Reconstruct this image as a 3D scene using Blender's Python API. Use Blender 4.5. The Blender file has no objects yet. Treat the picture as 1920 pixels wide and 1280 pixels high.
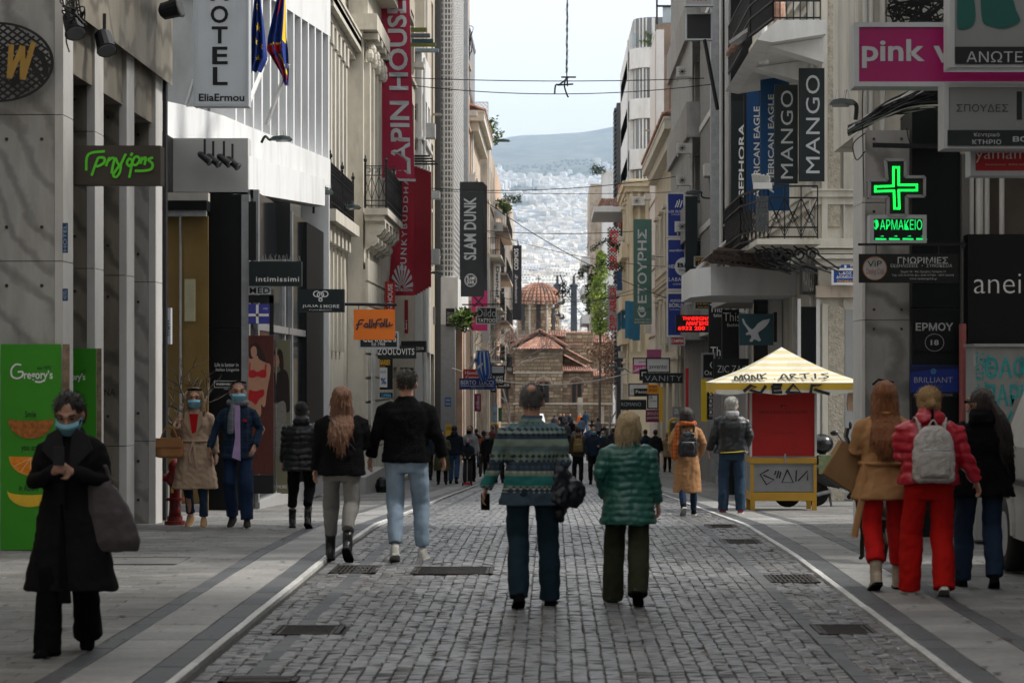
import bpy,math,random
from math import sin,cos,pi,radians,sqrt,atan2
from mathutils import Vector,Matrix,Euler
from mathutils import noise as mn
random.seed(7)
SC=bpy.context.scene
COL=SC.collection
# ---------------------------------------------------------------- camera, sky, sun, exposure
cam_d=bpy.data.cameras.new('camera'); cam=bpy.data.objects.new('camera',cam_d); COL.objects.link(cam)
EYE=1.8
cam.location=(0,0,EYE); cam.rotation_euler=(radians(90),0,0)
cam_d.sensor_width=36; cam_d.lens=4500/1920*36
cam_d.shift_x=-77/1920; cam_d.shift_y=60/1920
cam_d.clip_start=0.5; cam_d.clip_end=30000
cam_d.dof.use_dof=True; cam_d.dof.focus_distance=42; cam_d.dof.aperture_fstop=5.0
SC.camera=cam
SUN_EL,SUN_AZ=radians(50),radians(90)          # the sun stands over the right-hand side of the street
world=bpy.data.worlds.new('World'); SC.world=world; world.use_nodes=True
nt=world.node_tree; nt.nodes.clear(); N=nt.nodes; Lk=nt.links
w_out=N.new('ShaderNodeOutputWorld'); w_bg=N.new('ShaderNodeBackground'); w_bg.inputs['Strength'].default_value=0.053
w_sky=N.new('ShaderNodeTexSky'); w_sky.sky_type='NISHITA'; w_sky.sun_disc=False
w_sky.sun_elevation=SUN_EL; w_sky.sun_rotation=SUN_AZ; w_sky.air_density=1.2; w_sky.dust_density=3.0
w_hsv=N.new('ShaderNodeHueSaturation'); w_hsv.inputs['Saturation'].default_value=0.22
w_tc=N.new('ShaderNodeTexCoord'); w_no=N.new('ShaderNodeTexNoise'); w_no.inputs['Scale'].default_value=2.2; w_no.inputs['Detail'].default_value=5
w_map=N.new('ShaderNodeMapping'); w_map.inputs['Scale'].default_value=(1,1,2.5)
w_cr=N.new('ShaderNodeValToRGB'); w_cr.color_ramp.elements[0].position=.3; w_cr.color_ramp.elements[0].color=(6.5,6.6,6.7,1)
w_cr.color_ramp.elements[1].position=.75; w_cr.color_ramp.elements[1].color=(7.4,7.5,7.6,1)
w_mx=N.new('ShaderNodeMix'); w_mx.data_type='RGBA'; w_mx.inputs['Factor'].default_value=0.9   # a high, even cloud layer over the blue
Lk.new(w_sky.outputs[0],w_hsv.inputs['Color']); Lk.new(w_tc.outputs['Generated'],w_map.inputs[0]); Lk.new(w_map.outputs[0],w_no.inputs['Vector'])
Lk.new(w_no.outputs['Fac'],w_cr.inputs[0]); Lk.new(w_hsv.outputs[0],w_mx.inputs['A']); Lk.new(w_cr.outputs[0],w_mx.inputs['B'])
Lk.new(w_mx.outputs['Result'],w_bg.inputs[0]); Lk.new(w_bg.outputs[0],w_out.inputs[0])
sun_d=bpy.data.lights.new('sun','SUN'); sun_d.energy=1.4; sun_d.angle=radians(10); sun_d.color=(1,.95,.88)
sun=bpy.data.objects.new('sun',sun_d); COL.objects.link(sun)
sun.rotation_euler=Vector((-cos(SUN_EL),-0.02,-sin(SUN_EL))).to_track_quat('-Z','Y').to_euler(); sun.location=(40,20,40)
SC.view_settings.view_transform='Standard'; SC.view_settings.look='None'; SC.view_settings.gamma=1
SC.view_settings.use_curve_mapping=False; SC.view_settings.exposure=1.95
SC.cycles.use_denoising=True; SC.cycles.max_bounces=8; SC.cycles.diffuse_bounces=4; SC.cycles.transparent_max_bounces=12
SC.cycles.volume_bounces=0; SC.cycles.caustics_reflective=False; SC.cycles.caustics_refractive=False
SC.cycles.sample_clamp_indirect=6
# ---------------------------------------------------------------- measuring: photograph pixel + distance -> place
F=4500.0
def PX(px,d):return (px-1037)*d/F
def PZ(py,d):return EYE+(700-py)*d/F
_G=[(-60,1.8),(24,1.8),(30,1.88),(37,2.12),(50,2.55),(73,3.35),(96,4.0),(150,4.6),(230,5.1),(330,6.5),(900,20)]
def gz(y):
 """height of the street at distance y (it runs downhill towards the church)"""
 if y <= _G[0][0]:return 0.0
 for (a,ha),(b,hb) in zip(_G,_G[1:]):
  if y <= b:return EYE-(ha+(hb-ha)*(y-a)/(b-a))
 return EYE-_G[-1][1]
# ---------------------------------------------------------------- materials
_M={}
def mat(name,col,rough=.7,var=.12,scale=6,bump=.0,metal=0,dirt=None,emit=None,alpha=None,coords='Object',spec=.35,stretch=None,bscale=None,dirt_amt=.5):
 """procedural principled material: base colour broken up by two noises, optional vertical streaks of dirt, bump"""
 if name in _M:return _M[name]
 m=bpy.data.materials.new(name); m.use_nodes=True; n=m.node_tree.nodes; l=m.node_tree.links
 b=n['Principled BSDF']; b.inputs['Roughness'].default_value=rough; b.inputs['Metallic'].default_value=metal
 b.inputs['Specular IOR Level'].default_value=spec
 tc=n.new('ShaderNodeTexCoord'); mp=n.new('ShaderNodeMapping'); l.new(tc.outputs[coords],mp.inputs[0])
 if stretch:mp.inputs['Scale'].default_value=stretch
 no=n.new('ShaderNodeTexNoise'); no.inputs['Scale'].default_value=scale; no.inputs['Detail'].default_value=6; no.inputs['Roughness'].default_value=.6
 l.new(mp.outputs[0],no.inputs['Vector'])
 cr=n.new('ShaderNodeValToRGB'); e=cr.color_ramp.elements
 e[0].position=.25; e[1].position=.75
 c=Vector(col[:3])
 e[0].color=(*(c*(1-var)),1); e[1].color=(*[min(1,v) for v in c*(1+var)],1)
 l.new(no.outputs['Fac'],cr.inputs[0]); out=cr.outputs[0]
 if dirt:
  d2=n.new('ShaderNodeTexNoise'); d2.inputs['Scale'].default_value=1.3; d2.inputs['Detail'].default_value=8; d2.inputs['Roughness'].default_value=.65
  m2=n.new('ShaderNodeMapping'); m2.inputs['Scale'].default_value=(1.6,1.6,.35); l.new(tc.outputs['Object'],m2.inputs[0]); l.new(m2.outputs[0],d2.inputs['Vector'])
  r2=n.new('ShaderNodeValToRGB'); r2.color_ramp.elements[0].position=.48; r2.color_ramp.elements[1].position=.72
  r2.color_ramp.elements[1].color=(dirt_amt,)*3+(1,)
  l.new(d2.outputs['Fac'],r2.inputs[0])
  mx=n.new('ShaderNodeMix'); mx.data_type='RGBA'; l.new(r2.outputs[0],mx.inputs['Factor']); l.new(out,mx.inputs['A']); mx.inputs['B'].default_value=(*dirt,1)
  out=mx.outputs['Result']
 l.new(out,b.inputs['Base Color'])
 if bump:
  b2=n.new('ShaderNodeTexNoise'); b2.inputs['Scale'].default_value=bscale or scale*5; b2.inputs['Detail'].default_value=4; l.new(mp.outputs[0],b2.inputs['Vector'])
  bp=n.new('ShaderNodeBump'); bp.inputs['Strength'].default_value=min(1,bump); bp.inputs['Distance'].default_value=.02*max(1,bump)
  l.new(b2.outputs['Fac'],bp.inputs['Height']); l.new(bp.outputs[0],b.inputs['Normal'])
 if emit is not None:
  b.inputs['Emission Color'].default_value=(*col,1); b.inputs['Emission Strength'].default_value=emit
 if alpha is not None:b.inputs['Alpha'].default_value=alpha
 _M[name]=m; return m
def veined(m,k=.5,sc=.9):
 """diagonal dark veins over a stone material"""
 n,l=m.node_tree.nodes,m.node_tree.links; b=n['Principled BSDF']; src=b.inputs['Base Color'].links[0].from_socket
 w=n.new('ShaderNodeTexWave'); w.inputs['Scale'].default_value=sc; w.inputs['Distortion'].default_value=9; w.inputs['Detail'].default_value=5; w.inputs['Detail Scale'].default_value=1.4
 mp=n.new('ShaderNodeMapping'); mp.inputs['Rotation'].default_value=(.2,.7,.1); l.new(n['Texture Coordinate'].outputs['Object'],mp.inputs[0]); l.new(mp.outputs[0],w.inputs['Vector'])
 r=n.new('ShaderNodeMapRange'); r.inputs['From Min'].default_value=.0; r.inputs['From Max'].default_value=.45; r.inputs['To Min'].default_value=1-k; r.inputs['To Max'].default_value=1.08; l.new(w.outputs['Fac'],r.inputs['Value'])
 v=n.new('ShaderNodeVectorMath'); v.operation='SCALE'; l.new(src,v.inputs[0]); l.new(r.outputs[0],v.inputs['Scale']); l.new(v.outputs[0],b.inputs['Base Color'])
def paint(col,rough=.55):
 return mat('paint_%02x%02x%02x' % tuple(int(min(1,c)*255) for c in col),col,rough,var=.05,scale=3,dirt=tuple(c*.6+.02 for c in col),dirt_amt=.35)
def s2l(h):
 """sRGB hex -> linear"""
 v=[int(h[i:i+2],16)/255 for i in (0,2,4)]
 return tuple(x/12.92 if x <= .04045 else ((x+.055)/1.055) ** 2.4 for x in v)
# ---------------------------------------------------------------- mesh collector
ORG={}          # object -> world origin of its coordinates
def tag(o,label=None,cat=None,group=None,kind=None):
 if label:o['label']=label
 if cat:o['category']=cat
 if group:o['group']=group
 if kind:o['kind']=kind
 return o
def thing(name,loc,label,cat,group=None,kind=None):
 o=bpy.data.objects.new(name,None); COL.objects.link(o); o.location=loc; o.empty_display_size=.2
 ORG[o]=Vector(loc); return tag(o,label,cat,group,kind)
class MB:
 def __init__(s):s.v=[]; s.f=[]
 def add(s,vs,fs):
  n=len(s.v); s.v += [tuple(p) for p in vs]; s.f += [tuple(i+n for i in f) for f in fs]; return s
 def box(s,x0,x1,y0,y1,z0,z1):
  if x0>x1:x0,x1=x1,x0
  if y0>y1:y0,y1=y1,y0
  if z0>z1:z0,z1=z1,z0
  return s.add([(x0,y0,z0),(x1,y0,z0),(x1,y1,z0),(x0,y1,z0),(x0,y0,z1),(x1,y0,z1),(x1,y1,z1),(x0,y1,z1)],
                     [(0,3,2,1),(4,5,6,7),(0,1,5,4),(1,2,6,5),(2,3,7,6),(3,0,4,7)])
 def bar(s,a,b,w,h=None,up=(0,0,1)):
  """a box bar of section w x h from a to b"""
  a,b=Vector(a),Vector(b); d=(b-a); h=h or w
  if d.length<1e-6:return s
  d.normalize(); u=Vector(up)
  if abs(d.dot(u))>.98:u=Vector((0,1,0))
  x=d.cross(u).normalized()*w/2; y=x.cross(d).normalized()*h/2
  return s.add([a-x-y,a+x-y,a+x+y,a-x+y,b-x-y,b+x-y,b+x+y,b-x+y],
                     [(0,3,2,1),(4,5,6,7),(0,1,5,4),(1,2,6,5),(2,3,7,6),(3,0,4,7)])
 def loft(s,rings,cap=True,closed=True):
  n=len(rings[0]); b=len(s.v); s.v += [tuple(p) for r in rings for p in r]
  for i in range(len(rings)-1):
   for j in range(n if closed else n-1):
    k=(j+1) % n
    s.f.append((b+i*n+j,b+i*n+k,b+(i+1)*n+k,b+(i+1)*n+j))
  if cap:
   s.f.append(tuple(b+j for j in range(n))[::-1]); s.f.append(tuple(b+(len(rings)-1)*n+j for j in range(n)))
  return s
 def tube(s,pts,r,n=6,flat=1.0,cap=True):
  """round tube along pts; r one radius or one per point; flat squeezes it across"""
  P=[Vector(p) for p in pts]; m=len(P); R=r if hasattr(r,'__len__') else [r]*m
  ref=Vector((0,0,1)) if abs((P[-1]-P[0]).normalized().z)<.9 else Vector((0,1,0))
  rings=[]
  for i in range(m):
   t=(P[min(i+1,m-1)]-P[max(i-1,0)]).normalized()
   x=t.cross(ref)
   if x.length<1e-4:x=Vector((1,0,0))
   x.normalize(); y=x.cross(t).normalized(); ra=R[i]; rx,ry=(ra if hasattr(ra,'__len__') else (ra,ra*flat))
   rings.append([P[i]+x*rx*cos(2*pi*j/n)+y*ry*sin(2*pi*j/n) for j in range(n)])
  return s.loft(rings,cap)
 def cyl(s,c,r,h,n=12,r2=None,axis='Z'):
  c=Vector(c); r2=r if r2 is None else r2; ax={'Z':Vector((0,0,1)),'Y':Vector((0,1,0)),'X':Vector((1,0,0))}[axis]
  u=Vector((1,0,0)) if axis != 'X' else Vector((0,1,0)); v=ax.cross(u)
  return s.loft([[c+u*q*cos(2*pi*j/n)+v*q*sin(2*pi*j/n)+ax*t for j in range(n)] for q,t in ((r,0),(r2,h))])
 def ell(s,c,r,nu=12,nv=8,rot=None):
  """ellipsoid"""
  c=Vector(c); b=len(s.v); M=rot.to_matrix() if rot is not None else Matrix.Identity(3)
  for i in range(nv+1):
   th=pi*i/nv
   for j in range(nu):
    ph=2*pi*j/nu
    s.v.append(tuple(c+M @ Vector((r[0]*sin(th)*cos(ph),r[1]*sin(th)*sin(ph),r[2]*cos(th)))))
  for i in range(nv):
   for j in range(nu):
    k=(j+1) % nu; s.f.append((b+i*nu+j,b+(i+1)*nu+j,b+(i+1)*nu+k,b+i*nu+k))
  return s
 def prism(s,pts,a,b,axis='Y'):
  """polygon (two coordinates per point) pushed from a to b along an axis. X: pts are (y,z); Y: (x,z); Z: (x,y)"""
  def P(p,t):return {'X':(t,p[0],p[1]),'Y':(p[0],t,p[1]),'Z':(p[0],p[1],t)}[axis]
  n=len(pts); k=len(s.v); s.v += [P(p,a) for p in pts]+[P(p,b) for p in pts]
  s.f.append(tuple(range(k,k+n))); s.f.append(tuple(range(k+2*n-1,k+n-1,-1)))
  for j in range(n):s.f.append((k+j,k+n+j,k+n+(j+1) % n,k+(j+1) % n))
  return s
 def quad(s,*p):return s.add(p,[tuple(range(len(p)))])
 def xf(s,M):
  s.v=[tuple(M @ Vector(p)) for p in s.v]; return s
 def mb(s,o):
  return s.add(o.v,o.f)
 def build(s,name,m,parent=None,smooth=False,loc=None,fix=True):
  if not s.v:return None
  if parent is not None:off=ORG[parent]
  elif loc is not None:off=Vector(loc)
  else:
   xs=[p[0] for p in s.v]; ys=[p[1] for p in s.v]; zs=[p[2] for p in s.v]
   off=Vector(((min(xs)+max(xs))/2,(min(ys)+max(ys))/2,min(zs)))
  me=bpy.data.meshes.new(name); me.from_pydata([(p[0]-off.x,p[1]-off.y,p[2]-off.z) for p in s.v],[],s.f)
  if fix:
   import bmesh
   bm=bmesh.new(); bm.from_mesh(me); bmesh.ops.recalc_face_normals(bm,faces=bm.faces); bm.to_mesh(me); bm.free()
  if smooth:
   me.shade_smooth()
  me.materials.append(m); o=bpy.data.objects.new(name,me); COL.objects.link(o)
  if parent is not None:o.parent=parent
  else:o.location=off
  ORG[o]=off; return o
def copy_tree(o,loc=None,parent=None,scale=None,rotz=None):
 c=o.copy(); COL.objects.link(c)
 if parent is not None:c.parent=parent
 if loc is not None:c.location=loc
 if scale is not None:c.scale=scale
 if rotz is not None:c.rotation_euler=(0,0,rotz)
 ORG[c]=Vector(c.location) if parent is None else ORG[parent]
 for ch in o.children:copy_tree(ch,None,c)
 return c
# ---------------------------------------------------------------- lettering
_TX={}
TMP=bpy.data.scenes.new('tmp'); TVL=TMP.view_layers[0]
def evaluate(o):
 TMP.collection.objects.link(o); TVL.update(); me=bpy.data.meshes.new_from_object(o.evaluated_get(TVL.depsgraph)); bpy.data.objects.remove(o); return me
def glyphs(s,bold=0.0,spacing=1.0,res=3):
 bold=min(bold,.022)
 k=(s,bold,spacing)
 if k in _TX:return _TX[k]
 c=bpy.data.curves.new('lettering','FONT'); c.body=s; c.resolution_u=res; c.offset=bold; c.space_character=spacing; c.fill_mode='FRONT'
 me=evaluate(bpy.data.objects.new('lettering',c))
 vs=[v.co.copy() for v in me.vertices]; fs=[tuple(p.vertices) for p in me.polygons]
 bpy.data.curves.remove(c); bpy.data.meshes.remove(me)
 if not vs:return [],[]
 x0=min(v.x for v in vs); x1=max(v.x for v in vs); y0=min(v.y for v in vs); y1=max(v.y for v in vs)
 vs=[((v.x-x0)/(x1-x0+1e-9),(v.y-y0)/(y1-y0+1e-9)) for v in vs]
 _TX[k]=(vs,fs); return _TX[k]
def text_on(mb,s,org,U,V,box,vert=0,bold=.0,spacing=1.0,lift=.006):
 """write s into the box (u0,u1,v0,v1) of the panel org + u U + v V; vert=1 reads upwards, -1 downwards, 2 stacked letters"""
 org,U,V=Vector(org),Vector(U),Vector(V); n=U.cross(V).normalized()*lift; u0,u1,v0,v1=box
 if vert==2:
  m=len(s); h=(v1-v0)/m
  for i,ch in enumerate(s):
   if ch != ' ':
    w=.35 if ch in 'IΙ' else 1; c=(u0+u1)/2; hw=(u1-u0)/2*w
    text_on(mb,ch,org,U,V,(c-hw,c+hw,v1-(i+.86)*h,v1-(i+.08)*h),0,bold,1,lift)
  return
 vs,fs=glyphs(s,bold,spacing)
 pts=[]
 for a,b in vs:
  if vert==1:a,b=1-b,a
  elif vert==-1:a,b=b,1-a
  pts.append(org+U*(u0+(u1-u0)*a)+V*(v0+(v1-v0)*b)+n)
 mb.add(pts,fs)
def stroke_on(mb,org,U,V,pts,w,lift=.007,n=None):
 """a flat ribbon painted through pts (fractions of the panel)"""
 org,U,V=Vector(org),Vector(U),Vector(V); nn=U.cross(V).normalized()
 P=[org+U*a+V*b+nn*(lift+.0003*i) for i,(a,b) in enumerate(pts)]; L=[]
 for i,p in enumerate(P):
  t=(P[min(i+1,len(P)-1)]-P[max(i-1,0)])
  if t.length<1e-6:t=U
  s=nn.cross(t).normalized()*(w[i] if hasattr(w,'__len__') else w)/2; L.append((p-s,p+s))
 for a,b in zip(L,L[1:]):mb.add([a[0],b[0],b[1],a[1]],[(0,1,2,3)])
def spline(pts,k=6):
 """Catmull-Rom through 2-D or 3-D points"""
 P=[Vector(p) if len(p)==3 else Vector((*p,0)) for p in pts]; P=[P[0]]+P+[P[-1]]; out=[]
 for i in range(1,len(P)-2):
  for j in range(k):
   t=j/k; a,b,c,d=P[i-1:i+3]
   out.append(.5*(2*b+(c-a)*t+(2*a-5*b+4*c-d)*t*t+(3*b-a-3*c+d)*t ** 3))
 out.append(P[-2]); return [tuple(p) if len(pts[0])==3 else (p.x,p.y) for p in out]
def disc_on(mb,org,U,V,c,ru,rv,a0=0,a1=2*pi,n=28,lift=.008,inner=0):
 org,U,V=Vector(org),Vector(U),Vector(V); nn=U.cross(V).normalized()*lift
 def P(r,t):return org+U*(c[0]+ru*r*cos(t))+V*(c[1]+rv*r*sin(t))+nn
 T=[a0+(a1-a0)*i/n for i in range(n+1)]
 for a,b in zip(T,T[1:]):
  if inner:mb.add([P(inner,a),P(1,a),P(1,b),P(inner,b)],[(0,1,2,3)])
  else:mb.add([P(0,0) if 0 else org+U*c[0]+V*c[1]+nn,P(1,a),P(1,b)],[(0,1,2)])
def poly_on(mb,org,U,V,pts,lift=.006):
 org,U,V=Vector(org),Vector(U),Vector(V); nn=U.cross(V).normalized()*lift
 mb.add([org+U*a+V*b+nn for a,b in pts],[tuple(range(len(pts)))])
# ================================================================ SETTING: ground, road, pavements
def island_mat(name,cols,rough=.55,bump=.3,bscale=40,spec=.4,patch=.25):
 """stone that differs from piece to piece (random per island and per object), with patches of wear"""
 m=bpy.data.materials.new(name); m.use_nodes=True; n=m.node_tree.nodes; l=m.node_tree.links; b=n['Principled BSDF']
 b.inputs['Specular IOR Level'].default_value=spec
 g=n.new('ShaderNodeNewGeometry'); oi=n.new('ShaderNodeObjectInfo'); a=n.new('ShaderNodeMath'); a.operation='ADD'
 l.new(g.outputs['Random Per Island'],a.inputs[0]); l.new(oi.outputs['Random'],a.inputs[1]); f=n.new('ShaderNodeMath'); f.operation='FRACT'; l.new(a.outputs[0],f.inputs[0])
 cr=n.new('ShaderNodeValToRGB'); e=cr.color_ramp.elements
 for i,c in enumerate(cols):
  p=i/(len(cols)-1)
  if i==0:x=e[0]
  elif i==len(cols)-1:x=e[-1]
  else:x=e.new(p)
  x.position=p; x.color=(*c,1)
 l.new(f.outputs[0],cr.inputs[0])
 tc=n.new('ShaderNodeTexCoord'); geo=g
 no=n.new('ShaderNodeTexNoise'); no.inputs['Scale'].default_value=.6; no.inputs['Detail'].default_value=7; no.inputs['Roughness'].default_value=.7; l.new(geo.outputs['Position'],no.inputs['Vector'])
 n2=n.new('ShaderNodeTexNoise'); n2.inputs['Scale'].default_value=22; n2.inputs['Detail'].default_value=5; l.new(geo.outputs['Position'],n2.inputs['Vector'])
 r1=n.new('ShaderNodeMapRange'); r1.inputs['From Min'].default_value=.3; r1.inputs['From Max'].default_value=.7; r1.inputs['To Min'].default_value=1-patch; r1.inputs['To Max'].default_value=1+patch
 r2=n.new('ShaderNodeMapRange'); r2.inputs['From Min'].default_value=.25; r2.inputs['From Max'].default_value=.75; r2.inputs['To Min'].default_value=.68; r2.inputs['To Max'].default_value=1.3
 l.new(no.outputs['Fac'],r1.inputs['Value']); l.new(n2.outputs['Fac'],r2.inputs['Value'])
 mu=n.new('ShaderNodeMath'); mu.operation='MULTIPLY'; l.new(r1.outputs[0],mu.inputs[0]); l.new(r2.outputs[0],mu.inputs[1])
 mx=n.new('ShaderNodeVectorMath'); mx.operation='SCALE'; l.new(cr.outputs[0],mx.inputs[0]); l.new(mu.outputs[0],mx.inputs['Scale']); l.new(mx.outputs[0],b.inputs['Base Color'])
 rr=n.new('ShaderNodeMapRange'); rr.inputs['To Min'].default_value=rough-.18; rr.inputs['To Max'].default_value=rough+.18; l.new(n2.outputs['Fac'],rr.inputs['Value']); l.new(rr.outputs[0],b.inputs['Roughness'])
 n3=n.new('ShaderNodeTexNoise'); n3.inputs['Scale'].default_value=bscale; n3.inputs['Detail'].default_value=3; l.new(geo.outputs['Position'],n3.inputs['Vector'])
 bp=n.new('ShaderNodeBump'); bp.inputs['Strength'].default_value=bump; bp.inputs['Distance'].default_value=.01; l.new(n3.outputs['Fac'],bp.inputs['Height']); l.new(bp.outputs[0],b.inputs['Normal'])
 _M[name]=m; return m
M_cobble=island_mat('grey_setts',[(.065,.067,.07),(.10,.103,.107),(.082,.082,.084),(.16,.16,.16),(.115,.112,.106),(.075,.075,.08)],.4,.8,45,spec=.6)
M_slab=island_mat('paving_slabs',[(.115,.112,.106),(.15,.147,.14),(.13,.13,.127),(.18,.177,.17)],.6,.35,40,patch=.5)
M_light=island_mat('light_slabs',[(.2,.2,.193),(.235,.23,.222),(.175,.175,.17)],.6,.25,40,patch=.4)
M_dark=island_mat('dark_slabs',[(.05,.054,.06),(.065,.069,.074),(.08,.083,.087)],.55,.3,40)
M_curb=island_mat('kerb_stone',[(.42,.42,.41),(.5,.5,.49),(.36,.36,.35)],.55,.3,30)
M_joint=mat('joint_dirt',(.06,.058,.054),.95,.3,20,bump=.4)
M_far=mat('far_ground',(.10,.12,.08),.95,.4,.004)
def strip(mb,x0,x1,ya,yb,dz,step=3.0):
 n=max(1,int((yb-ya)/step)); b=len(mb.v)
 for i in range(n+1):
  y=ya+(yb-ya)*i/n; mb.v += [(x0,y,gz(y)+dz),(x1,y,gz(y)+dz)]
 for i in range(n):mb.f.append((b+2*i,b+2*i+1,b+2*i+3,b+2*i+2))
RZ=-.022                                # the setts lie this much below the pavements
XL,XR=-2.18,2.36                     # the two kerbs
def terr(x,y):
 """the land beyond the church: a dip, the far city slope, the mountain"""
 T=[(330,EYE-6.5),(900,-15),(1900,20),(2500,88),(4000,180),(5200,302),(6400,457),(7400,586),(9000,800)]
 if y <= 330:return gz(y)
 ridge=EYE+(700-(262-(x*F/11000+1037-940)*.125))*11000/F
 T2=T+[(11000,ridge),(12500,ridge-420)]
 z=T2[-1][1]
 for (a,p),(b,q) in zip(T2,T2[1:]):
  if y <= b:z=p+(q-p)*(y-a)/(b-a); break
 if y>2500:
  k=min(1,(y-2500)/2500)
  z += k*26*mn.noise(Vector((x*.004,y*.0012,3)))+(k*34*mn.noise(Vector((x*.0035,y*.002,9))) if y>7600 else 0)
 return z
g=MB(); ys=[-60+3*i for i in range(131)]; xs=[-900,-120,-40,-12,-7,7,12,40,120,900]
for y in ys:
 for x in xs:g.v.append((x,y,gz(y)-.13))
for i in range(len(ys)-1):
 for j in range(len(xs)-1):k=i*len(xs)+j; g.f.append((k,k+1,k+1+len(xs),k+len(xs)))
tag(g.build('ground',mat('bare_earth',(.13,.125,.115),.95,.25,2),smooth=True),kind='structure')
# hills: mesh refined inside the wedge between the houses
g=MB(); ys=[330+i*90 for i in range(136)]
def hx(y):h=y*.09; return [-9000,-4000]+[-h+2*h*i/40 for i in range(41)]+[4000,9000]
for y in ys:
 for x in hx(y):g.v.append((x,y,terr(max(-y*.1,min(y*.1,x)),y)-(.13 if y<340 else 0)))
for i in range(len(ys)-1):
 for j in range(44):k=i*45+j; g.f.append((k,k+1,k+46,k+45))
mh=mat('scrub_hillside',(.075,.10,.06),.95,.6,.012)
e=mh.node_tree.nodes['Color Ramp' if 'Color Ramp' in mh.node_tree.nodes else 'ColorRamp'].color_ramp.elements
e[0].color=(.022,.034,.022,1); e[1].color=(.13,.125,.095,1); e[0].position=.42; e[1].position=.66
tag(g.build('hills',mh,smooth=True),kind='structure')
road=MB(); strip(road,XL-.05,XR+.05,-60,330,RZ-.016)
road=tag(road.build('road',M_joint,loc=(0,0,0)),kind='structure')
far=MB(); strip(far,XL,XR,112,330,RZ-.004)
# setts: nearest 300 as objects, the rest joined
def sett(w,l,seed):
 r=random.Random(seed); m=MB(); a,b=w/2,l/2; c=.007
 j=lambda s:r.uniform(-s,s)
 lo=[(-a,-b),(a,-b),(a,b),(-a,b)]
 h=[r.uniform(-.004,.006) for _ in range(4)]
 up=[(-a+c,-b+c),(a-c,-b+c),(a-c,b-c),(-a+c,b-c)]
 m.v=[(x,y,-.03) for x,y in lo]+[(x+j(.004),y+j(.004),-.006) for x,y in lo]+[(x+j(.004),y+j(.004),h[i]) for i,(x,y) in enumerate(up)]
 for k in (0,4):
  for i in range(4):m.f.append((k+i,k+(i+1) % 4,k+4+(i+1) % 4,k+4+i))
 m.f.append((8,9,10,11)); return m
protos=[]
for i in range(8):
 o=sett(.092,.108,i).build('cobblestone',M_cobble,loc=(0,0,0)); protos.append(o.data); bpy.data.objects.remove(o)
cell_w,cell_l=.0985,.116
COVERS=[(-1.98,14.15,-1.52,14.42),(-1.98,16.75,-1.5,17.35),(-2.05,21.9,-1.62,22.75),(1.86,16.75,2.28,17.4),(1.9,20.9,2.33,21.7),(-1.3,21.8,-.55,22.6),(1.85,26,2.3,26.8),(1.9,29.5,2.3,30.2)]
rest=MB(); cnt=0; ncol=int((XR-XL)/cell_w); row=0; y=-8.0
SS=[[sett(.088+.006*(i % 3),.107,50+i).v for i in range(12)]][0]; SF=sett(.1,.1,1).f; rr=random.Random(3)
while y<112:
 bend=.03*sin(y*.7); grow=1.0 if y<55 else 1.0
 for c in range(ncol):
  x=XL+.03+(c+.5)*cell_w; yy=y+rr.uniform(-.008,.008)+.05*sin(x*1.3+y*.21)
  if 1.79<x<1.925 or -1.86<x<-1.72:continue
  if any(a<x<b_ and e_<yy<f_ for a,e_,b_,f_ in COVERS):continue
  z=gz(yy)+RZ+.012*mn.noise(Vector((x*1.5,yy*1.5,0)))
  if 13.9<yy and cnt<300 and abs(x)<3:
   o=bpy.data.objects.new('cobblestone',protos[rr.randrange(8)]); COL.objects.link(o); o.parent=road
   o.location=(x,yy,z+rr.uniform(-.003,.003)); o.rotation_euler=(rr.uniform(-.03,.03),rr.uniform(-.03,.03),rr.uniform(-.03,.03)); cnt += 1
  else:
   vs=SS[rr.randrange(12)]; b_=len(rest.v); dz=rr.uniform(-.004,.004); tx,ty=rr.uniform(-.04,.04),rr.uniform(-.04,.04)
   rest.v += [(x+p[0],yy+p[1],z+p[2]+dz+tx*p[0]+ty*p[1]) for p in vs]; rest.f += [tuple(b_+k for k in f) for f in SF]
 y += cell_l; row += 1
tag(rest.build('cobblestones',M_cobble,road,fix=False),kind='stuff')
far.build('far_cobbles',M_cobble,road)
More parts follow.
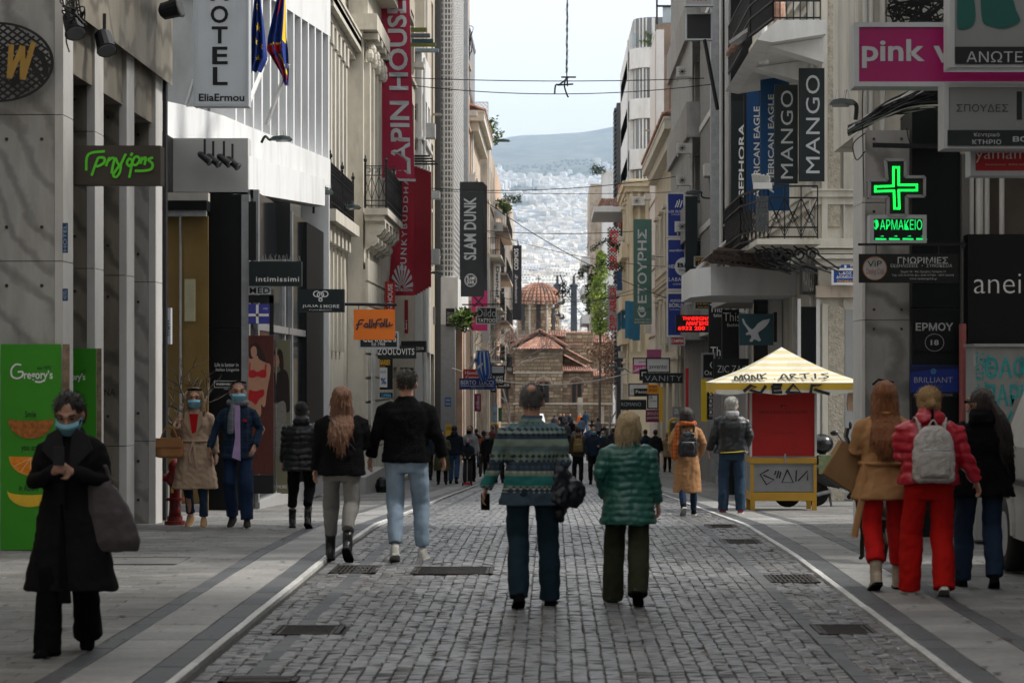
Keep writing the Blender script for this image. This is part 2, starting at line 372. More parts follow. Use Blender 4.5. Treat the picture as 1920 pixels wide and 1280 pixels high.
# rows of long dark stones one metre inside each kerb, and across the road
def slabs(name,m,x0,x1,ya,yb,lx,ly,parent,dz=0,gap=.006,h=.03,jit=.002,stagger=.5,seed=1,limit=300,from_y=13.9,skip=None):
 """a field of separate paving stones; the first ones seen are objects, the rest one mesh"""
 r=random.Random(seed); n=max(1,round((x1-x0)/lx)); w=(x1-x0)/n; rest=MB(); k=0; data=[]
 pm=MB(); c=.004
 for (q,i,z) in ((0,0,-h),(0,0,-.003),(1,0,0)):
  a,b=w/2-gap/2-c*q,ly/2-gap/2-c*q; pm.v += [(-a,-b,z),(a,-b,z),(a,b,z),(-a,b,z)]
 for q in (0,4):
  for i in range(4):pm.f.append((q+i,q+(i+1) % 4,q+4+(i+1) % 4,q+4+i))
 pm.f.append((8,9,10,11)); me=None; y=ya; row=0
 while y<yb:
  off=(row % 2)*stagger*w
  for c_ in range(-1 if off else 0,n):
   xa=max(x0,x0+c_*w+off); xb=min(x1,x0+(c_+1)*w+off); x=(xa+xb)/2; sc=(xb-xa)/w
   if sc<.1 or (skip and skip(x,y)):continue
   z=gz(y)+dz+r.uniform(-jit,jit); sl=(gz(y+.5)-gz(y-.5)); tx=r.uniform(-.004,.004)
   if y >= from_y and k<limit and sc>.3:
    if me is None:
     o=pm.build('paving_stone',m,loc=(0,0,0)); me=o.data; bpy.data.objects.remove(o)
    o=bpy.data.objects.new(name,me); COL.objects.link(o); o.parent=parent; o.location=(x,y,z); o.scale=(sc,1,1); o.rotation_euler=(math.atan(sl),tx,0); k += 1
   else:
    b_=len(rest.v); rest.v += [(x+p[0]*sc,y+p[1],z+p[2]+sl*p[1]+tx*p[0]) for p in pm.v]; rest.f += [tuple(b_+q for q in f) for f in pm.f]
  y += ly; row += 1
 if rest.v:tag(rest.build(name+'s',m,parent,fix=False),kind='stuff')
 return k
slabs('edging_stone',M_dark,1.795,1.92,-8,112,.125,.42,road,RZ,seed=4,stagger=0,limit=60)
slabs('edging_stone',M_dark,-1.86,-1.735,-8,112,.125,.42,road,RZ,seed=5,stagger=0,limit=60)
def pavement(sx,x0,kx,name):
 """kerb, dark line, light band, dark line, then paving out to the houses"""
 s=1 if sx>0 else -1; base=MB(); strip(base,min(kx,x0),max(kx,x0),-60,330,-.035)
 p=tag(base.build(name,M_joint,loc=(0,0,0)),kind='structure')
 def band(a,b):return sorted((kx+s*a,kx+s*b))
 a,b=band(.02,.085); slabs('kerbstone',M_curb,a,b,-8,225,.065,.9,p,.002,h=.06,seed=11+s,stagger=0,limit=120)
 a,b=band(.087,.27); slabs('dark_paving_stone',M_dark,a,b,-8,225,.183,.5,p,0,seed=13+s,stagger=0,limit=90)
 a,b=band(.272,.70); slabs('light_paving_stone',M_light,a,b,-8,225,.43,.5,p,0,seed=15+s,stagger=0,limit=90)
 a,b=band(.702,.84); slabs('dark_paving_stone',M_dark,a,b,-8,225,.14,.5,p,0,seed=17+s,stagger=0,limit=90)
 a,b=band(.842,abs(x0-kx)); slabs('paving_stone',M_slab,a,b,-8,112,.36,.185,p,0,seed=19+s,limit=280)
 f=MB(); strip(f,a,b,112,225,-.002); f.build('far_paving',M_slab,p); return p
pav_left=pavement(-1,-6.3,XL,'left_pavement')
pav_right=pavement(1,7.5,XR,'right_pavement')
# side street on the right and the church square
sq=MB(); strip(sq,-40,XL,225,330,.0); strip(sq,XR,40,225,330,.0)
tag(sq.build('church_square',M_slab,loc=(0,0,0)),kind='structure')
ss=MB(); strip(ss,7.5,40,16,46,-.004); strip(ss,-40,-6.3,-8,60,-.12)
tag(ss.build('side_street',mat('worn_asphalt',(.07,.07,.07),.85,.3,9,bump=.3),loc=(0,0,0)),kind='structure')
M_iron=mat('cast_iron',(.035,.032,.03),.6,.35,14,bump=.3,metal=.6,dirt=(.08,.055,.035))
def cover(c,label,grate=False):
 x0,y0,x1,y1=c; z=gz((y0+y1)/2)+RZ+.004; sl=gz(y1)-gz(y0)
 t=thing('drain_grate' if grate else 'manhole_cover',((x0+x1)/2,(y0+y1)/2,z),label,'drain' if grate else 'manhole cover')
 fr=MB(); w=.035
 for a,b,c_,d in ((x0,x1,y0,y0+w),(x0,x1,y1-w,y1),(x0,x0+w,y0,y1),(x1-w,x1,y0,y1)):fr.box(a+(0),b,c_,d,z-.02,z+.004)
 fr.build('frame',M_iron,t); m=MB()
 if grate:
  n=9
  for i in range(n):
   x=x0+w+(x1-x0-2*w)*(i+.25)/n; m.box(x,x+.022,y0+w,y1-w,z-.02,z+.003)
  for k in range(1,3):
   y=y0+(y1-y0)*k/3; m.box(x0+w,x1-w,y-.014,y+.014,z-.02,z+.0045)
  m.build('bars',M_iron,t); MB().box(x0+.01,x1-.01,y0+.01,y1-.01,z-.1,z-.03).build('pit',mat('drain_dark',(.01,.01,.01),1),t)
 else:
  ym=(y0+y1)/2
  for a,b in ((y0+w+.01,ym-.012),(ym+.012,y1-w-.01)):
   MB().box(x0+w+.008,x1-w-.008,a,b,z-.02,z+.001).build('lid',M_iron,t)
   l=MB()
   for k in range(5):
    y=a+(b-a)*(k+.5)/5; l.box(x0+w+.03,x1-w-.03,y-.006,y+.006,z,z+.004)
   l.build('ribs',M_iron,t)
cover(COVERS[0],'rusty two part iron cover by the left kerb at the bottom edge of the road')
cover(COVERS[1],'two part iron cover by the left kerb in front of the sunlit strip')
cover(COVERS[2],'slotted iron drain under the boots of the woman in grey trousers',True)
cover(COVERS[3],'two part iron cover by the right kerb below the woman in boots')
cover(COVERS[4],'slotted iron drain by the right kerb in line with the red trousers',True)
cover(COVERS[5],'wide iron cover in the middle of the road left of the old couple')
cover(COVERS[6],'narrow iron cover by the right kerb before the kiosk')
cover(COVERS[7],'farthest iron cover by the right kerb near the grey haired man')
for (c,l) in (((-4.3,22.6,-3.55,23.5),'double slotted cover in the left pavement in front of the green poster'),):
 x0,y0,x1,y1=c; z=gz(y0)+.006; t=thing('pavement_hatch',((x0+x1)/2,y0,z),l,'manhole cover')
 MB().box(x0,x1,y0,y0+.06,z-.02,z).build('front_edge',M_iron,t); MB().box(x0,x1,y1-.06,y1,z-.02,z).build('rear_edge',M_iron,t)
 MB().box(x0,x1,y0+.07,y1-.07,z-.02,z-.001).build('infill',M_slab,t)
# ================================================================ far city, haze
mw=[]
for i,c in enumerate([(.85,.84,.81),(.74,.70,.64),(.88,.88,.87),(.66,.6,.54),(.78,.72,.62),(.6,.6,.62)]):
 m=mat('far_plaster_%d' % i,c,.85,.1,.02); n=m.node_tree.nodes; l=m.node_tree.links; b=n['Principled BSDF']
 br=n.new('ShaderNodeTexBrick'); br.inputs['Scale'].default_value=1; br.offset=0; br.inputs['Brick Width'].default_value=3.4; br.inputs['Row Height'].default_value=3.1
 br.inputs['Mortar Size'].default_value=.85; br.inputs['Color1'].default_value=(.22,.23,.26,1); br.inputs['Color2'].default_value=(.34,.34,.37,1); br.inputs['Mortar'].default_value=(*c,1)
 tc=n['Texture Coordinate']; sp=n.new('ShaderNodeSeparateXYZ'); cb=n.new('ShaderNodeCombineXYZ'); l.new(tc.outputs['Object'],sp.inputs[0])
 ad=n.new('ShaderNodeMath'); l.new(sp.outputs['X'],ad.inputs[0]); l.new(sp.outputs['Y'],ad.inputs[1]); l.new(ad.outputs[0],cb.inputs['X']); l.new(sp.outputs['Z'],cb.inputs['Y']); l.new(cb.outputs[0],br.inputs['Vector'])
 g_=n.new('ShaderNodeNewGeometry'); s2=n.new('ShaderNodeSeparateXYZ'); l.new(g_.outputs['Normal'],s2.inputs[0]); gt=n.new('ShaderNodeMath'); gt.operation='GREATER_THAN'; gt.inputs[1].default_value=.5; l.new(s2.outputs['Z'],gt.inputs[0])
 mx=n.new('ShaderNodeMix'); mx.data_type='RGBA'; l.new(gt.outputs[0],mx.inputs['Factor']); l.new(br.outputs['Color'],mx.inputs['A']); mx.inputs['B'].default_value=(*c,1); l.new(mx.outputs['Result'],b.inputs['Base Color'])
 mw.append(m)
def far_block(r,w,l,h,m=None):
 m=m or MB(); m.box(-w/2,w/2,-l/2,l/2,-14,h)
 m.box(-w/2+.4+r.random(),w/2-3-2*r.random(),-l/2+2,l/2-2,h,h+3)
 for k in range(int(h/3.1)):
  if r.random()<.8:m.box(-w/2+1,w/2-1,-l/2-1.3,-l/2,k*3.1+2.6,k*3.1+3.5)
 return m
r=random.Random(12); P=[]
for i in range(14):
 mm=mw[[0,2,0,1,2,4,0,3,2,0,1,5,2,4][i]]; o=far_block(r,r.uniform(12,23),r.uniform(10,16),r.uniform(9,23)).build('apartment_block',mm,loc=(0,0,0)); P.append(o.data); bpy.data.objects.remove(o)
cand=[]; y=1300.
while y<8300:
 step=17+(y-1300)*.0022
 dens=1.0 if y<6600 else max(.0,1-(y-6600)/1500)
 x=-y*.047
 while x<y*.047:
  px=1037+x*F/y
  if 915<px<1165 and r.random()<dens*.93:
   cl=mn.noise(Vector((x*.006,y*.003,0)))
   if not (y>5200 and cl<-.22):cand.append((x+r.uniform(-4,4),y+r.uniform(-6,6),r.uniform(-.5,.5)))
  x += r.uniform(13,24)
 y += step
cand.sort(key=lambda c:c[1])
vis=[c for c in cand if 958<1037+c[0]*F/c[1]<1112 and c[1]>2400]; vs_=set(vis[:300])
for c in vis[:300]:
 o=bpy.data.objects.new('apartment_block',P[r.randrange(14)]); COL.objects.link(o); o.location=(c[0],c[1],terr(c[0],c[1])); o.rotation_euler=(0,0,c[2])
 tag(o,'pale flat roofed apartment block on the hazy hillside beyond the church','building','apartment blocks on the far hillside')
groups={}
for c in cand:
 if c in vs_:continue
 i=r.randrange(14); me=P[i]; b=groups.setdefault(me.materials[0].name,MB()); a=c[2]; ca,sa=cos(a),sin(a); z=terr(c[0],c[1])
 n0=len(b.v); b.v += [(c[0]+v.co.x*ca-v.co.y*sa,c[1]+v.co.x*sa+v.co.y*ca,z+v.co.z) for v in me.vertices]; b.f += [tuple(n0+k for k in p.vertices) for p in me.polygons]
for k,b in groups.items():
 tag(b.build('distant_city',_M[k],loc=(0,2000,0),fix=False),'dense mass of small pale buildings covering the lower mountain slope','city',kind='stuff')
# wooded dips between the far houses
tr=MB(); ICO=[(0,0,1),(.89,0,.45),(.28,.85,.45),(-.72,.53,.45),(-.72,-.53,.45),(.28,-.85,.45),(.72,.53,-.45),(-.28,.85,-.45),(-.89,0,-.45),(-.28,-.85,-.45),(.72,-.53,-.45),(0,0,-1)]
ICF=[(0,1,2),(0,2,3),(0,3,4),(0,4,5),(0,5,1),(1,6,2),(2,7,3),(3,8,4),(4,9,5),(5,10,1),(6,7,2),(7,8,3),(8,9,4),(9,10,5),(10,6,1),(11,7,6),(11,8,7),(11,9,8),(11,10,9),(11,6,10)]
for i in range(2600):
 y=r.uniform(700,8600) if i>500 else r.uniform(500,1900); x=r.uniform(-.03,.03)*y
 s=r.uniform(3,6.5); z=terr(x,y); tr.add([(x+p[0]*s*r.uniform(.8,1.3),y+p[1]*s,z+s*.6+p[2]*s*r.uniform(.7,1.1)) for p in ICO],ICF)
tag(tr.build('woodland',mat('far_trees',(.05,.075,.035),.95,.3,.1),loc=(0,1500,0),fix=False),'dark green clumps of far trees scattered among the pale hillside houses','trees',kind='stuff')
hz=MB().box(-1400,1400,-70,12400,-30,1200); hz=hz.build('haze',mat('empty_air',(1,1,1)),loc=(0,0,-30))
hm=bpy.data.materials.new('haze_air'); hm.use_nodes=True; hm.node_tree.nodes.clear(); ho=hm.node_tree.nodes.new('ShaderNodeOutputMaterial')
pv=hm.node_tree.nodes.new('ShaderNodeVolumePrincipled'); pv.inputs['Color'].default_value=(.60,.77,.97,1); pv.inputs['Density'].default_value=.00009; pv.inputs['Anisotropy'].default_value=0
hm.node_tree.links.new(pv.outputs[0],ho.inputs['Volume']); hz.data.materials[0]=hm; tag(hz,kind='stuff')
# ================================================================ building kit
M_glass=mat('window_glass',(.008,.01,.012),.1,.2,1.5,spec=.5)
M_glass2=mat('grey_window_glass',(.10,.11,.12),.15,.3,1.2,spec=.8)
M_white=mat('white_paint',(.66,.66,.65),.6,.06,3,dirt=(.32,.31,.29),dirt_amt=.45)
M_cream=mat('cream_stucco',(.58,.55,.48),.8,.08,3,bump=.15,dirt=(.24,.22,.18),dirt_amt=.6)
M_beige=mat('beige_marble',(.44,.39,.31),.6,.12,1.2,dirt=(.24,.2,.15),dirt_amt=.5)
M_grey=mat('grey_concrete',(.34,.335,.33),.85,.12,3,bump=.3,dirt=(.14,.135,.13),dirt_amt=.6)
M_stain=mat('stained_plaster',(.50,.42,.34),.9,.25,1.4,bump=.3,dirt=(.18,.14,.11),dirt_amt=.85)
M_peach=mat('peach_plaster',(.55,.38,.27),.9,.25,1.6,bump=.2,dirt=(.3,.27,.24),dirt_amt=.75)
M_yellow=mat('yellow_plaster',(.60,.54,.40),.85,.08,2,bump=.1,dirt=(.4,.33,.2),dirt_amt=.45)
M_black=mat('black_cladding',(.0025,.003,.0035),.4,.3,2,spec=.25)
M_steel=mat('galvanised_steel',(.34,.35,.36),.45,.2,6,metal=.7)
M_wiron=mat('wrought_iron',(.018,.018,.02),.5,.3,10,metal=.4)
M_shut=mat('grey_shutter',(.34,.34,.33),.6,.1,4,dirt=(.2,.2,.19))
M_tile=island_mat('clay_tiles',[(.26,.12,.08),(.33,.16,.105),(.2,.10,.075),(.38,.22,.16),(.27,.16,.12),(.16,.11,.09)],.9,.4,30)
M_ac=mat('appliance_white',(.55,.55,.53),.5,.08,4,dirt=(.25,.24,.22))
M_wire=mat('cable_rubber',(.012,.012,.013),.6,.3,6)
M_wirew=mat('white_cable',(.5,.5,.48),.6,.1,6)
Z=Vector((0,0,1)); AX=Vector((1,0,0)); AY=Vector((0,1,0))
def wall_open(mb,O,U,V,W,H,opens,t=.25):
 """a wall sheet W x H with real openings (u0,u1,v0,v1) and their reveals t deep"""
 O,U,V=Vector(O),Vector(U).normalized(),Vector(V).normalized(); n=U.cross(V).normalized()
 us=sorted({0,W} | {min(W,max(0,k)) for o in opens for k in o[:2]}); vs=sorted({0,H} | {min(H,max(0,k)) for o in opens for k in o[2:4]})
 P=lambda u,v,d=0:O+U*u+V*v-n*d
 for a,b in zip(us,us[1:]):
  run=None
  for c,d in zip(vs,vs[1:]):
   m=((a+b)/2,(c+d)/2); hole=any(o[0]<m[0]<o[1] and o[2]<m[1]<o[3] for o in opens)
   if not hole:run=(run[0],d) if run else (c,d)
   if (hole or d==vs[-1]) and run:mb.quad(P(a,run[0]),P(b,run[0]),P(b,run[1]),P(a,run[1])); run=None
 for o in opens:
  a,b,c,d=o[:4]
  mb.quad(P(a,c),P(b,c),P(b,c,t),P(a,c,t)); mb.quad(P(a,d),P(a,d,t),P(b,d,t),P(b,d))
  mb.quad(P(a,c),P(a,c,t),P(a,d,t),P(a,d)); mb.quad(P(b,c),P(b,d),P(b,d,t),P(b,c,t))
def obox(mb,O,U,V,u0,u1,v0,v1,d0,d1):
 """box on a wall plane: u,v ranges, standing d0..d1 proud of it (negative: inside)"""
 O,U,V=Vector(O),Vector(U),Vector(V); n=U.cross(V).normalized()
 p=[O+U*u+V*v+n*d for d in (d0,d1) for u,v in ((u0,v0),(u1,v0),(u1,v1),(u0,v1))]
 mb.add(p,[(0,3,2,1),(4,5,6,7),(0,1,5,4),(1,2,6,5),(2,3,7,6),(3,0,4,7)])
def window(par,O,U,V,o,fm=M_white,gm=M_glass,t=.2,style='cross',fw=.07):
 a,b,c,d=o[:4]; m=MB(); e=.002
 for q in ((a+e,a+fw,c+e,d-e),(b-fw,b-e,c+e,d-e),(a+fw,b-fw,c+e,c+fw),(a+fw,b-fw,d-fw,d-e)):obox(m,O,U,V,*q,-t,-t+.06)
 if 'cross' in style or 'v' in style:obox(m,O,U,V,(a+b)/2-.03,(a+b)/2+.03,c+fw,d-fw,-t,-t+.055)
 if 'cross' in style:k=c+(d-c)*.68; obox(m,O,U,V,a+fw,(a+b)/2-.03,k,k+.05,-t,-t+.05); obox(m,O,U,V,(a+b)/2+.03,b-fw,k,k+.05,-t,-t+.05)
 w=m.build('window',fm,par); g=MB(); obox(g,O,U,V,a+fw*.7,b-fw*.7,c+fw*.7,d-fw*.7,-t-.02,-t+.015); g.build('pane',gm,w)
 if 'shut' in style:
  s=MB(); n=int((d-c)/.09)
  for k in range(n):obox(s,O,U,V,a+fw,b-fw,c+fw+k*.09,c+fw+k*.09+.06,-t+.015,-t+.045)
  s.build('shutter',M_shut,w)
 if 'surr' in style:
  s=MB(); obox(s,O,U,V,a-.16,a-.002,c-.1,d+.16,0,.07); obox(s,O,U,V,b+.002,b+.16,c-.1,d+.16,0,.07); obox(s,O,U,V,a,b,d+.002,d+.16,0,.07); obox(s,O,U,V,a-.25,b+.25,d+.18,d+.3,0,.2)
  s.build('surround',fm,w)
 if 'sill' in style:
  s=MB(); obox(s,O,U,V,a-.08,b+.08,c-.09,c-.002,0,.12); s.build('sill',fm,w)
 return w
def railing(mb,pts,z0,h,r=.012,step=.13,rails=(0,1),sec=.02):
 """iron railing along a plan polyline"""
 for a,b in zip(pts,pts[1:]):
  A,B=Vector((*a,z0)),Vector((*b,z0)); n=max(1,int((B-A).length/step))
  for k in rails:mb.bar(A+Z*h*k,B+Z*h*k,.04,.03)
  for i in range(n+1):p=A+(B-A)*i/n; mb.bar(p,p+Z*h,sec)
def frame_of(side,X,d0,d1,z):
 return ((X,d0,z),AY,Z) if side=='L' else ((X,d1,z),-AY,Z)
def balcony(par,side,X,y0,y1,z,out=.9,mats=(M_cream,M_wiron),h=1.0,slab=.14,brackets=0,solid=None,step=.13):
 s=1 if side=='L' else -1; xo=X+s*out
 b=MB().box(X,xo,y0,y1,z-slab,z).build('balcony',mats[0],par)
 if solid:m=MB(); m.box(xo-s*.08,xo,y0,y1,z,z+h); m.box(X,xo-s*.08,y0,y0+.08,z,z+h); m.box(X,xo-s*.08,y1-.08,y1,z,z+h); m.build('parapet',solid,b)
 else:m=MB(); railing(m,[(X,y0+.05),(xo-s*.05,y0+.05),(xo-s*.05,y1-.05),(X,y1-.05)],z,h,step=step); m.build('railing',mats[1],b)
 for k in range(brackets):
  y=y0+(y1-y0)*(k+.5)/brackets; m=MB(); m.prism([(X,z-slab),(xo-s*.15,z-slab),(xo-s*.2,z-slab-.12),(X+s*.12,z-slab-.5),(X,z-slab-.6)],y-.09,y+.09); m.build('bracket',mats[0],b)
 return b
def building(name,label,side,X,d0,d1,zt,m,floors,depth=9,ends=(),fm=M_white,gm=M_glass,z0=None,cornice=None,base=None,cat='building',t=.22,roofm=None,styles='cross',parapet=0):
 """floors: (z from floor, z to, number of windows, window width) on the street side; ends: (x out from the corner 0.., x1, z0, z1) on the side that faces down the street"""
 s=1 if side=='L' else -1; zb=(min(gz(d0),gz(d1))-.1) if z0 is None else z0; H=zt-zb
 T=thing(name,(X-s*depth/2,(d0+d1)/2,zb),label,cat)
 O,U,V=frame_of(side,X,d0,d1,zb); L=d1-d0; op=[]
 for f in floors:
  za,zc,n,w=f[:4]; st=f[4] if len(f)>4 else styles
  for i in range(n):c=L*(i+.5)/n; op.append((c-w/2,c+w/2,za-zb,zc-zb,st))
 wl=MB(); wall_open(wl,O,U,V,L,H,op,t)
 xi=X-s*depth; OE=(min(X,xi),d0,zb); eo=[]
 for e in ends:
  a,b_=sorted((X-s*e[0],X-s*e[1])); eo.append((a-min(X,xi),b_-min(X,xi),e[2]-zb,e[3]-zb,e[4] if len(e)>4 else styles))
 wall_open(wl,OE,AX,Z,depth,H,eo,t)
 wl.quad((X,d0,zt),(X,d1,zt),(xi,d1,zt),(xi,d0,zt)); wl.quad((X,d1,zb),(X,d1,zt),(xi,d1,zt),(xi,d1,zb)); wl.quad((xi,d0,zb),(xi,d1,zb),(xi,d1,zt),(xi,d0,zt))
 wl.build('wall',m,T)
 for o in op:window(T,O,U,V,o,fm,gm,t,o[4])
 for o in eo:window(T,OE,AX,Z,o,fm,gm,t,o[4])
 for k,f in enumerate(floors):
  if f[1]-f[0]<3.4:MB().box(X,X+s*.09,d0+.02,d1-.02,f[0]-.42,f[0]-.3).build('string_course',m,T)
 MB().tube([(X+s*.07,d0+.5,zb),(X+s*.07,d0+.5,zt-.3)],.05,6).build('drain_pipe',M_ac,T)
 rq=random.Random(int(d0))
 for f in floors[:4]:
  y=d0+rq.uniform(1,L-1)
  if d0>60 and f[0]>2:MB().box(X+s*.05,X+s*.42,y,y+.8,f[0]-.3+rq.random(),f[0]+.3).build('air_conditioner_box',M_ac,T)
 for c in (cornice or []):
  z,h,out=c[:3]; mm=c[3] if len(c)>3 else m; cm=MB(); x1=X+s*out
  cm.box(xi,x1,d0-out,d1+.0,z,z+h*.45); cm.box(xi,x1-s*out*.4,d0-out*.6,d1-.01,z-h*.55,z-.002); cm.box(xi,x1+s*.03,d0-out-.03,d1-.02,z+h*.45+.002,z+h*.6); cm.build('cornice',mm,T)
 return T,(O,U,V,zb)
def tile_roof(par,A,B,C,D,nc,nr,name='roof_tile',m=None,r=.09,objs=0,seg=4):
 """rows of half-round clay tiles on the slope A,B (eave) to D,C (ridge)"""
 A,B,C,D=map(Vector,(A,B,C,D)); m=m or M_tile; n=(B-A).cross(D-A).normalized()
 if n.z<0:n=-n
 rest=MB(); data=None; rr=random.Random(5); k=0
 for i in range(nc):
  for j in range(nr):
   f,g=(i+.5)/nc,j/nr; g2=(j+1.12)/nr
   p=(A+(B-A)*f)*(1-g)+(D+(C-D)*f)*g; q=(A+(B-A)*f)*(1-g2)+(D+(C-D)*f)*g2
   t=(q-p); x=t.cross(n).normalized(); w=(((B-A).length*(1-g)+(C-D).length*g)/nc)*.5
   if w<.02:continue
   up=n*(r*(1.0+rr.uniform(-.1,.15))); ring=[]
   for (c,wd,lift) in ((p,w,.03),(q,w*.86,0)):
    for a in range(seg+1):an=pi*a/seg; ring.append(c+x*wd*cos(an)+up*sin(an)+n*lift)
   b=len(rest.v) ; rest.v += [tuple(v) for v in ring]
   for a in range(seg):rest.f.append((b+a,b+a+1,b+seg+2+a,b+seg+1+a))
   rest.f.append(tuple(b+a for a in range(seg+1)))
 return rest
# ================================================================ LEFT SIDE
# houses beside and behind the camera: they close the street and shade it
building('corner_house','plain stone corner house at the left edge, nearer than the marble pillars','L',-6.2,-55,22.5,19,M_beige,[(4.5+3.4*k,6.7+3.4*k,16,1.5) for k in range(4)],base=None)
building('corner_house','stone house at the right edge, nearer than the magenta sign','R',6.0,-55,20.4,19,M_grey,[(4.5+3.4*k,6.7+3.4*k,14,1.5) for k in range(4)])
# -- marble building with four deep pillars
M_marble=mat('veined_marble',(.36,.355,.34),.45,.22,2.2,dirt=(.22,.19,.15),dirt_amt=.55,stretch=(2.2,2.2,.5))
mnodes=M_marble.node_tree.nodes; ml=M_marble.node_tree.links
M_marble2=mat('brown_marble',(.20,.18,.145),.45,.4,1.6,dirt=(.13,.10,.075),dirt_amt=.6,stretch=(2.2,1,.4))
veined(M_marble,.32); veined(M_marble2,.45)
for q in (M_marble,M_marble2):q.node_tree.nodes['Mapping'].inputs['Rotation'].default_value=(0,.65,.3)
T=thing('marble_building',(-7,28,0),'office building with four big veined marble pillars behind the green posters','building')
pil=[(-5.72,-5.02,24.6,25.1),(-5.72,-5.02,26.3,26.8),(-5.72,-5.0,28.15,28.65),(-5.75,-5.0,30.2,30.7)]
M_edge=mat('pale_marble_edge',(.55,.54,.52),.5,.08,3,dirt=(.35,.33,.3))
M_stud=mat('dark_stud',(.03,.03,.03),.5)
for i,(x0,x1,y0,y1) in enumerate(pil):
 zb=gz(y0)-.05; zs=[zb,.95,2.95,4.45,6.3,8.3,10.3]
 MB().box(x0+.02,x1-.03,y0+.03,y1-.02,zb,18).build('pillar_core',M_joint,T)
 for k,(a,b) in enumerate(zip(zs,zs[1:])):
  MB().box(x0,x1-.092,y0,y0+.028,a+.004,b-.004).build('marble_slab',M_marble if i==0 or (i==3 and k<3) else M_marble2,T)
  MB().box(x1-.088,x1,y0-.004,y1,a+.004,b-.004).build('marble_edge',M_edge,T)
  if k<5:
   s=MB()
   for zz in (a+.35,b-.25):
    for xx in (x0+.12,x1-.22):s.cyl((xx,y0,zz),.018,-.012,8,axis='Y')
   s.build('studs',M_stud,T)
MB().box(-12,-5.75,24.5,31,0,18).build('rear_wall',mat('dark_marble_wall',(.08,.075,.065),.6,.3,2),T)
MB().box(-12,-5.05,24.75,31,4.95,18).build('lintel',M_marble2,T)
MB().prism([(-5.05,5.6),(-4.9,5.5),(-4.9,18),(-5.05,18)],24.7,30.9).build('fascia',M_marble2,T)
MB().box(-5.0,-4.955,30.72,30.86,gz(30),18).build('black_edge_strip',M_wiron,T)
for z in (PZ(445,26),PZ(548,26)):
 pass
# oval lattice emblem on the first pillar
E0=thing('oval_emblem',(-5.6,24.5,4.5),'black oval lattice emblem with a golden letter on the first marble pillar','emblem')
O=Vector((PX(-105,24.45),24.45,PZ(193,24.45))); U=AX*((208)*24.45/F); V=Z*(150*24.45/F); m=MB()
disc_on(m,O,U,V,(.5,.5),.5,.5,inner=.94,n=48,lift=.05); m.build('rim',M_wiron,E0); m=MB()
for k in range(-12,13):
 for sgn in (1,-1):
  pts=[(.5+t*.5+0,.5+sgn*(t*.5)*1.0+k*.085) for t in [-1+j*.05 for j in range(41)]]
  ins=[p for p in pts if ((p[0]-.5)/.48) ** 2+((p[1]-.5)/.48) ** 2<1]
  if len(ins)>1:stroke_on(m,O,U,V,[ins[0],ins[-1]],.022,lift=.045)
m.build('lattice',M_wiron,E0); m=MB()
for q in ([(.62,.72),(.60,.30)],[(.60,.30),(.72,.70)],[(.72,.70),(.72,.28)],[(.72,.28),(.82,.75)]):stroke_on(m,O,U,V,q,.055,lift=.06)
m.build('golden_letter',mat('brass',(.35,.22,.06),.4,metal=.6),E0)
m=MB(); disc_on(m,O,U,V,(.68,.42),.27,.3,lift=.04,a0=-.3,a1=2.2,inner=.8); stroke_on(m,O,U,V,[(.7,.7),(.9,.25)],.05,lift=.05); stroke_on(m,O,U,V,[(.62,.2),(.8,.55)],.06,lift=.05); m.build('monogram',M_wiron,E0)
# -- glazed corner recess: mustard paper behind glass
M_mus=mat('mustard_paper',(.15,.095,.024),.75,.25,1.1,bump=.5,bscale=3,dirt=(.14,.085,.02),dirt_amt=.4)
T=thing('papered_shop_window',(-6.2,34,gz(34)),'empty shop window lined with mustard paper between the marble pillars and the black column','shop window')
d=36.6; MB().box(PX(290,d),PX(390,d),d,d+.05,gz(d),PZ(405,d)).build('paper_lining',M_mus,T)
MB().box(PX(345,d-.02),PX(391,d-.02),d-.03,d-.01,PZ(720,d),PZ(450,d)).build('paper_fold',M_mus,T)
m=MB(); m.box(PX(338,d-.1),PX(341,d-.1),d-.2,d-.15,gz(d),PZ(405,d)); m.box(PX(290,d),PX(390,d),d-.2,d-.1,PZ(407,d),PZ(396,d)); m.box(PX(290,d),PX(390,d),d-.2,d-.1,gz(d),gz(d)+.12); m.build('frame',M_steel,T)
MB().box(PX(290,d),PX(392,d),d-.25,d+.1,PZ(396,d),PZ(378,d)).build('head_panel',M_black,T)
MB().box(PX(290,d),PX(392,d),d-.1,d+.1,PZ(378,d)+.002,PZ(362,d)).build('transom',mat('cream_metal',(.35,.33,.29),.6),T)
m=MB(); m.tube([(PX(307,d),d-.3,PZ(950,d)),(PX(307,d),d-.3,PZ(770,d))],.02); m.build('door_handle',M_steel,T)
MB().box(PX(290,37),-8,36.7,41,gz(36),5.6).build('side_wall',M_black,T)
tp=thing('leaning_notice',(PX(356,36.4),36.4,PZ(600,36.4)),'pale paper notice stuck on the mustard lined window','notice')
MB().box(PX(346,36.5),PX(366,36.5),36.5,36.51,PZ(602,36.5),PZ(523,36.5)).build('sheet',mat('faded_paper',(.33,.31,.2),.9),tp)
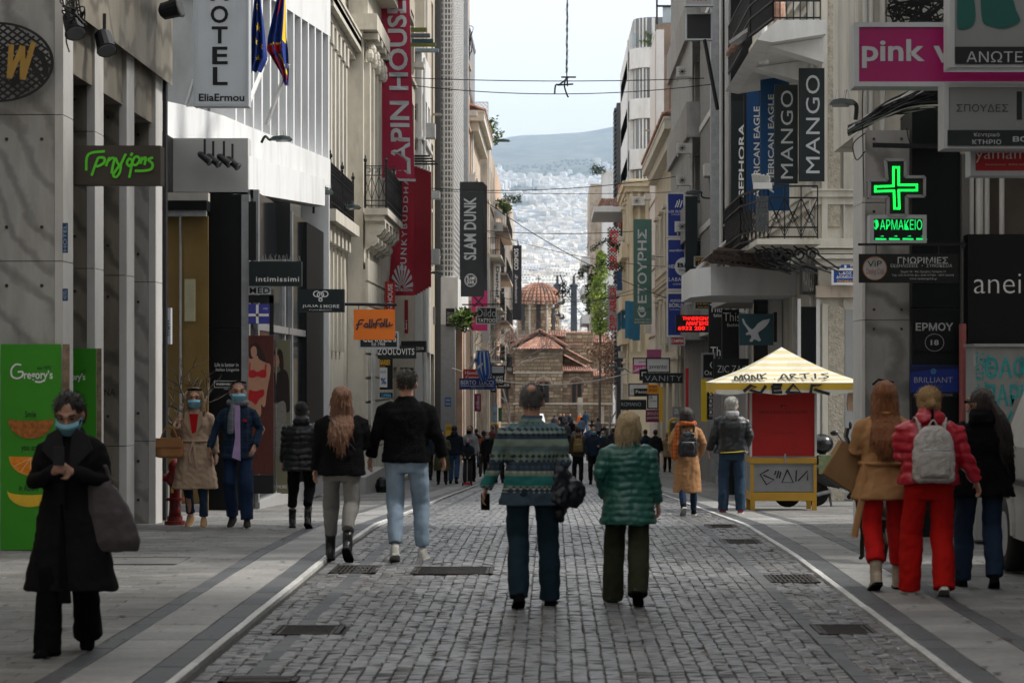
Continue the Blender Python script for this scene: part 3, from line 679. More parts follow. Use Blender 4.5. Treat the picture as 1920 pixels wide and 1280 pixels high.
# -- hotel: white curved building with fins over a black shop base
M_hotel=mat('white_render',(.70,.71,.72),.6,.04,2,dirt=(.42,.42,.42),dirt_amt=.5)
T=thing('hotel_building',(-7,42,gz(42)),'white hotel building with a curved corner and rows of tall fins','building')
front=[(-8.2,37.6),(-6.9,38.2),(-6.28,39.0),(-5.95,39.9),(-5.65,41.2),(-5.48,42.7),(-5.15,45.2),(-4.6,49.6)]
def wallband(mb,pl,z0,z1,t=.3):
 n=len(pl); b=len(mb.v)
 for x,y in pl:mb.v += [(x,y,z0),(x,y,z1),(x-t*3,y+t*2,z1),(x-t*3,y+t*2,z0)]
 for i in range(n-1):
  for j in range(4):mb.f.append((b+4*i+j,b+4*i+(j+1) % 4,b+4*i+4+(j+1) % 4,b+4*i+4+j))
 mb.f.append((b,b+1,b+2,b+3)); k=b+4*(n-1); mb.f.append((k+3,k+2,k+1,k))
m=MB(); wallband(m,front,5.62,6.22); m.build('lower_band',M_hotel,T)
m=MB(); wallband(m,[(x-.45,y+.25) for x,y in front],6.2,8.9,.1); m.build('window_band',M_glass2,T)
m=MB(); wallband(m,front,8.75,9.5); m.build('upper_band',M_hotel,T)
m=MB(); wallband(m,[(x-.45,y+.25) for x,y in front],9.5,12,.1); m.build('window_band',M_glass2,T)
m=MB(); wallband(m,front,12,13); m.build('top_band',M_hotel,T)
def along(pl,s):
 for a,b in zip(pl,pl[1:]):
  L=math.dist(a,b)
  if s <= L:return (a[0]+(b[0]-a[0])*s/L,a[1]+(b[1]-a[1])*s/L,atan2(b[1]-a[1],b[0]-a[0]))
  s -= L
 return None
s_=5.6; tot=sum(math.dist(a,b) for a,b in zip(front,front[1:]))
while s_<tot:
 x,y,a=along(front,s_); c,q=cos(a),sin(a)
 for z0,z1 in ((6.22,8.75),(9.5,12)):
  f=MB(); hw=.05
  pts=[(x-c*hw,y-q*hw),(x+c*hw,y+q*hw),(x+c*hw-q*.45,y+q*hw+c*.45),(x-c*hw-q*.45,y-q*hw+c*.45)]
  f.prism(pts,z0,z1,'Z'); f.build('fin',M_hotel,T)
 s_ += .62
for z0 in (6.25,7.9):
 pass
# end wall facing the camera, left of the curve
MB().box(-9,-6.5,38.5,39.2,5.62,14).build('end_wall',M_hotel,T)
MB().box(-10,-5.4,41,49.4,5.3,5.6).build('soffit',M_hotel,T)
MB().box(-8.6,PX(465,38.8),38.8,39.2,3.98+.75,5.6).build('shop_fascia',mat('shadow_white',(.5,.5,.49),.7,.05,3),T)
m=MB(); m.quad((PX(467,38.9),38.9,PZ(292,38.9)),(-4.62,48.6,PZ(336,48.6)),(-4.62,48.6,PZ(386,48.6)),(PX(467,38.9),38.9,PZ(362,38.9))); m.quad((PX(467,38.9)-.3,39.2,PZ(292,38.9)),(-4.92,48.9,PZ(336,48.6)),(-4.92,48.9,PZ(386,48.6)),(PX(467,38.9)-.3,39.2,PZ(362,38.9))); m.quad((PX(467,38.9),38.9,PZ(362,38.9)),(-4.62,48.6,PZ(386,48.6)),(-4.92,48.9,PZ(386,48.6)),(PX(467,38.9)-.3,39.2,PZ(362,38.9))); m.build('side_fascia',M_hotel,T)
MB().box(-4.62,-5.2,49.45,49.6,gz(49),13).build('corner_trim',M_hotel,T)
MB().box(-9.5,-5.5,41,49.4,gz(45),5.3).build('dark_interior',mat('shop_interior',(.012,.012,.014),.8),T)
# black column and glass shop front below
d=37.6; X0,X1=PX(390,d),PX(465,d)
c1=thing('black_column',((X0+X1)/2,d,gz(d)),'wide glossy black shop column with small white lingerie slogan','column')
zt=PZ(365,d); zm=PZ(614,d)
MB().box(X0,X1,d,d+.9,gz(d),zm-.006).build('lower_cladding',M_black,c1); MB().box(X0,X1-.04,d+.012,d+.9,zm,zt).build('upper_cladding',M_black,c1)
M_wt=mat('white_lettering',(.75,.75,.75),.5,.02)
def bx(px0,px1,py0,py1):return ((px0-390)/75,(px1-390)/75,(943-py1)/578,(943-py0)/578)
O,U,V=Vector((X0,d,PZ(943,d))),AX*(X1-X0),Z*(zt-PZ(943,d)); m=MB()
text_on(m,'Life is better in',O,U,V,bx(403,447,680,687)); text_on(m,'Italian Lingerie',O,U,V,bx(405,448,690,697)); text_on(m,'intimissimi',O,U,V,bx(406,446,717,722),bold=.02)
for q in ([(402,714),(462,714)],[(402,726),(462,726)],[(402,714),(402,726)],[(462,714),(462,726)]):
 stroke_on(m,O,U,V,[((a-390)/75,(943-b)/578) for a,b in q],.007)
text_on(m,'ITALIA',O,U,V,bx(420,428,728,730)); m.build('lettering',M_wt,c1)
sf=thing('lingerie_shop_front',(-5,43,gz(43)),'glass shop front with dark panels and pale metal posts under the white hotel','shop front')
xa=-4.76
for (pa,pb) in ((467,481),(534,545)):
 da,db=4.76*F/(1037-pa),4.76*F/(1037-pb);
 MB().box(xa-.12,xa,da+(0.0),da+.16,gz(da),4.6).build('post',M_steel,sf)
 MB().box(xa-.14,xa+.03,db,db+.16,gz(db),4.75).build('post',M_steel,sf)
MB().box(xa-.1,xa-.05,38.5,49.4,gz(40)+.15,4.75).build('glass',M_glass,sf)
MB().box(xa-.12,xa+.02,38.5,49.4,PZ(621,40),PZ(621,40)+.12).build('rail',M_steel,sf)
MB().box(xa-.12,xa+.03,38.5,49.4,gz(44)-.1,gz(44)+.28).build('plinth',mat('grey_marble_plinth',(.3,.3,.3),.5),sf)
MB().box(xa-.12,xa+.04,46.0,49.38,gz(44)+.28,4.7).build('black_panel',M_black,sf)
# -- neoclassical house (two bays), rusticated base
T,(O,U,V,zb)=building('neoclassical_house','cream neoclassical house with iron balcony and carved pilasters beside the tall red banner','L',-4.95,50.2,67.5,14.2,M_cream,
 [(PZ(395,56)+.0,7.9,0,1)],depth=8,cornice=[(9.6,.5,.35),(13.8,.6,.6)])
# pilaster strips and fluted windows, stepped so that every edge shows from down the street
r=random.Random(4); m=MB(); y=50.6
for k in range(6):
 y=50.7+k*.95; MB().box(-4.95,-4.78,y,y+.34,5.95,9.2).build('pilaster',M_cream,T)
 MB().box(-4.95,-4.74,y-.04,y+.38,8.9,9.35).build('capital',M_cream,T)
 MB().box(-4.95,-4.82,y,y+.3,2.3,4.6).build('lower_pilaster',M_cream,T)
 MB().box(-4.95,-4.7,y-.05,y+.36,4.6,5.0).build('console',M_cream,T)
 w=MB().box(-4.95,-4.90,y+.40,y+.9,6.3,9.0).build('shutter',mat('pale_shutter',(.45,.46,.47),.6,.1,4),T)
 s=MB()
 for j in range(12):s.box(-4.90,-4.875,y+.42,y+.88,6.35+j*.22,6.42+j*.22)
 s.build('louvres',M_shut,T)
MB().box(-4.95,-4.55,50.3,56.4,5.0,5.25).build('string_course',M_cream,T); MB().box(-4.95,-4.6,50.3,67.4,9.5,9.75).build('string_course',M_cream,T)
# projecting centre bay that carries the balcony: corinthian pilasters
T2=thing('projecting_bay',(-4.6,60,gz(60)),'carved projecting bay above and below the wrought iron balcony','facade')
m=MB(); m.box(-4.94,-4.5,57.6,66.8,gz(60)-.5,4.3); m.box(-4.94,-4.56,57.61,66.8,4.3,12.5); m.build('bay_wall',M_cream,T2)
for k in range(9):
 z=-.6+k*.58; MB().box(-4.5,-4.44,57.55,66.8,z,z+.52).build('rusticated_block',M_cream,T2)
for k in range(7):
 y=57.9+k*1.25
 MB().box(-4.56,-4.42,y,y+.42,5.9,9.3).build('pilaster',M_cream,T2)
 c=MB()
 for j in range(5):c.ell((-4.42+.05*(j % 2),y+.21+.13*(j-2),9.45+.14*(j % 3)),(.11,.09,.16),7,5)
 c.box(-4.56,-4.22,y-.08,y+.5,9.85,10.0); c.build('capital',M_cream,T2)
 if k<6:window(T2,(-4.56,0,0),AY,Z,(y+.5,y+1.15,5.95,9.2),M_white,M_glass2,.0,'cross')
for (z0,z1,o) in ((10.02,10.4,.35),(10.42,11.2,.12),(11.22,11.45,.55),(11.47,11.6,.7)):MB().box(-4.9,-4.56+o,57.6-o*.6,66.8,z0,z1).build('entablature',M_cream,T2)
# window panel and door seen in the base
MB().box(-4.44,-4.40,58.5,59.5,.5,3.2).build('shop_blind',M_white,T2)
# wrought iron balconies
def fancy_balcony(par,x0,x1,y0,y1,z,slab=.16,name='balcony'):
 b=MB().box(x0,x1,y0,y1,z-slab,z).build(name,M_cream,par); MB().box(x0,x1-.08,y0+.08,y1-.08,z-slab-.14,z-slab-.002).build('moulding',M_cream,b)
 m=MB(); fr=[((x0,y0+.04),(x1-.04,y0+.04)),((x1-.04,y0+.04),(x1-.04,y1-.04))]
 for a,c in fr:
  A,C=Vector((*a,z)),Vector((*c,z)); L=(C-A).length; t=(C-A)/L
  for h in (.06,.18,.78,1.0):m.bar(A+Z*h,C+Z*h,.03,.022)
  n=max(2,int(L/.15))
  for i in range(n+1):p=A+t*L*i/n; m.bar(p+Z*.0,p+Z*1.0,.018)
  for i in range(n):
   p=A+t*L*i/n; q=A+t*L*(i+1)/n; m.bar(p+Z*.2,q+Z*.76,.014); m.bar(q+Z*.2,p+Z*.76,.014)
   w=L/n; e=[(.1,.80),(.1,.95),(.8,.95),(.8,.86),(.45,.86)]      # meander under the rail
   for (u,h),(u2,h2) in zip(e,e[1:]):m.bar(p+t*w*u+Z*h,p+t*w*u2+Z*h2,.016)
 for a in ((x1-.04,y0+.04),(x1-.04,(y0+y1)/2),(x1-.04,y1-.04),(x0+.02,y0+.04)):
  m.bar((*a,z),(*a,z+1.08),.05); m.ell((*a,z+1.14),(.045,.045,.06),7,5); m.ell((*a,z+1.22),(.02,.02,.05),5,4)
 m.build('railing',M_wiron,b); return b
fancy_balcony(T,-4.95,-4.66,50.6,56.4,5.25)
bb=fancy_balcony(T2,-4.5,PX(727,57.2),57.2,62.8,PZ(391,57.4) ,name='large_balcony')
# scroll brackets below
for y in (57.45,58.7,59.9,61.1,62.3):
 z=PZ(391,57.4)-.3; s=MB(); x0=-4.5; x1=PX(722,57.4)
 x0=-4.495; w=x1-x0; s.prism([(x0,z),(x1,z),(x1,z-.18),(x0+.6*w,z-.34),(x0+.25*w,z-.62),(x0,z-.7)],y,y+.34)
 s.cyl((x1-.2,y-.03,z-.2),.14,.4,14,axis='Y'); s.cyl((x1-.2,y-.05,z-.2),.07,.44,10,axis='Y'); s.cyl((x0+.17,y-.03,z-.45),.14,.4,14,axis='Y'); s.cyl((x0+.17,y-.05,z-.45),.07,.44,10,axis='Y')
 s.build('scroll_bracket',M_cream,bb)
# -- houses beyond
B=building
B('stone_house','beige stone office house directly behind the tall red banner','L',-4.95,67.6,86,24,M_beige,[(6+3.2*k,8.1+3.2*k,6,1.9,'v') for k in range(5)]+[(-1.3,2,4,3.2,'v')],t=.35,depth=8)
B('white_panel_house','narrow white panelled house with small grey windows right of the red banner','L',-4.72,86.2,92.4,PZ(95,87),M_white,[(z,z+1.3,3,1.2,'v') for z in (6.2,8.4,10.6)]+[(-1.5,2.6,2,2.4,'v')],ends=[(.14,.62,PZ(232,87),PZ(200,87)),(.14,.62,PZ(288,87),PZ(262,87))],t=.18,cornice=[(8.0,.03,.012),(10.2,.03,.012)])
B('stone_house','smooth beige stone house with tall window strips just before the white lattice','L',-4.96,92.6,100.6,25,M_beige,[(z,z+5.0,2,1.5,'v') for z in (6.2,12.0,18)]+[(-1.8,2.6,2,2.8,'v')],t=.3)
# lattice front
T,_=B('lattice_office','modern office house whose front is a tall white metal lattice','L',-4.72,100.8,113.5,26,mat('dark_wall',(.09,.09,.09),.8),[],depth=7)
lat=MB(); xo=-4.18; z0,z1=PZ(520,101),26
for k in range(int((z1-z0)/.235)):
 z=z0+k*.235; lat.box(xo-.12,xo,101.0,112,z,z+.06); lat.box(-4.7,xo-.12,101.0,101.1,z,z+.06)
lat.build('louvres',M_white,T); lat=MB()
for i in range(14):lat.box(xo-.06,xo+.012,101.05+i*.83,101.13+i*.83,z0,z1)
for i in range(1,4):x=-4.7+(xo+4.7)*i/4; lat.box(x-.02,x+.02,100.98,101.08,z0,z1)
lat.build('uprights',M_white,T)
MB().box(-4.72,-4.0,100.85,113.4,PZ(608,101),z0-.01).build('lower_band',M_hotel,T); MB().box(xo+.012,xo+.2,112,113.4,z0-.1,z1).build('side_post',M_steel,T)
MB().box(-4.72,-4.12,100.84,101.5,-2.3,PZ(608,101)-.01).build('corner_pier',mat('grey_metal',(.27,.28,.3),.6),T)
B('plaster_house','narrow peach plaster house with a rounded grey duct high on its wall','L',-4.3,113.7,124,23.5,M_peach,[(5+3.2*k,7+3.2*k,3,1.4,'shut') for k in range(5)],t=.2)
dk=thing('rounded_duct',(-4,125,12),'long rounded grey metal duct bolted high on the peach house','duct')
m=MB(); dd=123.0; m.box(-4.3,PX(878,dd),dd,dd+9,PZ(165,dd),PZ(58,dd)); m.cyl((PX(874,dd),dd,PZ(58,dd)),.25,8,12,axis='Y'); m.cyl((PX(872,dd),dd,PZ(170,dd)),.3,8,12,axis='Y'); m.build('casing',mat('duct_grey',(.22,.22,.23),.5,.1,3),dk)
m=MB(); rr=random.Random(8)
for k in range(5):m.tube(spline([(PX(865+rr.uniform(0,22),dd-.3),dd-.3,PZ(30+rr.uniform(0,110),dd)) for _ in range(5)],6),.018,5)
m.build('loose_cable',M_wire,dk)
T,_=B('tiled_house','old house with a clay tiled eave behind the lattice office','L',-4.25,124.2,140,PZ(243,128),M_stain,[(z,z+2.0,4,1.1,'surr') for z in (3,6.6,10)]+[(-2.4,1.2,4,2.6,'v')],cornice=[(PZ(243,128),.9,.7,M_cream),(9.2,.3,.2)],fm=M_cream)
zt=PZ(243,128)+.5; tl=tile_roof(None,(-3.5,123.4,zt),(-3.5,140,zt),(-8,140,zt+1.6),(-8,123.4,zt+1.6),48,10,r=.1); tl.build('roof_tiles',M_tile,T)['kind']='stuff'
T,_=B('balcony_house','stained concrete house with a white lattice roof balcony on the left side','L',-3.95,145,160,PZ(265,145),M_stain,[(z,z+2.1,4,1.2,'shut') for z in (3,6.2,9.4,12.6)]+[(-2.7,1.2,3,3.2,'v')],ends=[(.5,1.2,12.5,14)])
for z in (2.6,5.8,9.0):balcony(T,'L',-3.95,145.4,159,z,out=.8,brackets=0)
bal=MB().box(PX(876,144),PX(917,144),143.6,147,PZ(262,144),PZ(247,144)).build('roof_balcony',M_shut,T)
m=MB(); xa,xb,za,zc=PX(876,143.6),PX(915,143.6),PZ(245,143.6),PZ(192,143.6)
for k in range(-8,9):
 for sg in (1,-1):
  w=(xb-xa); h=(zc-za); p=[]
  for t in [i/24 for i in range(25)]:
   u=t; v=sg*t*w/h+k*.13+(.5 if sg<0 else 0)
   if 0 <= v <= 1:p.append((u,v))
  if len(p)>1:m.bar((xa+w*p[0][0],143.6,za+h*p[0][1]),(xa+w*p[-1][0],143.6,za+h*p[-1][1]),.045)
for a,b in (((xa,za),(xb,za)),((xa,zc),(xb,zc)),((xa,za),(xa,zc)),((xb,za),(xb,zc))):m.bar((a[0],143.6,a[1]),(b[0],143.6,b[1]),.07)
m.build('lattice',M_white,bal); MB().box(xa+.3,xb-.3,145,147,za,zc-.4).build('roof_hut',M_stain,bal)
T,_=B('tenement','peach tenement with rusty balcony rails and plants on the left before the church','L',-4.05,162,186,PZ(305,165),M_peach,[(z,z+2.1,6,1.2,'shut') for z in (2.4,5.6,8.8,12)]+[(-3,.8,5,3,'v')],ends=[(.4,1.1,8.8,10.9),(.4,1.1,5.6,7.7)])
for z in (2.2,5.4,8.6,11.8):balcony(T,'L',-4.05,162.3,185,z,out=.95,brackets=0,mats=(M_stain,M_wiron))
MB().box(-6,-4.4,164,170,PZ(305,165),PZ(270,165)).build('stair_tower',M_white,T)
T,_=B('tenement','farthest stained tenement on the left with washing on its balconies, beside the church','L',-4.75,262,288,PZ(372,262),M_stain,[(z,z+2.1,7,1.2,'shut') for z in (2.8,6,9.2,12.4,15.6)],ends=[(a,a+1.1,z,z+2) for z in (2.8,6,9.2,12.4,15.6) for a in (.5,2.6)])
for z in (2.6,5.8,9.0,12.2,15.4):balcony(T,'L',-4.75,262.3,280,z,out=.9,mats=(M_stain,M_wiron))
B('tenement','grey flat roofed block on the left corner of the church square','L',-6.4,216,226,11,M_grey,[(z,z+2,3,1.3) for z in (0,3.2,6.4)])
# small parts on the left fronts
def ac_unit(x,y,z,label,side='L',s=1.0,face=True):
 T=thing('air_conditioner',(x,y,z),label,'air conditioner','air conditioners hung on the house fronts')
 MB().box(x-.4*s,x+.4*s,y-.15,y+.15,z,z+.55*s).build('casing',M_ac,T)
 g=MB();
 for k in range(3):disc_on(g,(x-.4*s,y-.15,z),AX*.8*s,Z*.55*s,(.36,.5),.1+.09*k,.15+.13*k,inner=.86 if k else .3,lift=-.012,n=18)
 for k in range(8):a=pi*k/4; g.bar((x-.11*s,y-.165,z+.275*s),(x-.11*s+.2*s*cos(a),y-.165,z+.275*s+.2*s*sin(a)),.015)
 g.build('fan_guard',M_wiron,T); MB().box(x-.35*s,x-.3*s,y-.1,y+.3,z-.1,z-.002).box(x+.3*s,x+.35*s,y-.1,y+.3,z-.1,z-.002).build('bracket',M_steel,T); return T
ac_unit(PX(893,144),144.3,PZ(286,144),'small white air conditioner below the lattice balcony on the left',s=.9)
ac_unit(PX(929,160),160.8,PZ(408,160),'white air conditioner on the peach tenement left of the hazy city',s=1.1)
ac_unit(PX(930,160),161.0,PZ(432,160),'lower white air conditioner on the peach tenement',s=1.1)
# ================================================================ RIGHT SIDE
# near corner with marble pillar and black panels
T=thing('stoa_building',(5.5,28,0),'corner building with a grey marble pillar and black panels at the right edge','building')
M_gmarb=mat('grey_marble',(.27,.265,.255),.4,.2,1.8,dirt=(.15,.12,.09),dirt_amt=.55,stretch=(1.5,1,.6))
veined(M_gmarb,.4,.7)
d=27.2; x0,x1=PX(1622,d),PX(1710,d); zs=[gz(d)-.05,PZ(860,d),PZ(600,d),PZ(380,d),PZ(244,d)]
MB().box(x0+.03,x1,d+.03,d+.8,gz(d),PZ(244,d)).build('pillar_core',M_grey,T)
for a,b in zip(zs,zs[1:]):MB().box(x0,x1-.012,d,d+.028,a+.004,b-.004).build('marble_slab',M_gmarb,T)
for a,b in zip(zs,zs[1:]):MB().box(x0-.035,x0-.002,d-.02,d+.8,a+.004,b-.004).build('marble_edge',M_edge,T)
s=MB()
for z in zs[1:]:
 for xx in (x0+.1,x1-.12):s.cyl((xx,d,z-.1),.016,-.012,8,axis='Y'); s.cyl((xx,d,z+.12),.016,-.012,8,axis='Y')
s.build('studs',M_stud,T)
d2=27.0; xb0,xb1=PX(1710,d2),PX(1800,d2)
for (a,b) in ((gz(d2)-.05,PZ(738,d2)),(PZ(738,d2)+.003,PZ(577,d2)),(PZ(577,d2)+.003,PZ(204,d2))):MB().box(xb0,xb1,d2,d2+.9,a,b-.004).build('black_panel',mat('black_panel_gloss',(.004,.006,.007),.4,.2,2,spec=.2),T)
MB().box(xb1+.004,PX(1815,d2),d2-.1,d2+.9,gz(d2),PZ(440,d2)+.9).build('grey_jamb',mat('grey_jamb',(.12,.12,.115),.5,.2,3),T)
MB().box(PX(1800,d2),PX(1816,d2) ,d2-.02,d2+.9,PZ(440,d2)+.905,5.4).build('rough_pier',M_stain,T)
MB().box(PX(1616,27.6),12,27.95,30.4,4.6,18).build('upper_wall',M_cream,T)
MB().box(PX(1800,27.6),12,27.6,30.2,gz(27)-.1,4.6).build('rear_wall',mat('brown_marble_b',(.12,.10,.08),.5,.3,3),T)
MB().box(xb1,9.5,26.7,27.5,4.65,5.1).build('canopy',M_black,T)
for k,(pa,pb) in enumerate(((1662,1690),(1700,1738),(1745,1775))):
 MB().box(PX(pa,27.9),PX(pb,27.9),27.85,27.94,5.2,6.6).build('shutter',M_shut,T)
for (pa,z0,z1) in ((1623,4.6,8),(1634,4.6,8),(1655,4.6,7.4)):MB().tube([(PX(pa,27.8),27.85,z0),(PX(pa,27.8),27.85,z1)],.03,8).build('drain_pipe',M_ac,T)
for (pa,r_) in ((1822,.035),(1838,.045),(1852,.03),(1880,.03)):MB().tube([(PX(pa,26.9),26.95,PZ(445,26.9)),(PX(pa,26.9),26.95,5.0)],r_,8).build('drain_pipe',M_ac,T)
MB().box(6.2,12,23.6,27.5,-.1,18).build('yard_wall',M_cream,T)  # unseen block added to narrow the sunlit band across the street
# black anel panel
d=26.6
T=thing('black_shop_panel',(PX(1900,d),d,gz(d)),'big matt black shop front panel with thin white lettering at the right edge','shop panel')
X0,X1,Z0,Z1=PX(1815,d),PX(2050,d),gz(d),PZ(439,d)
MB().box(X0,X1,d,d+.8,Z0,Z1).build('cladding',M_black,T); m=MB()
text_on(m,'anei',(X0,d,Z0),AX*(X1-X0),Z*(Z1-Z0),((1826-1815)/235,(1914-1815)/235,(PZ(550,d)-Z0)/(Z1-Z0),(PZ(513,d)-Z0)/(Z1-Z0)),bold=-.012); m.build('lettering',M_wt,T)
MB().box(PX(1807,d-.2),PX(1814,d-.2) ,d-.12,d+.1,PZ(850,d),PZ(607,d)).build('pink_strip',mat('pink_poster',(.35,.11,.10),.6,.15,9),T)
# mango corner house, cream with rough pilaster, facing down the side street
d=45.0; xw=PX(1537,d)
T,_=building('corner_shop_house','cream corner house with rough stone pilaster, iron balconies and the mango banners','R',4.98,d,60,15,M_cream,[(6.3,8.8,4,1.2,'surr'),(10.2,12.6,4,1.2,'surr')],depth=9,cornice=[(5.1,.25,.12),(9.4,.3,.2)],fm=M_cream)
M_rough=mat('rough_stucco',(.42,.38,.31),.95,.3,12,bump=1.5,bscale=26)
def fb(pa,pb,ya,yb,mm,out,name,dd=d):
 MB().box(PX(pa,dd),PX(pb,dd),dd-out,dd-.003,PZ(yb,dd),PZ(ya,dd)).build(name,mm,T)
fb(1552,1575,-60,425,M_rough,.05,'rough_pilaster'); fb(1553,1583,575,938,M_rough,.05,'rough_pilaster')
fb(1540,1551,-60,450,M_cream,.09,'pilaster_edge'); fb(1541,1552,570,938,M_cream,.09,'pilaster_edge')
fb(1524,1626,448,466,M_cream,.22,'string_course'); fb(1528,1626,468,476,M_cream,.15,'string_course'); fb(1524,1626,478,486,M_cream,.2,'string_course'); fb(1528,1626,487,500,M_cream,.12,'string_course')
fb(1529,1618,536,558,M_stain,.16,'ledge')
fb(1584,1616,580,936,mat('grey_roller_shutter',(.3,.31,.31),.6,.05,2),.04,'grey_shutter')
fb(1500,1530,575,935,M_glass,.02,'shop_glass'); fb(1495,1501,560,940,M_white,.06,'shop_frame'); fb(1530,1537,560,940,M_white,.06,'shop_frame')
fb(1614,1621,-60,560,M_cream,.1,'pilaster_edge')
fb(1581,1583,-60,575,M_ac,.08,'drain_pipe')
z2=PZ(451,44.2)
bl=MB().box(PX(1416,44),PX(1535,44),43.6,50,z2-.1,z2).build('balcony',M_cream,T)
def diamond_rail(mb,a,b,z,h):
 A,B=Vector((*a,z)),Vector((*b,z)); L=(B-A).length; t=(B-A)/L
 for q in (.04,h*.22,h*.78,h):mb.bar(A+Z*q,B+Z*q,.035,.03)
 n=max(1,round(L/.32)); w=L/n
 for i in range(n+1):mb.bar(A+t*w*i,A+t*w*i+Z*h,.022)
 for i in range(n):
  p=A+t*w*i; lo,hi=h*.04,h*.78; c=(lo+hi)/2
  for s_ in (0,.08):
   mb.bar(p+Z*(lo+s_),p+t*w+Z*(hi-s_*0) ,.014); mb.bar(p+t*w+Z*(lo+s_),p+Z*hi,.014)
  mb.bar(p+t*w*.5+Z*(c+.1),p+t*w*.8+Z*c,.014); mb.bar(p+t*w*.8+Z*c,p+t*w*.5+Z*(c-.1),.014); mb.bar(p+t*w*.5+Z*(c-.1),p+t*w*.2+Z*c,.014); mb.bar(p+t*w*.2+Z*c,p+t*w*.5+Z*(c+.1),.014)
h2=PZ(352,43.7)-PZ(451,43.7)
m=MB(); diamond_rail(m,(PX(1440,43.7),43.7),(PX(1533,43.7),43.7),z2,h2); diamond_rail(m,(PX(1440,43.7),43.7),(PX(1400,44.5),46),z2,h2); diamond_rail(m,(PX(1400,44.5),46),(PX(1400,44.5),50),z2,h2); m.build('railing',M_wiron,bl)
m=MB(); rr=random.Random(5)
for k in range(9):
 for j in range(6):m.box(PX(1417+k*2.6,43.6) ,PX(1417+k*2.6+2.3,43.6),43.55-.02*((k+j) % 2),43.58-.02*((k+j) % 2),z2+.12+j*.11,z2+.12+j*.11+.1)
m.build('woven_screen',mat('grey_reed',(.09,.095,.10),.9,.35,20),bl)
m=MB()
for k in range(22):x=PX(1412+k*1.5,43.6); m.bar((x,43.6,z2+h2+.02),(x-.03,43.5,z2+h2+.16+rr.uniform(0,.06)),.014)
m.box(PX(1412,43.6),PX(1447,43.6),43.5,43.62,z2+h2-.06,z2+h2+.05); m.build('bird_spikes',M_ac,bl)
def scroll(mb,c,r,th,y0,y1,turns=1.6,a0=0,sgn=1):
 pts=[(c[0]+r*(1-t*.8)*cos(a0+sgn*t*turns*2*pi),(y0+y1)/2,c[1]+r*(1-t*.8)*sin(a0+sgn*t*turns*2*pi)) for t in [i/26 for i in range(27)]]
 for a,b in zip(pts,pts[1:]):mb.bar(a,b,th,(y1-y0) if 0 else th)
m=MB()
for (px,y) in ((1425,44.3),(1440,43.9),(1458,43.7),(1475,44.1),(1500,43.8),(1522,43.7)):
 scroll(m,(PX(px,y),z2-.28),.13,.03,y,y); m.bar((PX(px,y)-.12,y,z2-.12),(PX(px,y)+.5,y,z2-.55),.03); m.bar((PX(px,y),y,z2-.42),(PX(px,y)+.6,y+.3,z2-.6),.025)
m.build('scroll_brackets',M_wiron,bl)
for k in range(4):MB().box(PX(1495+k*10,43.9),PX(1502+k*10,43.9),43.8,43.95,z2+.002,z2+.16).build('stone_block',M_cream,bl)
# upper balcony
z3=PZ(50,43); zb3=PZ(86,43)
b3=MB().prism([(PX(1412,43),zb3),(PX(1450,43),z3),(PX(1540,43),z3),(PX(1540,43),zb3+.1),(PX(1440,43),zb3-.05)],42.2,50).build('upper_balcony',M_white,T)
for q in (42.6,45.6):MB().prism([(PX(1440,43),zb3-.06),(PX(1540,43),zb3+.09),(PX(1540,43),zb3-.35)],q,q+.6).build('beam',M_white,b3)
m=MB(); railing(m,[(PX(1538,42.3),42.3),(PX(1450,42.3),42.3),(PX(1420,43),44.5),(PX(1420,43),50)],z3,1.0,rails=(.05,.35,.6,1),step=.11); m.build('railing',M_wiron,b3)
MB().ell((PX(1458,43),43,z3+.3),(.14,.14,.25),10,8).build('clay_pot',M_tile,b3)
MB().tube([(PX(1449,42),44.8,10),(PX(1449,43),44.8,PZ(110,44))],.09,10).build('column',M_white,b3);
m=MB()
for k in range(9):m.cyl((PX(1383+k*8,44.5) ,44.5+.15*(8-k),PZ(70-k*6,44.5)),.05,1.2,8,axis='Y')
T4=thing('tile_coping',(4,46,8),'line of red clay roof tiles sloping beside the upper iron balcony','roof edge'); m.build('clay_tiles',M_tile,T4)
m=MB(); m.bar((PX(1378,45),45.4,PZ(76,45)),(PX(1449,45),44.9,PZ(30,45)),.3,.06); m.build('coping_board',M_grey,T4)
# awning box, ornate canopy
T5=thing('white_canopy',(3.9,52,3.6),'long white boxed shop canopy below the iron balcony','canopy')
m=MB(); m.prism([(PX(1297,50),50.5),(PX(1328,50),49.2),(PX(1500,50),49.2),(PX(1500,50),54),(PX(1297,50),54)],PZ(556,50),PZ(503,50),'Z'); m.build('box',M_hotel,T5)
MB().tube([(PX(1297,50)+.15,50.6,PZ(503,50)),(PX(1376,50),49.5,PZ(440,50)), ],.04,8).tube([(PX(1335,50)+.15,50.6,PZ(500,50)),(PX(1392,50),49.5,PZ(440,50)), ],.03,8).build('stay',M_ac,T5)
MB().box(PX(1500,49),PX(1506,49),49,49.2,gz(49),PZ(503,49)).box(PX(1487,49),PX(1500,49),49,49.15,gz(49),PZ(556,49)-.01).build('post',M_white,T5)
T6=thing('iron_shop_canopy',(4.2,46.8,4),'rusty ornate iron canopy frame under the lower balcony','canopy')
m=MB(); za,zc=PZ(505,47),PZ(484,47); xa,xb=PX(1335,47),PX(1480,47)
for z in (za,zc):m.bar((xa,46.6,z+.12),(xb,46.6,z-.05),.05)
n=14
for i in range(n):
 a=xa+(xb-xa)*i/n; b=xa+(xb-xa)*(i+1)/n; dz=.12-.17*i/n
 m.bar((a,46.6,za+dz),(b,46.6,zc+dz),.022); m.bar((b,46.6,za+dz),(a,46.6,zc+dz),.022); m.cyl(((a+b)/2,46.57,(za+zc)/2+dz-.0),.05,.06,8,axis='Y'); m.bar((a,46.6,za+dz),(a,46.6,zc+dz),.02)
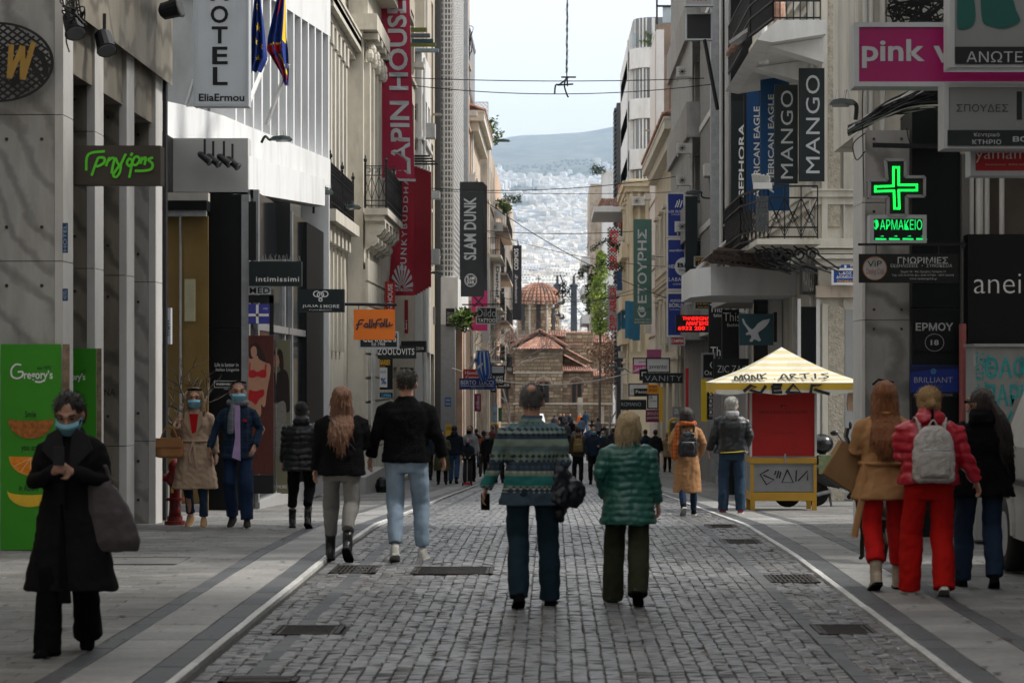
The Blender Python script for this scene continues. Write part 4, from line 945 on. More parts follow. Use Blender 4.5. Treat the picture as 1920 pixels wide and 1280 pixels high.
m.build('fretwork',mat('rusty_iron',(.05,.035,.028),.7,.4,9,metal=.3),T6)
MB().prism([(xa,zc+.1),(xb,zc-.04),(xb,zc+.02),(PX(1345,47),zc+.2)],46.65,51).build('roof_sheet',mat('rusty_sheet',(.12,.08,.06),.8,.4,5),T6)
m=MB()
for k in range(5):m.bar((PX(1345+k*28,46.8),46.8,zc+.1),(PX(1420+k*22,46),45.6,z2-.1),.018)
m.build('tie_rods',M_wiron,T6)
# fascias and shops under
T7=thing('shop_row',(5.2,55,gz(55)),'dark shop fronts with pale posts under the white canopy on the right','shop front')
for (pa,pb,m_) in ((1413,1440,M_glass),(1443,1466,M_white),(1468,1492,M_shut)):
 dd=52.0; MB().box(PX(pa,dd),PX(pb,dd),dd,dd+.2,gz(dd),PZ(560,dd)).build('shop_bay',m_,T7)
MB().box(PX(1380,52),PX(1494,52),52.1,60,PZ(560,52),PZ(505,52) ).build('lintel',M_grey,T7)
MB().box(PX(1495,46),PX(1536,46),45.2,45.6,PZ(552,45.5),PZ(499,45.5)).build('mango_plate',mat('dark_bronze',(.05,.045,.04),.5),T7)
m=MB(); text_on(m,'MANGO',(PX(1495,46),45.2,PZ(552,45.5)),AX*(PX(1536,46)-PX(1495,46)),Z*.53,(.05,.55,.08,.92),vert=0,bold=.01); m.build('lettering',M_ac,T7)
# grey slatted modern house, office, etc
T,_=B('glass_tower_front','pale modern house with tall vertical slats behind the banners','R',5.0,60.3,71.5,22,M_grey,[(5.5,21,1,10.6,'none')],gm=M_glass2,t=.3)
for i in range(12):MB().box(4.86,4.98,60.9+i*.86,61.05+i*.86,3.4,21.5).build('slat',M_white if i % 3 else M_black,T)
MB().box(PX(1370,60),5.3,60.0,60.28,4.2,22).build('black_fin',M_black,T)
MB().box(PX(1331,66),PX(1351,66),65.5,65.9,-1,22).build('steel_post',M_steel,T); MB().tube([(PX(1353,64),64.2,-1),(PX(1353,64),64.2,22)],.05,8).build('drain_pipe',M_ac,T)
T,_=B('office_house','grey concrete office house with stepped spandrels and slatted upper floors','R',5.02,71.7,92,21,M_grey,[(4.2+3.3*k,6.2+3.3*k,6,2.9,'v') for k in range(5)],gm=M_glass2,t=.4)
for k in range(6):
 z=2.9+3.3*k; MB().box(4.35,5.0,78.2,91.8,z,z+1.15).build('spandrel',M_grey,T)
 MB().box(4.75,5.0,72,78.1,z+.1,z+.3).build('ledge',M_white,T)
for i in range(26):MB().box(4.78,4.86,72.1+i*.23,72.17+i*.23,3.4,21).build('vertical_slat',M_shut,T)
for i in range(34):MB().box(4.48,4.55,78.4+i*.39,78.47+i*.39,4.1,20.5).build('vertical_slat',M_ac,T)
for k in range(4):ac_unit(PX(1284,78)-.05,77.6,PZ([350,290,148,436][k],78),['air conditioner below the third concrete spandrel of the office house','air conditioner beside the tiled eave of the sand coloured house','highest air conditioner on the concrete office house','lowest air conditioner on the office house behind the blue signs'][k],s=.6)
T,_=B('ochre_house','old sand coloured house with moulded cornice and red tiled eave on the right','R',4.9,92.3,114,PZ(262,96),mat('sand_stucco',(.5,.46,.37),.85,.12,3,dirt=(.26,.22,.16),dirt_amt=.6),[(z,z+2.1,5,1.2,'surr') for z in (2.8,6.6)]+[(-2,1.4,4,3.2,'v')],cornice=[(PZ(262,96),.8,.65,M_cream),(5.6,.3,.2)],fm=M_cream)
zt=PZ(262,96)+.5; tl=tile_roof(None,(4.2,91.6,zt),(4.2,114,zt),(9,114,zt+2),(9,91.6,zt+2),60,9,r=.11); tl.mb(tile_roof(None,(4.2,91.6,zt),(7.5,91.6,zt),(7.5,95,zt+1.4),(5.8,95,zt+1.4),10,7,r=.11)); tl.build('roof_tiles',M_tile,T)['kind']='stuff'
MB().box(PX(1255,97),PX(1268,97),96.5,97.4,zt+.5,PZ(135,97)).build('chimney',M_tile,T)
B('stained_house','tall brown stained party wall above the tiled sand coloured house','R',5.15,118,127,PZ(45,118),mat('brown_render',(.21,.16,.125),.95,.35,1.2,bump=.3,dirt=(.09,.075,.065),dirt_amt=.8),[(z,z+2,3,1.3,'v') for z in (4,7.4,10.8,14.2)],depth=8)
MB_=thing('white_corner_strip',(5.1,118,3),'white painted corner of the tall stained house','wall'); MB().box(5.08,5.45,117.9,126,-2.4,PZ(45,118)-.3).build('render',M_white,MB_)
rt=thing('roof_terrace',(6,118,19),'glazed roof terrace with steel frame on top of the stained house','terrace')
m=MB(); zr=PZ(45,118)
for a,b in (((PX(1232,118),zr),(PX(1232,118),zr+1.6)),((PX(1240,118),zr+1.6),(PX(1275,118),zr+1.9)),((PX(1275,118),zr),(PX(1275,118),zr+1.9)),((PX(1232,118),zr+.9),(PX(1275,118),zr+.9)),((PX(1232,118),zr+1.6),(PX(1246,118),zr+1.9))):m.bar((a[0],118.2,a[1]),(b[0],118.2,b[1]),.09)
m.build('frame',M_wiron,rt); MB().box(PX(1243,118),PX(1258,118),118.25,118.3,zr+.1,zr+.95).build('glass',mat('pale_glass',(.35,.42,.46),.1,.1),rt)
# yellow house and curved white block
T,_=B('yellow_house','narrow yellow house with moulded pilasters left of the green vertical banner','R',4.25,134,146,PZ(335,134),M_yellow,[(z,z+2,3,1.2,'surr') for z in (2.8,6.2,9.4)]+[(-2.4,1.2,3,2.6,'v')],cornice=[(PZ(350,134),.5,.35),(5.4,.3,.2)],fm=M_yellow,ends=[])
for k in range(3):MB().box(4.3+k*.42,4.45+k*.42,133.85,134,3,PZ(360,134)).build('pilaster',M_yellow,T)
for z in (PZ(477,134),PZ(575,134),PZ(640,134)):balcony(T,'R',4.25,134.3,145,z,out=.4,solid=M_yellow,h=.7,mats=(M_yellow,M_wiron))
ac_unit(PX(1197,133.5),133.6,PZ(385,133.5),'small air conditioner on the yellow house',s=.9)
T,_=B('curved_block','white apartment block with rounded corner and window bands on the right skyline','R',4.8,151,172,PZ(60,150),M_white,[],depth=9)
cx=6.3; rad=1.5
for k in range(7):
 z=PZ(128,150)-3.15*k; n=8; pts=[(cx+5,149.5)]+[(cx-rad*sin(pi/2*i/n),151-rad*cos(pi/2*i/n) ) for i in range(n+1)]+[(4.8-.0,170)]
 sp=MB(); q=[(a,b) for a,b in pts]+[(cx+5,170)]; sp.prism(q,z,z+1.25,'Z'); sp.build('balcony_band',M_white,T)
 q2=[(cx+5,149.8)]+[(cx-(rad-.25)*sin(pi/2*i/n),151-(rad-.25)*cos(pi/2*i/n)) for i in range(n+1)]+[(5.05,170),(cx+5,170)]
 g=MB().prism(q2,z+1.25,z+3.15,'Z').build('window_band',M_glass2,T); f=MB()
 for (a,b) in q2[1:-1:2]+[(5.6,149.7),(6.2,149.72)]:f.bar((a,b-.03,z+1.25),(a,b-.03,z+3.1),.09)
 for i in range(10):f.bar((5.03,152+i*1.8,z+1.25),(5.03,152+i*1.8,z+3.1),.09)
 f.build('mullions',M_white,g)
m=MB()
for k in range(60):m.box(4.35,4.5,170.5,174,1+k*.33,1+k*.33+.18)
m.build('louvre_screen',mat('dark_louvre',(.07,.075,.08),.5),T); MB().box(4.52,5.2,170.4,174,-2.7,21).build('screen_wall',mat('dark_louvre',(.07,)*3),T)
MB().box(PX(1159,169),PX(1165,169),168.8,169.2,PZ(430,169),PZ(345,169)).build('red_panel',mat('salmon_paint',(.5,.16,.1),.7),T)
gt=thing('glass_roof_railing',(5.5,151,22.5),'glass railing and dark pergola post on the curved white block','railing')
MB().box(PX(1185,150.5),PX(1224,150.5),150.4,150.44,PZ(84,150),PZ(62,150)).build('glass',mat('pale_glass',(.35,.42,.46)),gt); MB().bar((PX(1201,150),150.6,PZ(84,150)),(PX(1201,150),150.6,PZ(48,150)),.1).bar((PX(1201,150),150.6,PZ(48,150)),(PX(1226,150),150.6,PZ(38,150)),.2).build('pergola',M_wiron,gt)
# far right houses
T,_=B('white_house','white rendered house with roof plants and potted terraces by the church square','R',5.3,258,261.8,PZ(318,258),M_white,[(z,z+2,1,1.2,'shut') for z in (4.7,8,11,14.2)],ends=[(.5,1.3,3,5),(.5,1.3,7,9)])
T,_=B('apartment_house','beige apartment house at the end of the right row before the church','R',4.05,262,284,PZ(345,262),M_stain,[(z,z+2,6,1.3,'shut') for z in (1.2,4.4,7.6,10.8,14,17)])
for z in (1,4.2,7.4,10.6,13.8):balcony(T,'R',4.05,262.3,283,z,out=.9,mats=(M_white,M_wiron),solid=M_white,h=.8)
B('tenement','grey flat roofed block on the right corner of the church square','R',6.2,220,230,9.5,M_grey,[(z,z+2,3,1.3) for z in (0,3.2,6.4)])
B('backstreet_house','plain white house behind the church on its left','L',-8.5,292,305,13,M_white,[(z,z+2,5,1.4) for z in (-1,2.5,6,9.4)],ends=[(1,2.5,9.4,11.4),(3.5,5,9.4,11.4)])
B('backstreet_house','pale house behind the church on its right, behind the green tree','R',8.0,290,305,11,M_stain,[(z,z+2,5,1.4) for z in (-1,2.5,6)],ends=[(1,2.5,6,8),(3.5,5,6,8)])
B('backstreet_house','small white house low behind the church dome','R',2.6,300,320,2.0,M_white,[(-3,-1,3,1.4)],ends=[(.6,1.6,-2,0),(2.2,3.2,-2,0)])
# ================================================================ the old byzantine church at the end of the street
D=236.0
def cx_(px):return PX(px,D)
def cz_(py):return PZ(py,D)
M_ch=island_mat('church_stone',[(.22,.17,.11),(.33,.26,.175),(.19,.15,.105),(.31,.25,.17),(.42,.35,.26),(.23,.17,.12)],.9,.5,12,spec=.1,patch=.4)
M_mort=mat('brick_mortar',(.20,.12,.08),.95,.4,3)
M_chl=mat('church_marble',(.46,.42,.35),.8,.15,4,dirt=(.25,.2,.15))
CH=thing('byzantine_church',(cx_(1040),D+6,gz(D)),'old byzantine stone church with red tiled octagonal dome closing the street','church')
zb=gz(D)-.1; y0=D
def masonry(x0,x1,z0,z1,yf,name='stone_course',skip=(),h=.36,wmin=.4,wmax=.85,seed=0,dep=.05):
 """rows of separate squared stones over a brick-and-mortar core"""
 r=random.Random(seed); m=MB(); z=z0;
 while z<z1-.08:
  hh=min(h*r.uniform(.85,1.1),z1-z); x=x0
  while x<x1-.05:
   w=min(r.uniform(wmin,wmax),x1-x); cx,cz=x+w/2,z+hh/2
   if not any(a<cx<b and c<cz<d for a,b,c,d in skip):
    k=r.uniform(0,.03); m.box(x+.03,x+w-.03,yf-dep-k,yf,z+.035,z+hh-.035)
   x += w
  z += hh
 o=m.build(name,M_ch,CH); o['kind']='stuff'; return o
def block(px0,px1,py0,py1,yo,dep=6,seed=1,wins=(),name='wall'):
 x0,x1,z1=cx_(px0),cx_(px1),cz_(py0); z0=zb if py1 is None else cz_(py1); yf=y0+yo
 sk=[(cx_(a),cx_(b),cz_(d),cz_(c)) for a,b,c,d in wins]
 MB().box(x0,x1,yf,yf+dep,z0,z1).build(name,M_mort,CH); masonry(x0,x1,z0,z1,yf,skip=sk,seed=seed)
def arch_window(px0,px1,py0,py1,yf,rim=True,split=False):
 x0,x1,z0,z1=cx_(px0),cx_(px1),cz_(py1),cz_(py0); r=(x1-x0)/2; c=(x0+x1)/2; n=8
 pts=[(x0,z0),(x1,z0)]+[(c+r*cos(pi*i/n),z1-r+r*sin(pi*i/n)) for i in range(n+1)]
 w=MB().prism(pts,yf-.075,yf-.02).build('arched_window',mat('church_dark',(.012,.012,.014),.4),CH)
 if rim:
  m=MB()
  for i in range(n+2):
   a,b=pi*i/(n+2),pi*(i+.8)/(n+2); R0,R1=r+.03,r+.2
   m.prism([(c+R0*cos(a),z1-r+R0*sin(a)),(c+R1*cos(a),z1-r+R1*sin(a)),(c+R1*cos(b),z1-r+R1*sin(b)),(c+R0*cos(b),z1-r+R0*sin(b))],yf-.13,yf-.01)
  m.build('brick_arch',M_tile,w)
 if split:MB().box(c-.05,c+.05,yf-.12,yf-.02,z0,z1-r*.6).build('column',M_chl,w)
# main apse (centre), side apses, right wing
block(965,1055,655,None,0,seed=1,wins=[(1002,1030,712,758)])
block(1055,1113,697,None,1.0,seed=2,wins=[(1068,1096,712,758)])
block(1113,1150,707,None,2.0,seed=3)
block(930,965,697,None,1.0,seed=4,wins=[(936,957,715,758)])
block(1058,1112,645,700,3.4,seed=5); block(948,968,650,700,3.4,seed=6)
block(1000,1114,622,660,5.2,seed=7,dep=4)
for (a,b,c,d,y) in ((1010,1018,716,756,0),(1020,1029,716,756,0),(1073,1080,716,756,1.0),(1083,1090,716,756,1.0),(938,944,724,756,1),(947,953,724,756,1)):arch_window(a,b,c,d,y0+y)
for (a,b) in ((1065,1098),(1002,1036)):
 c,r=(cx_(a)+cx_(b))/2,(cx_(b)-cx_(a))/2; zz=cz_(722); m=MB(); yy=y0+(1.0 if a>1050 else 0)
 for i in range(14):t,u=pi*i/14,pi*(i+.75)/14; m.prism([(c+r*.86*cos(t),zz+r*.86*sin(t)),(c+r*cos(t),zz+r*sin(t)),(c+r*cos(u),zz+r*sin(u)),(c+r*.86*cos(u),zz+r*.86*sin(u))],yy-.1,yy-.01)
 m.build('brick_relief',M_chl,CH)
for (a,b,py,y) in ((962,1056,655,-.15),(1052,1112,697,.85),(1110,1152,706,1.85),(930,966,697,.85),(962,1056,700,-.1),(962,1152,758,-.12)):
 MB().box(cx_(a),cx_(b),y0+y,y0+y+.5,cz_(py),cz_(py)+.16).build('string_course',M_chl,CH)
# roofs
MB().box(cx_(950),cx_(1112),y0+6,y0+9,zb,cz_(630)).build('rear_wall',M_mort,CH)
def troof(A,B_,C,D_,nc,nr,r=.11):
 o=tile_roof(None,A,B_,C,D_,nc,nr,r=r); MB().quad(Vector(A)-Z*.03,Vector(B_)-Z*.03,Vector(C)-Z*.03,Vector(D_)-Z*.03).build('roof_bed',M_mort,CH); q=o.build('roof_tiles',M_tile,CH); q['kind']='stuff'
X_=cx_
troof((X_(966),y0-.5,cz_(655)),(X_(1057),y0-.5,cz_(655)),(X_(1022),y0+2.6,cz_(628)),(X_(1012),y0+2.6,cz_(628)),17,6)            # hipped apse roof
MB().prism([(X_(960),cz_(645)),(X_(1060),cz_(645)),(X_(1012),cz_(622))],y0+2.5,y0+3.2).build('gable',M_mort,CH)
troof((X_(958),y0+2.1,cz_(648)),(X_(958),y0+7,cz_(648)),(X_(1013),y0+7,cz_(617)),(X_(1013),y0+2.1,cz_(617)),14,8)
troof((X_(1064),y0+2.1,cz_(648)),(X_(1064),y0+7,cz_(648)),(X_(1011),y0+7,cz_(617)),(X_(1011),y0+2.1,cz_(617)),14,8)
for s_,a in ((1,1064),(-1,958)):
 m=MB()
 for k in range(12):
  f=k/12; x=X_(a)+(X_(1012)-X_(a))*f; z=cz_(648)+(cz_(617)-cz_(648))*f; m.box(x-.12,x+.12,y0+1.98,y0+2.25,z-.16,z+.06)
 m.build('verge_bricks',M_tile,CH)
troof((X_(1053),y0+.5,cz_(697)),(X_(1113),y0+.5,cz_(697)),(X_(1105),y0+3.3,cz_(684)),(X_(1053),y0+3.3,cz_(684)),13,5)
troof((X_(1112),y0+1.2,cz_(706)),(X_(1152),y0+1.2,cz_(706)),(X_(1148),y0+3.4,cz_(694)),(X_(1112),y0+3.4,cz_(694)),9,4)
troof((X_(930),y0+.5,cz_(697)),(X_(966),y0+.5,cz_(697)),(X_(966),y0+3.3,cz_(684)),(X_(938),y0+3.3,cz_(684)),8,5)
for k,(pa,pya) in enumerate(((1056,662),(1056,676))):                                        # sloping wing roofs to the right
 troof((X_(1110),y0+3.0+k*-.9,cz_(pya+18)),(X_(1110),y0+6,cz_(pya+18)),(X_(1058),y0+6,cz_(pya-10)),(X_(1058),y0+3.0+k*-.9,cz_(pya-10)),8,6)
troof((X_(1060),y0+5.0,cz_(647)),(X_(1114),y0+5.0,cz_(647)),(X_(1110),y0+8,cz_(620)),(X_(1062),y0+8,cz_(620)),13,6,.13)
troof((X_(1114),y0+7.0,cz_(642)),(X_(1146),y0+7.0,cz_(642)),(X_(1146),y0+10,cz_(624)),(X_(1114),y0+10,cz_(624)),8,5,.13)
troof((X_(944),y0+5.0,cz_(640)),(X_(980),y0+5.0,cz_(640)),(X_(980),y0+8,cz_(620)),(X_(944),y0+8,cz_(620)),8,6,.13)
troof((X_(1030),y0+3.2,cz_(628)),(X_(1062),y0+3.2,cz_(632)),(X_(1062),y0+6,cz_(617)),(X_(1030),y0+6,cz_(617)),7,4,.12)
MB().box(X_(1114),X_(1146),y0+7.3,y0+10,cz_(690),cz_(643)).build('wall',M_ch,CH)
# drum with eight arched faces
dc=Vector((X_(1009),y0+6.5,0)); R=(X_(1055)-X_(963))/2; zd0,zd1=cz_(627),cz_(566)
dome=thing('church_dome',(dc.x,dc.y,zd0),'octagonal drum with red tiled dome and stone cross on the old church','dome')
m=MB(); ang=[pi/8+pi/4*k for k in range(8)]
m.prism([(dc.x+R*.93*cos(a),dc.y+R*.93*sin(a)) for a in ang],zd0-1.2,zd1+.5,'Z'); m.build('drum',M_mort,dome)
for k in range(8):
 a0,a1=ang[k],ang[(k+1) % 8]; A=Vector((dc.x+R*.94*cos(a0),dc.y+R*.94*sin(a0),0)); B2=Vector((dc.x+R*.94*cos(a1),dc.y+R*.94*sin(a1),0))
 t=(B2-A).normalized(); L=(B2-A).length; n=Vector((t.y,-t.x,0)); rr=random.Random(k)
 s=MB(); z=zd0-.8
 while z<zd1:
  x=.12
  while x<L-.15:
   w=min(rr.uniform(.3,.55),L-.12-x)
   if abs(x+w/2-L/2)>.25 or z<zd0+.5:obox(s,A,t,Z,x+.02,x+w-.02,z+.03,z+.3,-.02,.05)
   x += w
  z += .33
 s.build('stone_course',M_ch,dome)['kind']='stuff'
 w=MB(); obox(w,A,t,Z,L/2-.22,L/2+.22,zd0+.5,zd1-.1,.0,.06); w.build('slit_window',mat('church_dark',(.01,)*3),dome)
 c=MB(); c.cyl((A.x,A.y,zd0-.8),.11,zd1-zd0+.7,8); c.build('column',M_chl,dome)
 ar=MB(); r_=L/2-.02
 for i in range(12):
  t0,t1=pi*i/12,pi*(i+1)/12; ps=[]
  for (rad,an) in ((r_*.78,t0),(r_,t0),(r_,t1),(r_*.78,t1)):ps.append(A+t*(L/2+rad*cos(an))+Z*(zd1-.15+rad*.85*sin(an)))
  o_=n*.16; ar.add([p-n*.05 for p in ps]+[p+o_ for p in ps],[(0,1,2,3),(7,6,5,4),(0,4,5,1),(1,5,6,2),(2,6,7,3),(3,7,4,0)])
 ar.build('arch',M_chl,dome)
zc0,zc1=cz_(568),cz_(528); nr,nc=9,34; tl=MB(); rr=random.Random(2)
def dp(u,v):
 an=2*pi*u; ra=R*.97*cos(v*pi/2*.97); ra *= 1+.03*abs(cos(4*an))*(1-v); return Vector((dc.x+ra*cos(an),dc.y+ra*sin(an),zc0+(zc1-zc0)*sin(v*pi/2) ** 1.05))
db=MB(); db.loft([[dp(j/32,i/10) for j in range(32)] for i in range(11)]); db.build('dome_shell',M_mort,dome,smooth=True)
for i in range(nr):
 for j in range(nc):
  u=(j+.5)/nc; v0,v1=i/nr,min(1,(i+1.15)/nr); p,q=dp(u,v0),dp(u,v1); w0=(dp(u+.5/nc,v0)-p)*.8; w1=(dp(u+.5/nc,v1)-q)*.75
  n=(q-p).cross(w0).normalized(); n=n if n.dot(p-Vector((dc.x,dc.y,zc0)))>0 else -n; b=len(tl.v)
  for (c,w,lf) in ((p,w0,.06),(q,w1,.0)):
   for a in range(5):an=pi*a/4; tl.v.append(tuple(c+w*cos(an)+n*(.12*sin(an)+lf)))
  for a in range(4):tl.f.append((b+a,b+a+1,b+6+a,b+5+a))
  tl.f.append(tuple(b+a for a in range(5)))
tl.build('dome_tiles',M_tile,dome)['kind']='stuff'
cr=MB(); z=cz_(530); cr.cyl((dc.x,dc.y,z-.2),.22,.35,8); cr.box(dc.x-.07,dc.x+.07,dc.y-.05,dc.y+.05,z,cz_(511)); cr.box(dc.x-.3,dc.x+.3,dc.y-.05,dc.y+.05,cz_(519),cz_(516.5)); cr.build('cross',M_chl,dome)
for k,px in enumerate((1088,1128)):
 MB().box(X_(px-5),X_(px+5),y0+.6,y0+.95,zb,cz_(745 if k==0 else 762)).build('buttress',M_chl,CH)
# low wall people sit on
lw=thing('low_wall',(X_(1080),y0-3,zb),'low stone wall with pale coping in front of the church where people sit','wall')
MB().box(X_(935),X_(1152),y0-3.2,y0-2.9,zb,zb+.42).build('wall',M_ch,lw); MB().box(X_(934),X_(1153),y0-3.3,y0-2.8,zb+.425,zb+.5).build('coping',M_chl,lw)
# gas works towers far behind
for k,(px,py) in enumerate(((1045,524),(1076,524))):
 dd=900; t=thing('lattice_tower',(PX(px,dd),dd,terr(0,dd)),['left','right'][k]+' one of two dark towers rising in the haze right of the church dome','tower')
 z1=PZ(py,dd); x=PX(px,dd); MB().loft([[(x+a*w,dd+b*w,z) for a,b in ((-1,-1),(1,-1),(1,1),(-1,1))] for w,z in ((1.6,-15),(1.1,z1-3),(1.5,z1-3),(1.5,z1-2),(.5,z1-1.5),(.4,z1+1.5))]).build('shaft',M_wiron,t)
 m=MB()
 for s_ in (-1,1):m.bar((x,dd,z1-2),(x+s_*10,dd,z1-14),.3)
 m.build('stays',M_wiron,t)
# ================================================================ SIGNS. Positions were measured in the photograph, then set at their own distance
C_=dict(k=(.003,.0035,.004),k2=(.007,.014,.014),w=(.72,.72,.72),g=(.30,.31,.31),red=(.45,.01,.012),crim=(.33,.008,.03),org=(.85,.20,.02),blue=(.006,.03,.22),navy=(.01,.06,.17),teal=(.012,.075,.075),
          mag=(.55,.005,.15),pk=(.7,.16,.4),yel=(.75,.42,.02),wine=(.22,.01,.07),white=(.68,.69,.70),lg=(.42,.44,.46),br=(.045,.035,.025),grn=(.06,.42,.01),bw=(.02,.1,.3))
def cm(c):return paint(C_[c]) if isinstance(c,str) else paint(c)
def sign(name,label,px0,px1,py0,py1,d,bg,texts=(),th=.14,frame=None,cat='sign',side=None,arm=None,group=None,shear=0,extra=None,bgm=None):
 """a board that faces down the street. texts: (string, x0,x1,y0,y1 in photograph pixels, colour, vert, bold, spacing)"""
 X0,X1,Z0,Z1=PX(px0,d),PX(px1,d),PZ(py1,d),PZ(py0,d)
 T=thing(name,((X0+X1)/2,d,Z0),label,cat,group)
 b=MB().box(X0,X1,d,d+th,Z0,Z1)
 b.build('board',bgm or cm(bg),T)
 if frame:
  w=.03; m=MB(); c=.012
  for q in ((X0-c,X1+c,Z1-w,Z1+c),(X0-c,X1+c,Z0-c,Z0+w),(X0-c,X0+w,Z0+w,Z1-w),(X1-w,X1+c,Z0+w,Z1-w)):m.box(q[0],q[1],d-.015,d+th+.01,q[2],q[3])
  m.build('frame',cm(frame) if isinstance(frame,str) and frame in C_ else M_steel,T)
 O,U,V=(X0,d,Z0),AX*(X1-X0),Z*(Z1-Z0); by={}
 for t in texts:
  s,a,b_,c,e,col=t[:6]; vert=t[6] if len(t)>6 else 0; bold=t[7] if len(t)>7 else 0; spc=t[8] if len(t)>8 else 1
  m=by.setdefault(col,MB()); text_on(m,s,O,U,V,((a-px0)/(px1-px0),(b_-px0)/(px1-px0),(py1-e)/(py1-py0),(py1-c)/(py1-py0)),vert,bold,spc)
 for col,m in by.items():m.build('lettering',cm(col),T)
 if extra:
  def f(pts):return [((a-px0)/(px1-px0),(py1-b)/(py1-py0)) for a,b in pts]
  extra(T,O,U,V,f)
 if arm:
  m=MB()
  for (a,b,y) in arm:m.bar((PX(a,d),d+th/2,PZ(y,d)),(PX(b,d),d+th/2,PZ(y,d)),.05)
  m.build('bracket',M_wiron,T)
 return T
def ribbon(col,strokes,w,name='lettering',sm=True,lift=.008):
 def g_(T,O,U,V,f):
  m=MB()
  for i,s in enumerate(strokes):p=f(s); stroke_on(m,O,U,V,spline(p,5) if sm and len(p)>2 else p,w,lift=lift+.002*i)
  m.build(name,cm(col),T)
 return g_
def poly_blob(T,O,U,V,f,pts,m_,name,lift=.01):m=MB(); poly_on(m,O,U,V,f(pts),lift); m.build(name,m_,T)
def MB_box_on(T,O,U,V,f,b):q=f([(b[0],b[3]),(b[1],b[3]),(b[1],b[2]),(b[0],b[2])]); m=MB(); poly_on(m,O,U,V,q,.008); m.build('white_bar',M_wt,T)
def fig(T,O,U,V,f,shapes):
 for nm,mm,pts,lf in shapes:m=MB(); poly_on(m,O,U,V,f(spline(pts+[pts[0]],4)[:-1]),lf); m.build(nm,mm,T)
# --- green script sign  Γρηγόρης  (strokes traced as handwriting)
gs=[[(162,320),(166,290),(197,284)],[(172,330),(182,302),(186,296),(196,297),(195,306),(184,312),(178,311)],[(199,312),(204,299),(207,296)],[(202,304),(210,297),(215,299),(212,312),(210,326)],
      [(217,296),(225,310),(236,290)],[(225,310),(213,328),(219,332),(226,322),(228,308),(237,289)],[(238,306),(243,298),(249,303),(244,312),(238,306)],[(246,293),(249,287)],
      [(243,334),(250,302),(257,294),(263,300),(256,310),(249,308)],[(264,308),(268,295)],[(266,301),(274,296),(272,310)],[(288,296),(279,300),(287,308),(284,318),(268,321),(254,321)]]
sign('hanging_sign','dark olive hanging sign with bright green handwritten greek name',126,301,273,346,25.2,'br',th=.25,arm=[(118,126,278),(118,126,340)],extra=ribbon((.10,.62,.02),gs,.026))
# --- green gregory posters
def gregory(T,O,U,V,f):
 m=MB(); G=[[(40,684),(30,683),(22,692),(23,705),(33,709),(42,705),(43,697),(34,697)],[(84,712),(76,716),(66,715)]]
 for s in G:stroke_on(m,O,U,V,spline(f(s),5),.018)
 q=f([(45,715),(99,694)]); text_on(m,'regory’s',O,U,V,(q[0][0],q[1][0],q[0][1],q[1][1]),0,.02)
 m.build('lettering',M_wt,T); m=MB()
 for t_,b in (('Smile',(47,68,770,782)),('you are',(40,72,836,848)),('in Athens',(36,72,908,920)),('est 1972',(70,96,686,693))):
  q=f([(b[0],b[3]),(b[1],b[2])]); text_on(m,t_,O,U,V,(q[0][0],q[1][0],q[0][1],q[1][1]),0,.01)
 m.build('small_lettering',cm('k'),T)
def fruit(T,O,U,V,f,dx=0):
 # croissant, orange slice and banana as printed shapes
 def cres(cx,cy,rx,ry,k,col,name,lift=.01,n=18,inner=None):
  p=[(cx+rx*cos(pi*i/n),cy+ry*sin(pi*i/n)) for i in range(n+1)]+[(cx-rx*.98*cos(pi*i/n),cy+ry*k*sin(pi*i/n)) for i in range(n+1)]
  m=MB(); P=f(p); half=len(P) // 2
  for i in range(n):a,b,c,d_=P[i],P[i+1],P[-2-i],P[-1-i]; poly_on(m,O,U,V,[a,b,c,d_],lift)
  m.build(name,col,T)
 cres(58+dx,784,43,38,.12,mat('croissant_print',(.34,.11,.02),.6,.55,22),'printed_croissant')
 cres(58+dx,855,41,36,.02,mat('orange_rind',(.75,.30,.03),.6),'printed_orange'); cres(58+dx,857,36,30,.0,mat('orange_flesh',(.75,.22,.01),.6,.3,16),'printed_orange_flesh',.013)
 m=MB()
 for a in (.5,1.0,1.57,2.1,2.6):stroke_on(m,O,U,V,f([(58+dx,858),(58+dx+36*cos(a),858+30*sin(a))]),.008,lift=.016)
 m.build('orange_lines',mat('pith',(.8,.5,.2),.6),T)
 cres(56+dx,920,42,30,.25,mat('banana_print',(.72,.45,.03),.6,.2,6),'printed_banana')
M_gp=mat('green_poster',(.035,.27,.008),.5,.12,1.2)
sign('green_poster','big green poster with croissant, orange slice and banana on the first marble pillar',1,114,645,1030,24.5,'grn',th=.03,bgm=M_gp,extra=lambda T,O,U,V,f:(gregory(T,O,U,V,f),fruit(T,O,U,V,f)),cat='poster')
sign('green_poster','narrow green poster on the second marble pillar beside the phone user',131,180,653,893,26.2,'grn',th=.03,bgm=M_gp,cat='poster',texts=[('ory’s',134,160,700,716,'w',0,.03),('est 1972',150,162,693,699,'k')],
     extra=lambda T,O,U,V,f:poly_blob(T,O,U,V,f,[(147,754),(156,756),(163,765),(164,780),(160,790),(153,792),(147,780)],mat('berry_print',(.10,.02,.015),.6,.6,30),'printed_berries'))
for k,(pa,pb,ya,yb,d) in enumerate(((117,130,645,760,24.49),(181,190,653,850,26.19))):
 sign('photo_strip',['tall thin photo strip on the edge of the first marble pillar','tall thin photo strip on the edge of the second marble pillar'][k],pa,pb,ya,yb,d,'g',th=.02,cat='poster',bgm=mat('photo_print',(.22,.15,.10),.5,.9,7))
for k,(ya,yb) in enumerate(((418,474),(541,564))):sign('blue_plate',['upper','lower'][k]+' small blue plate on the edge of the marble pillar above the green poster',117,127,ya,yb,24.49,'navy',th=.015,texts=[('HOTEL',119,125,ya+3,yb-3,'lg',1)],cat='plate')
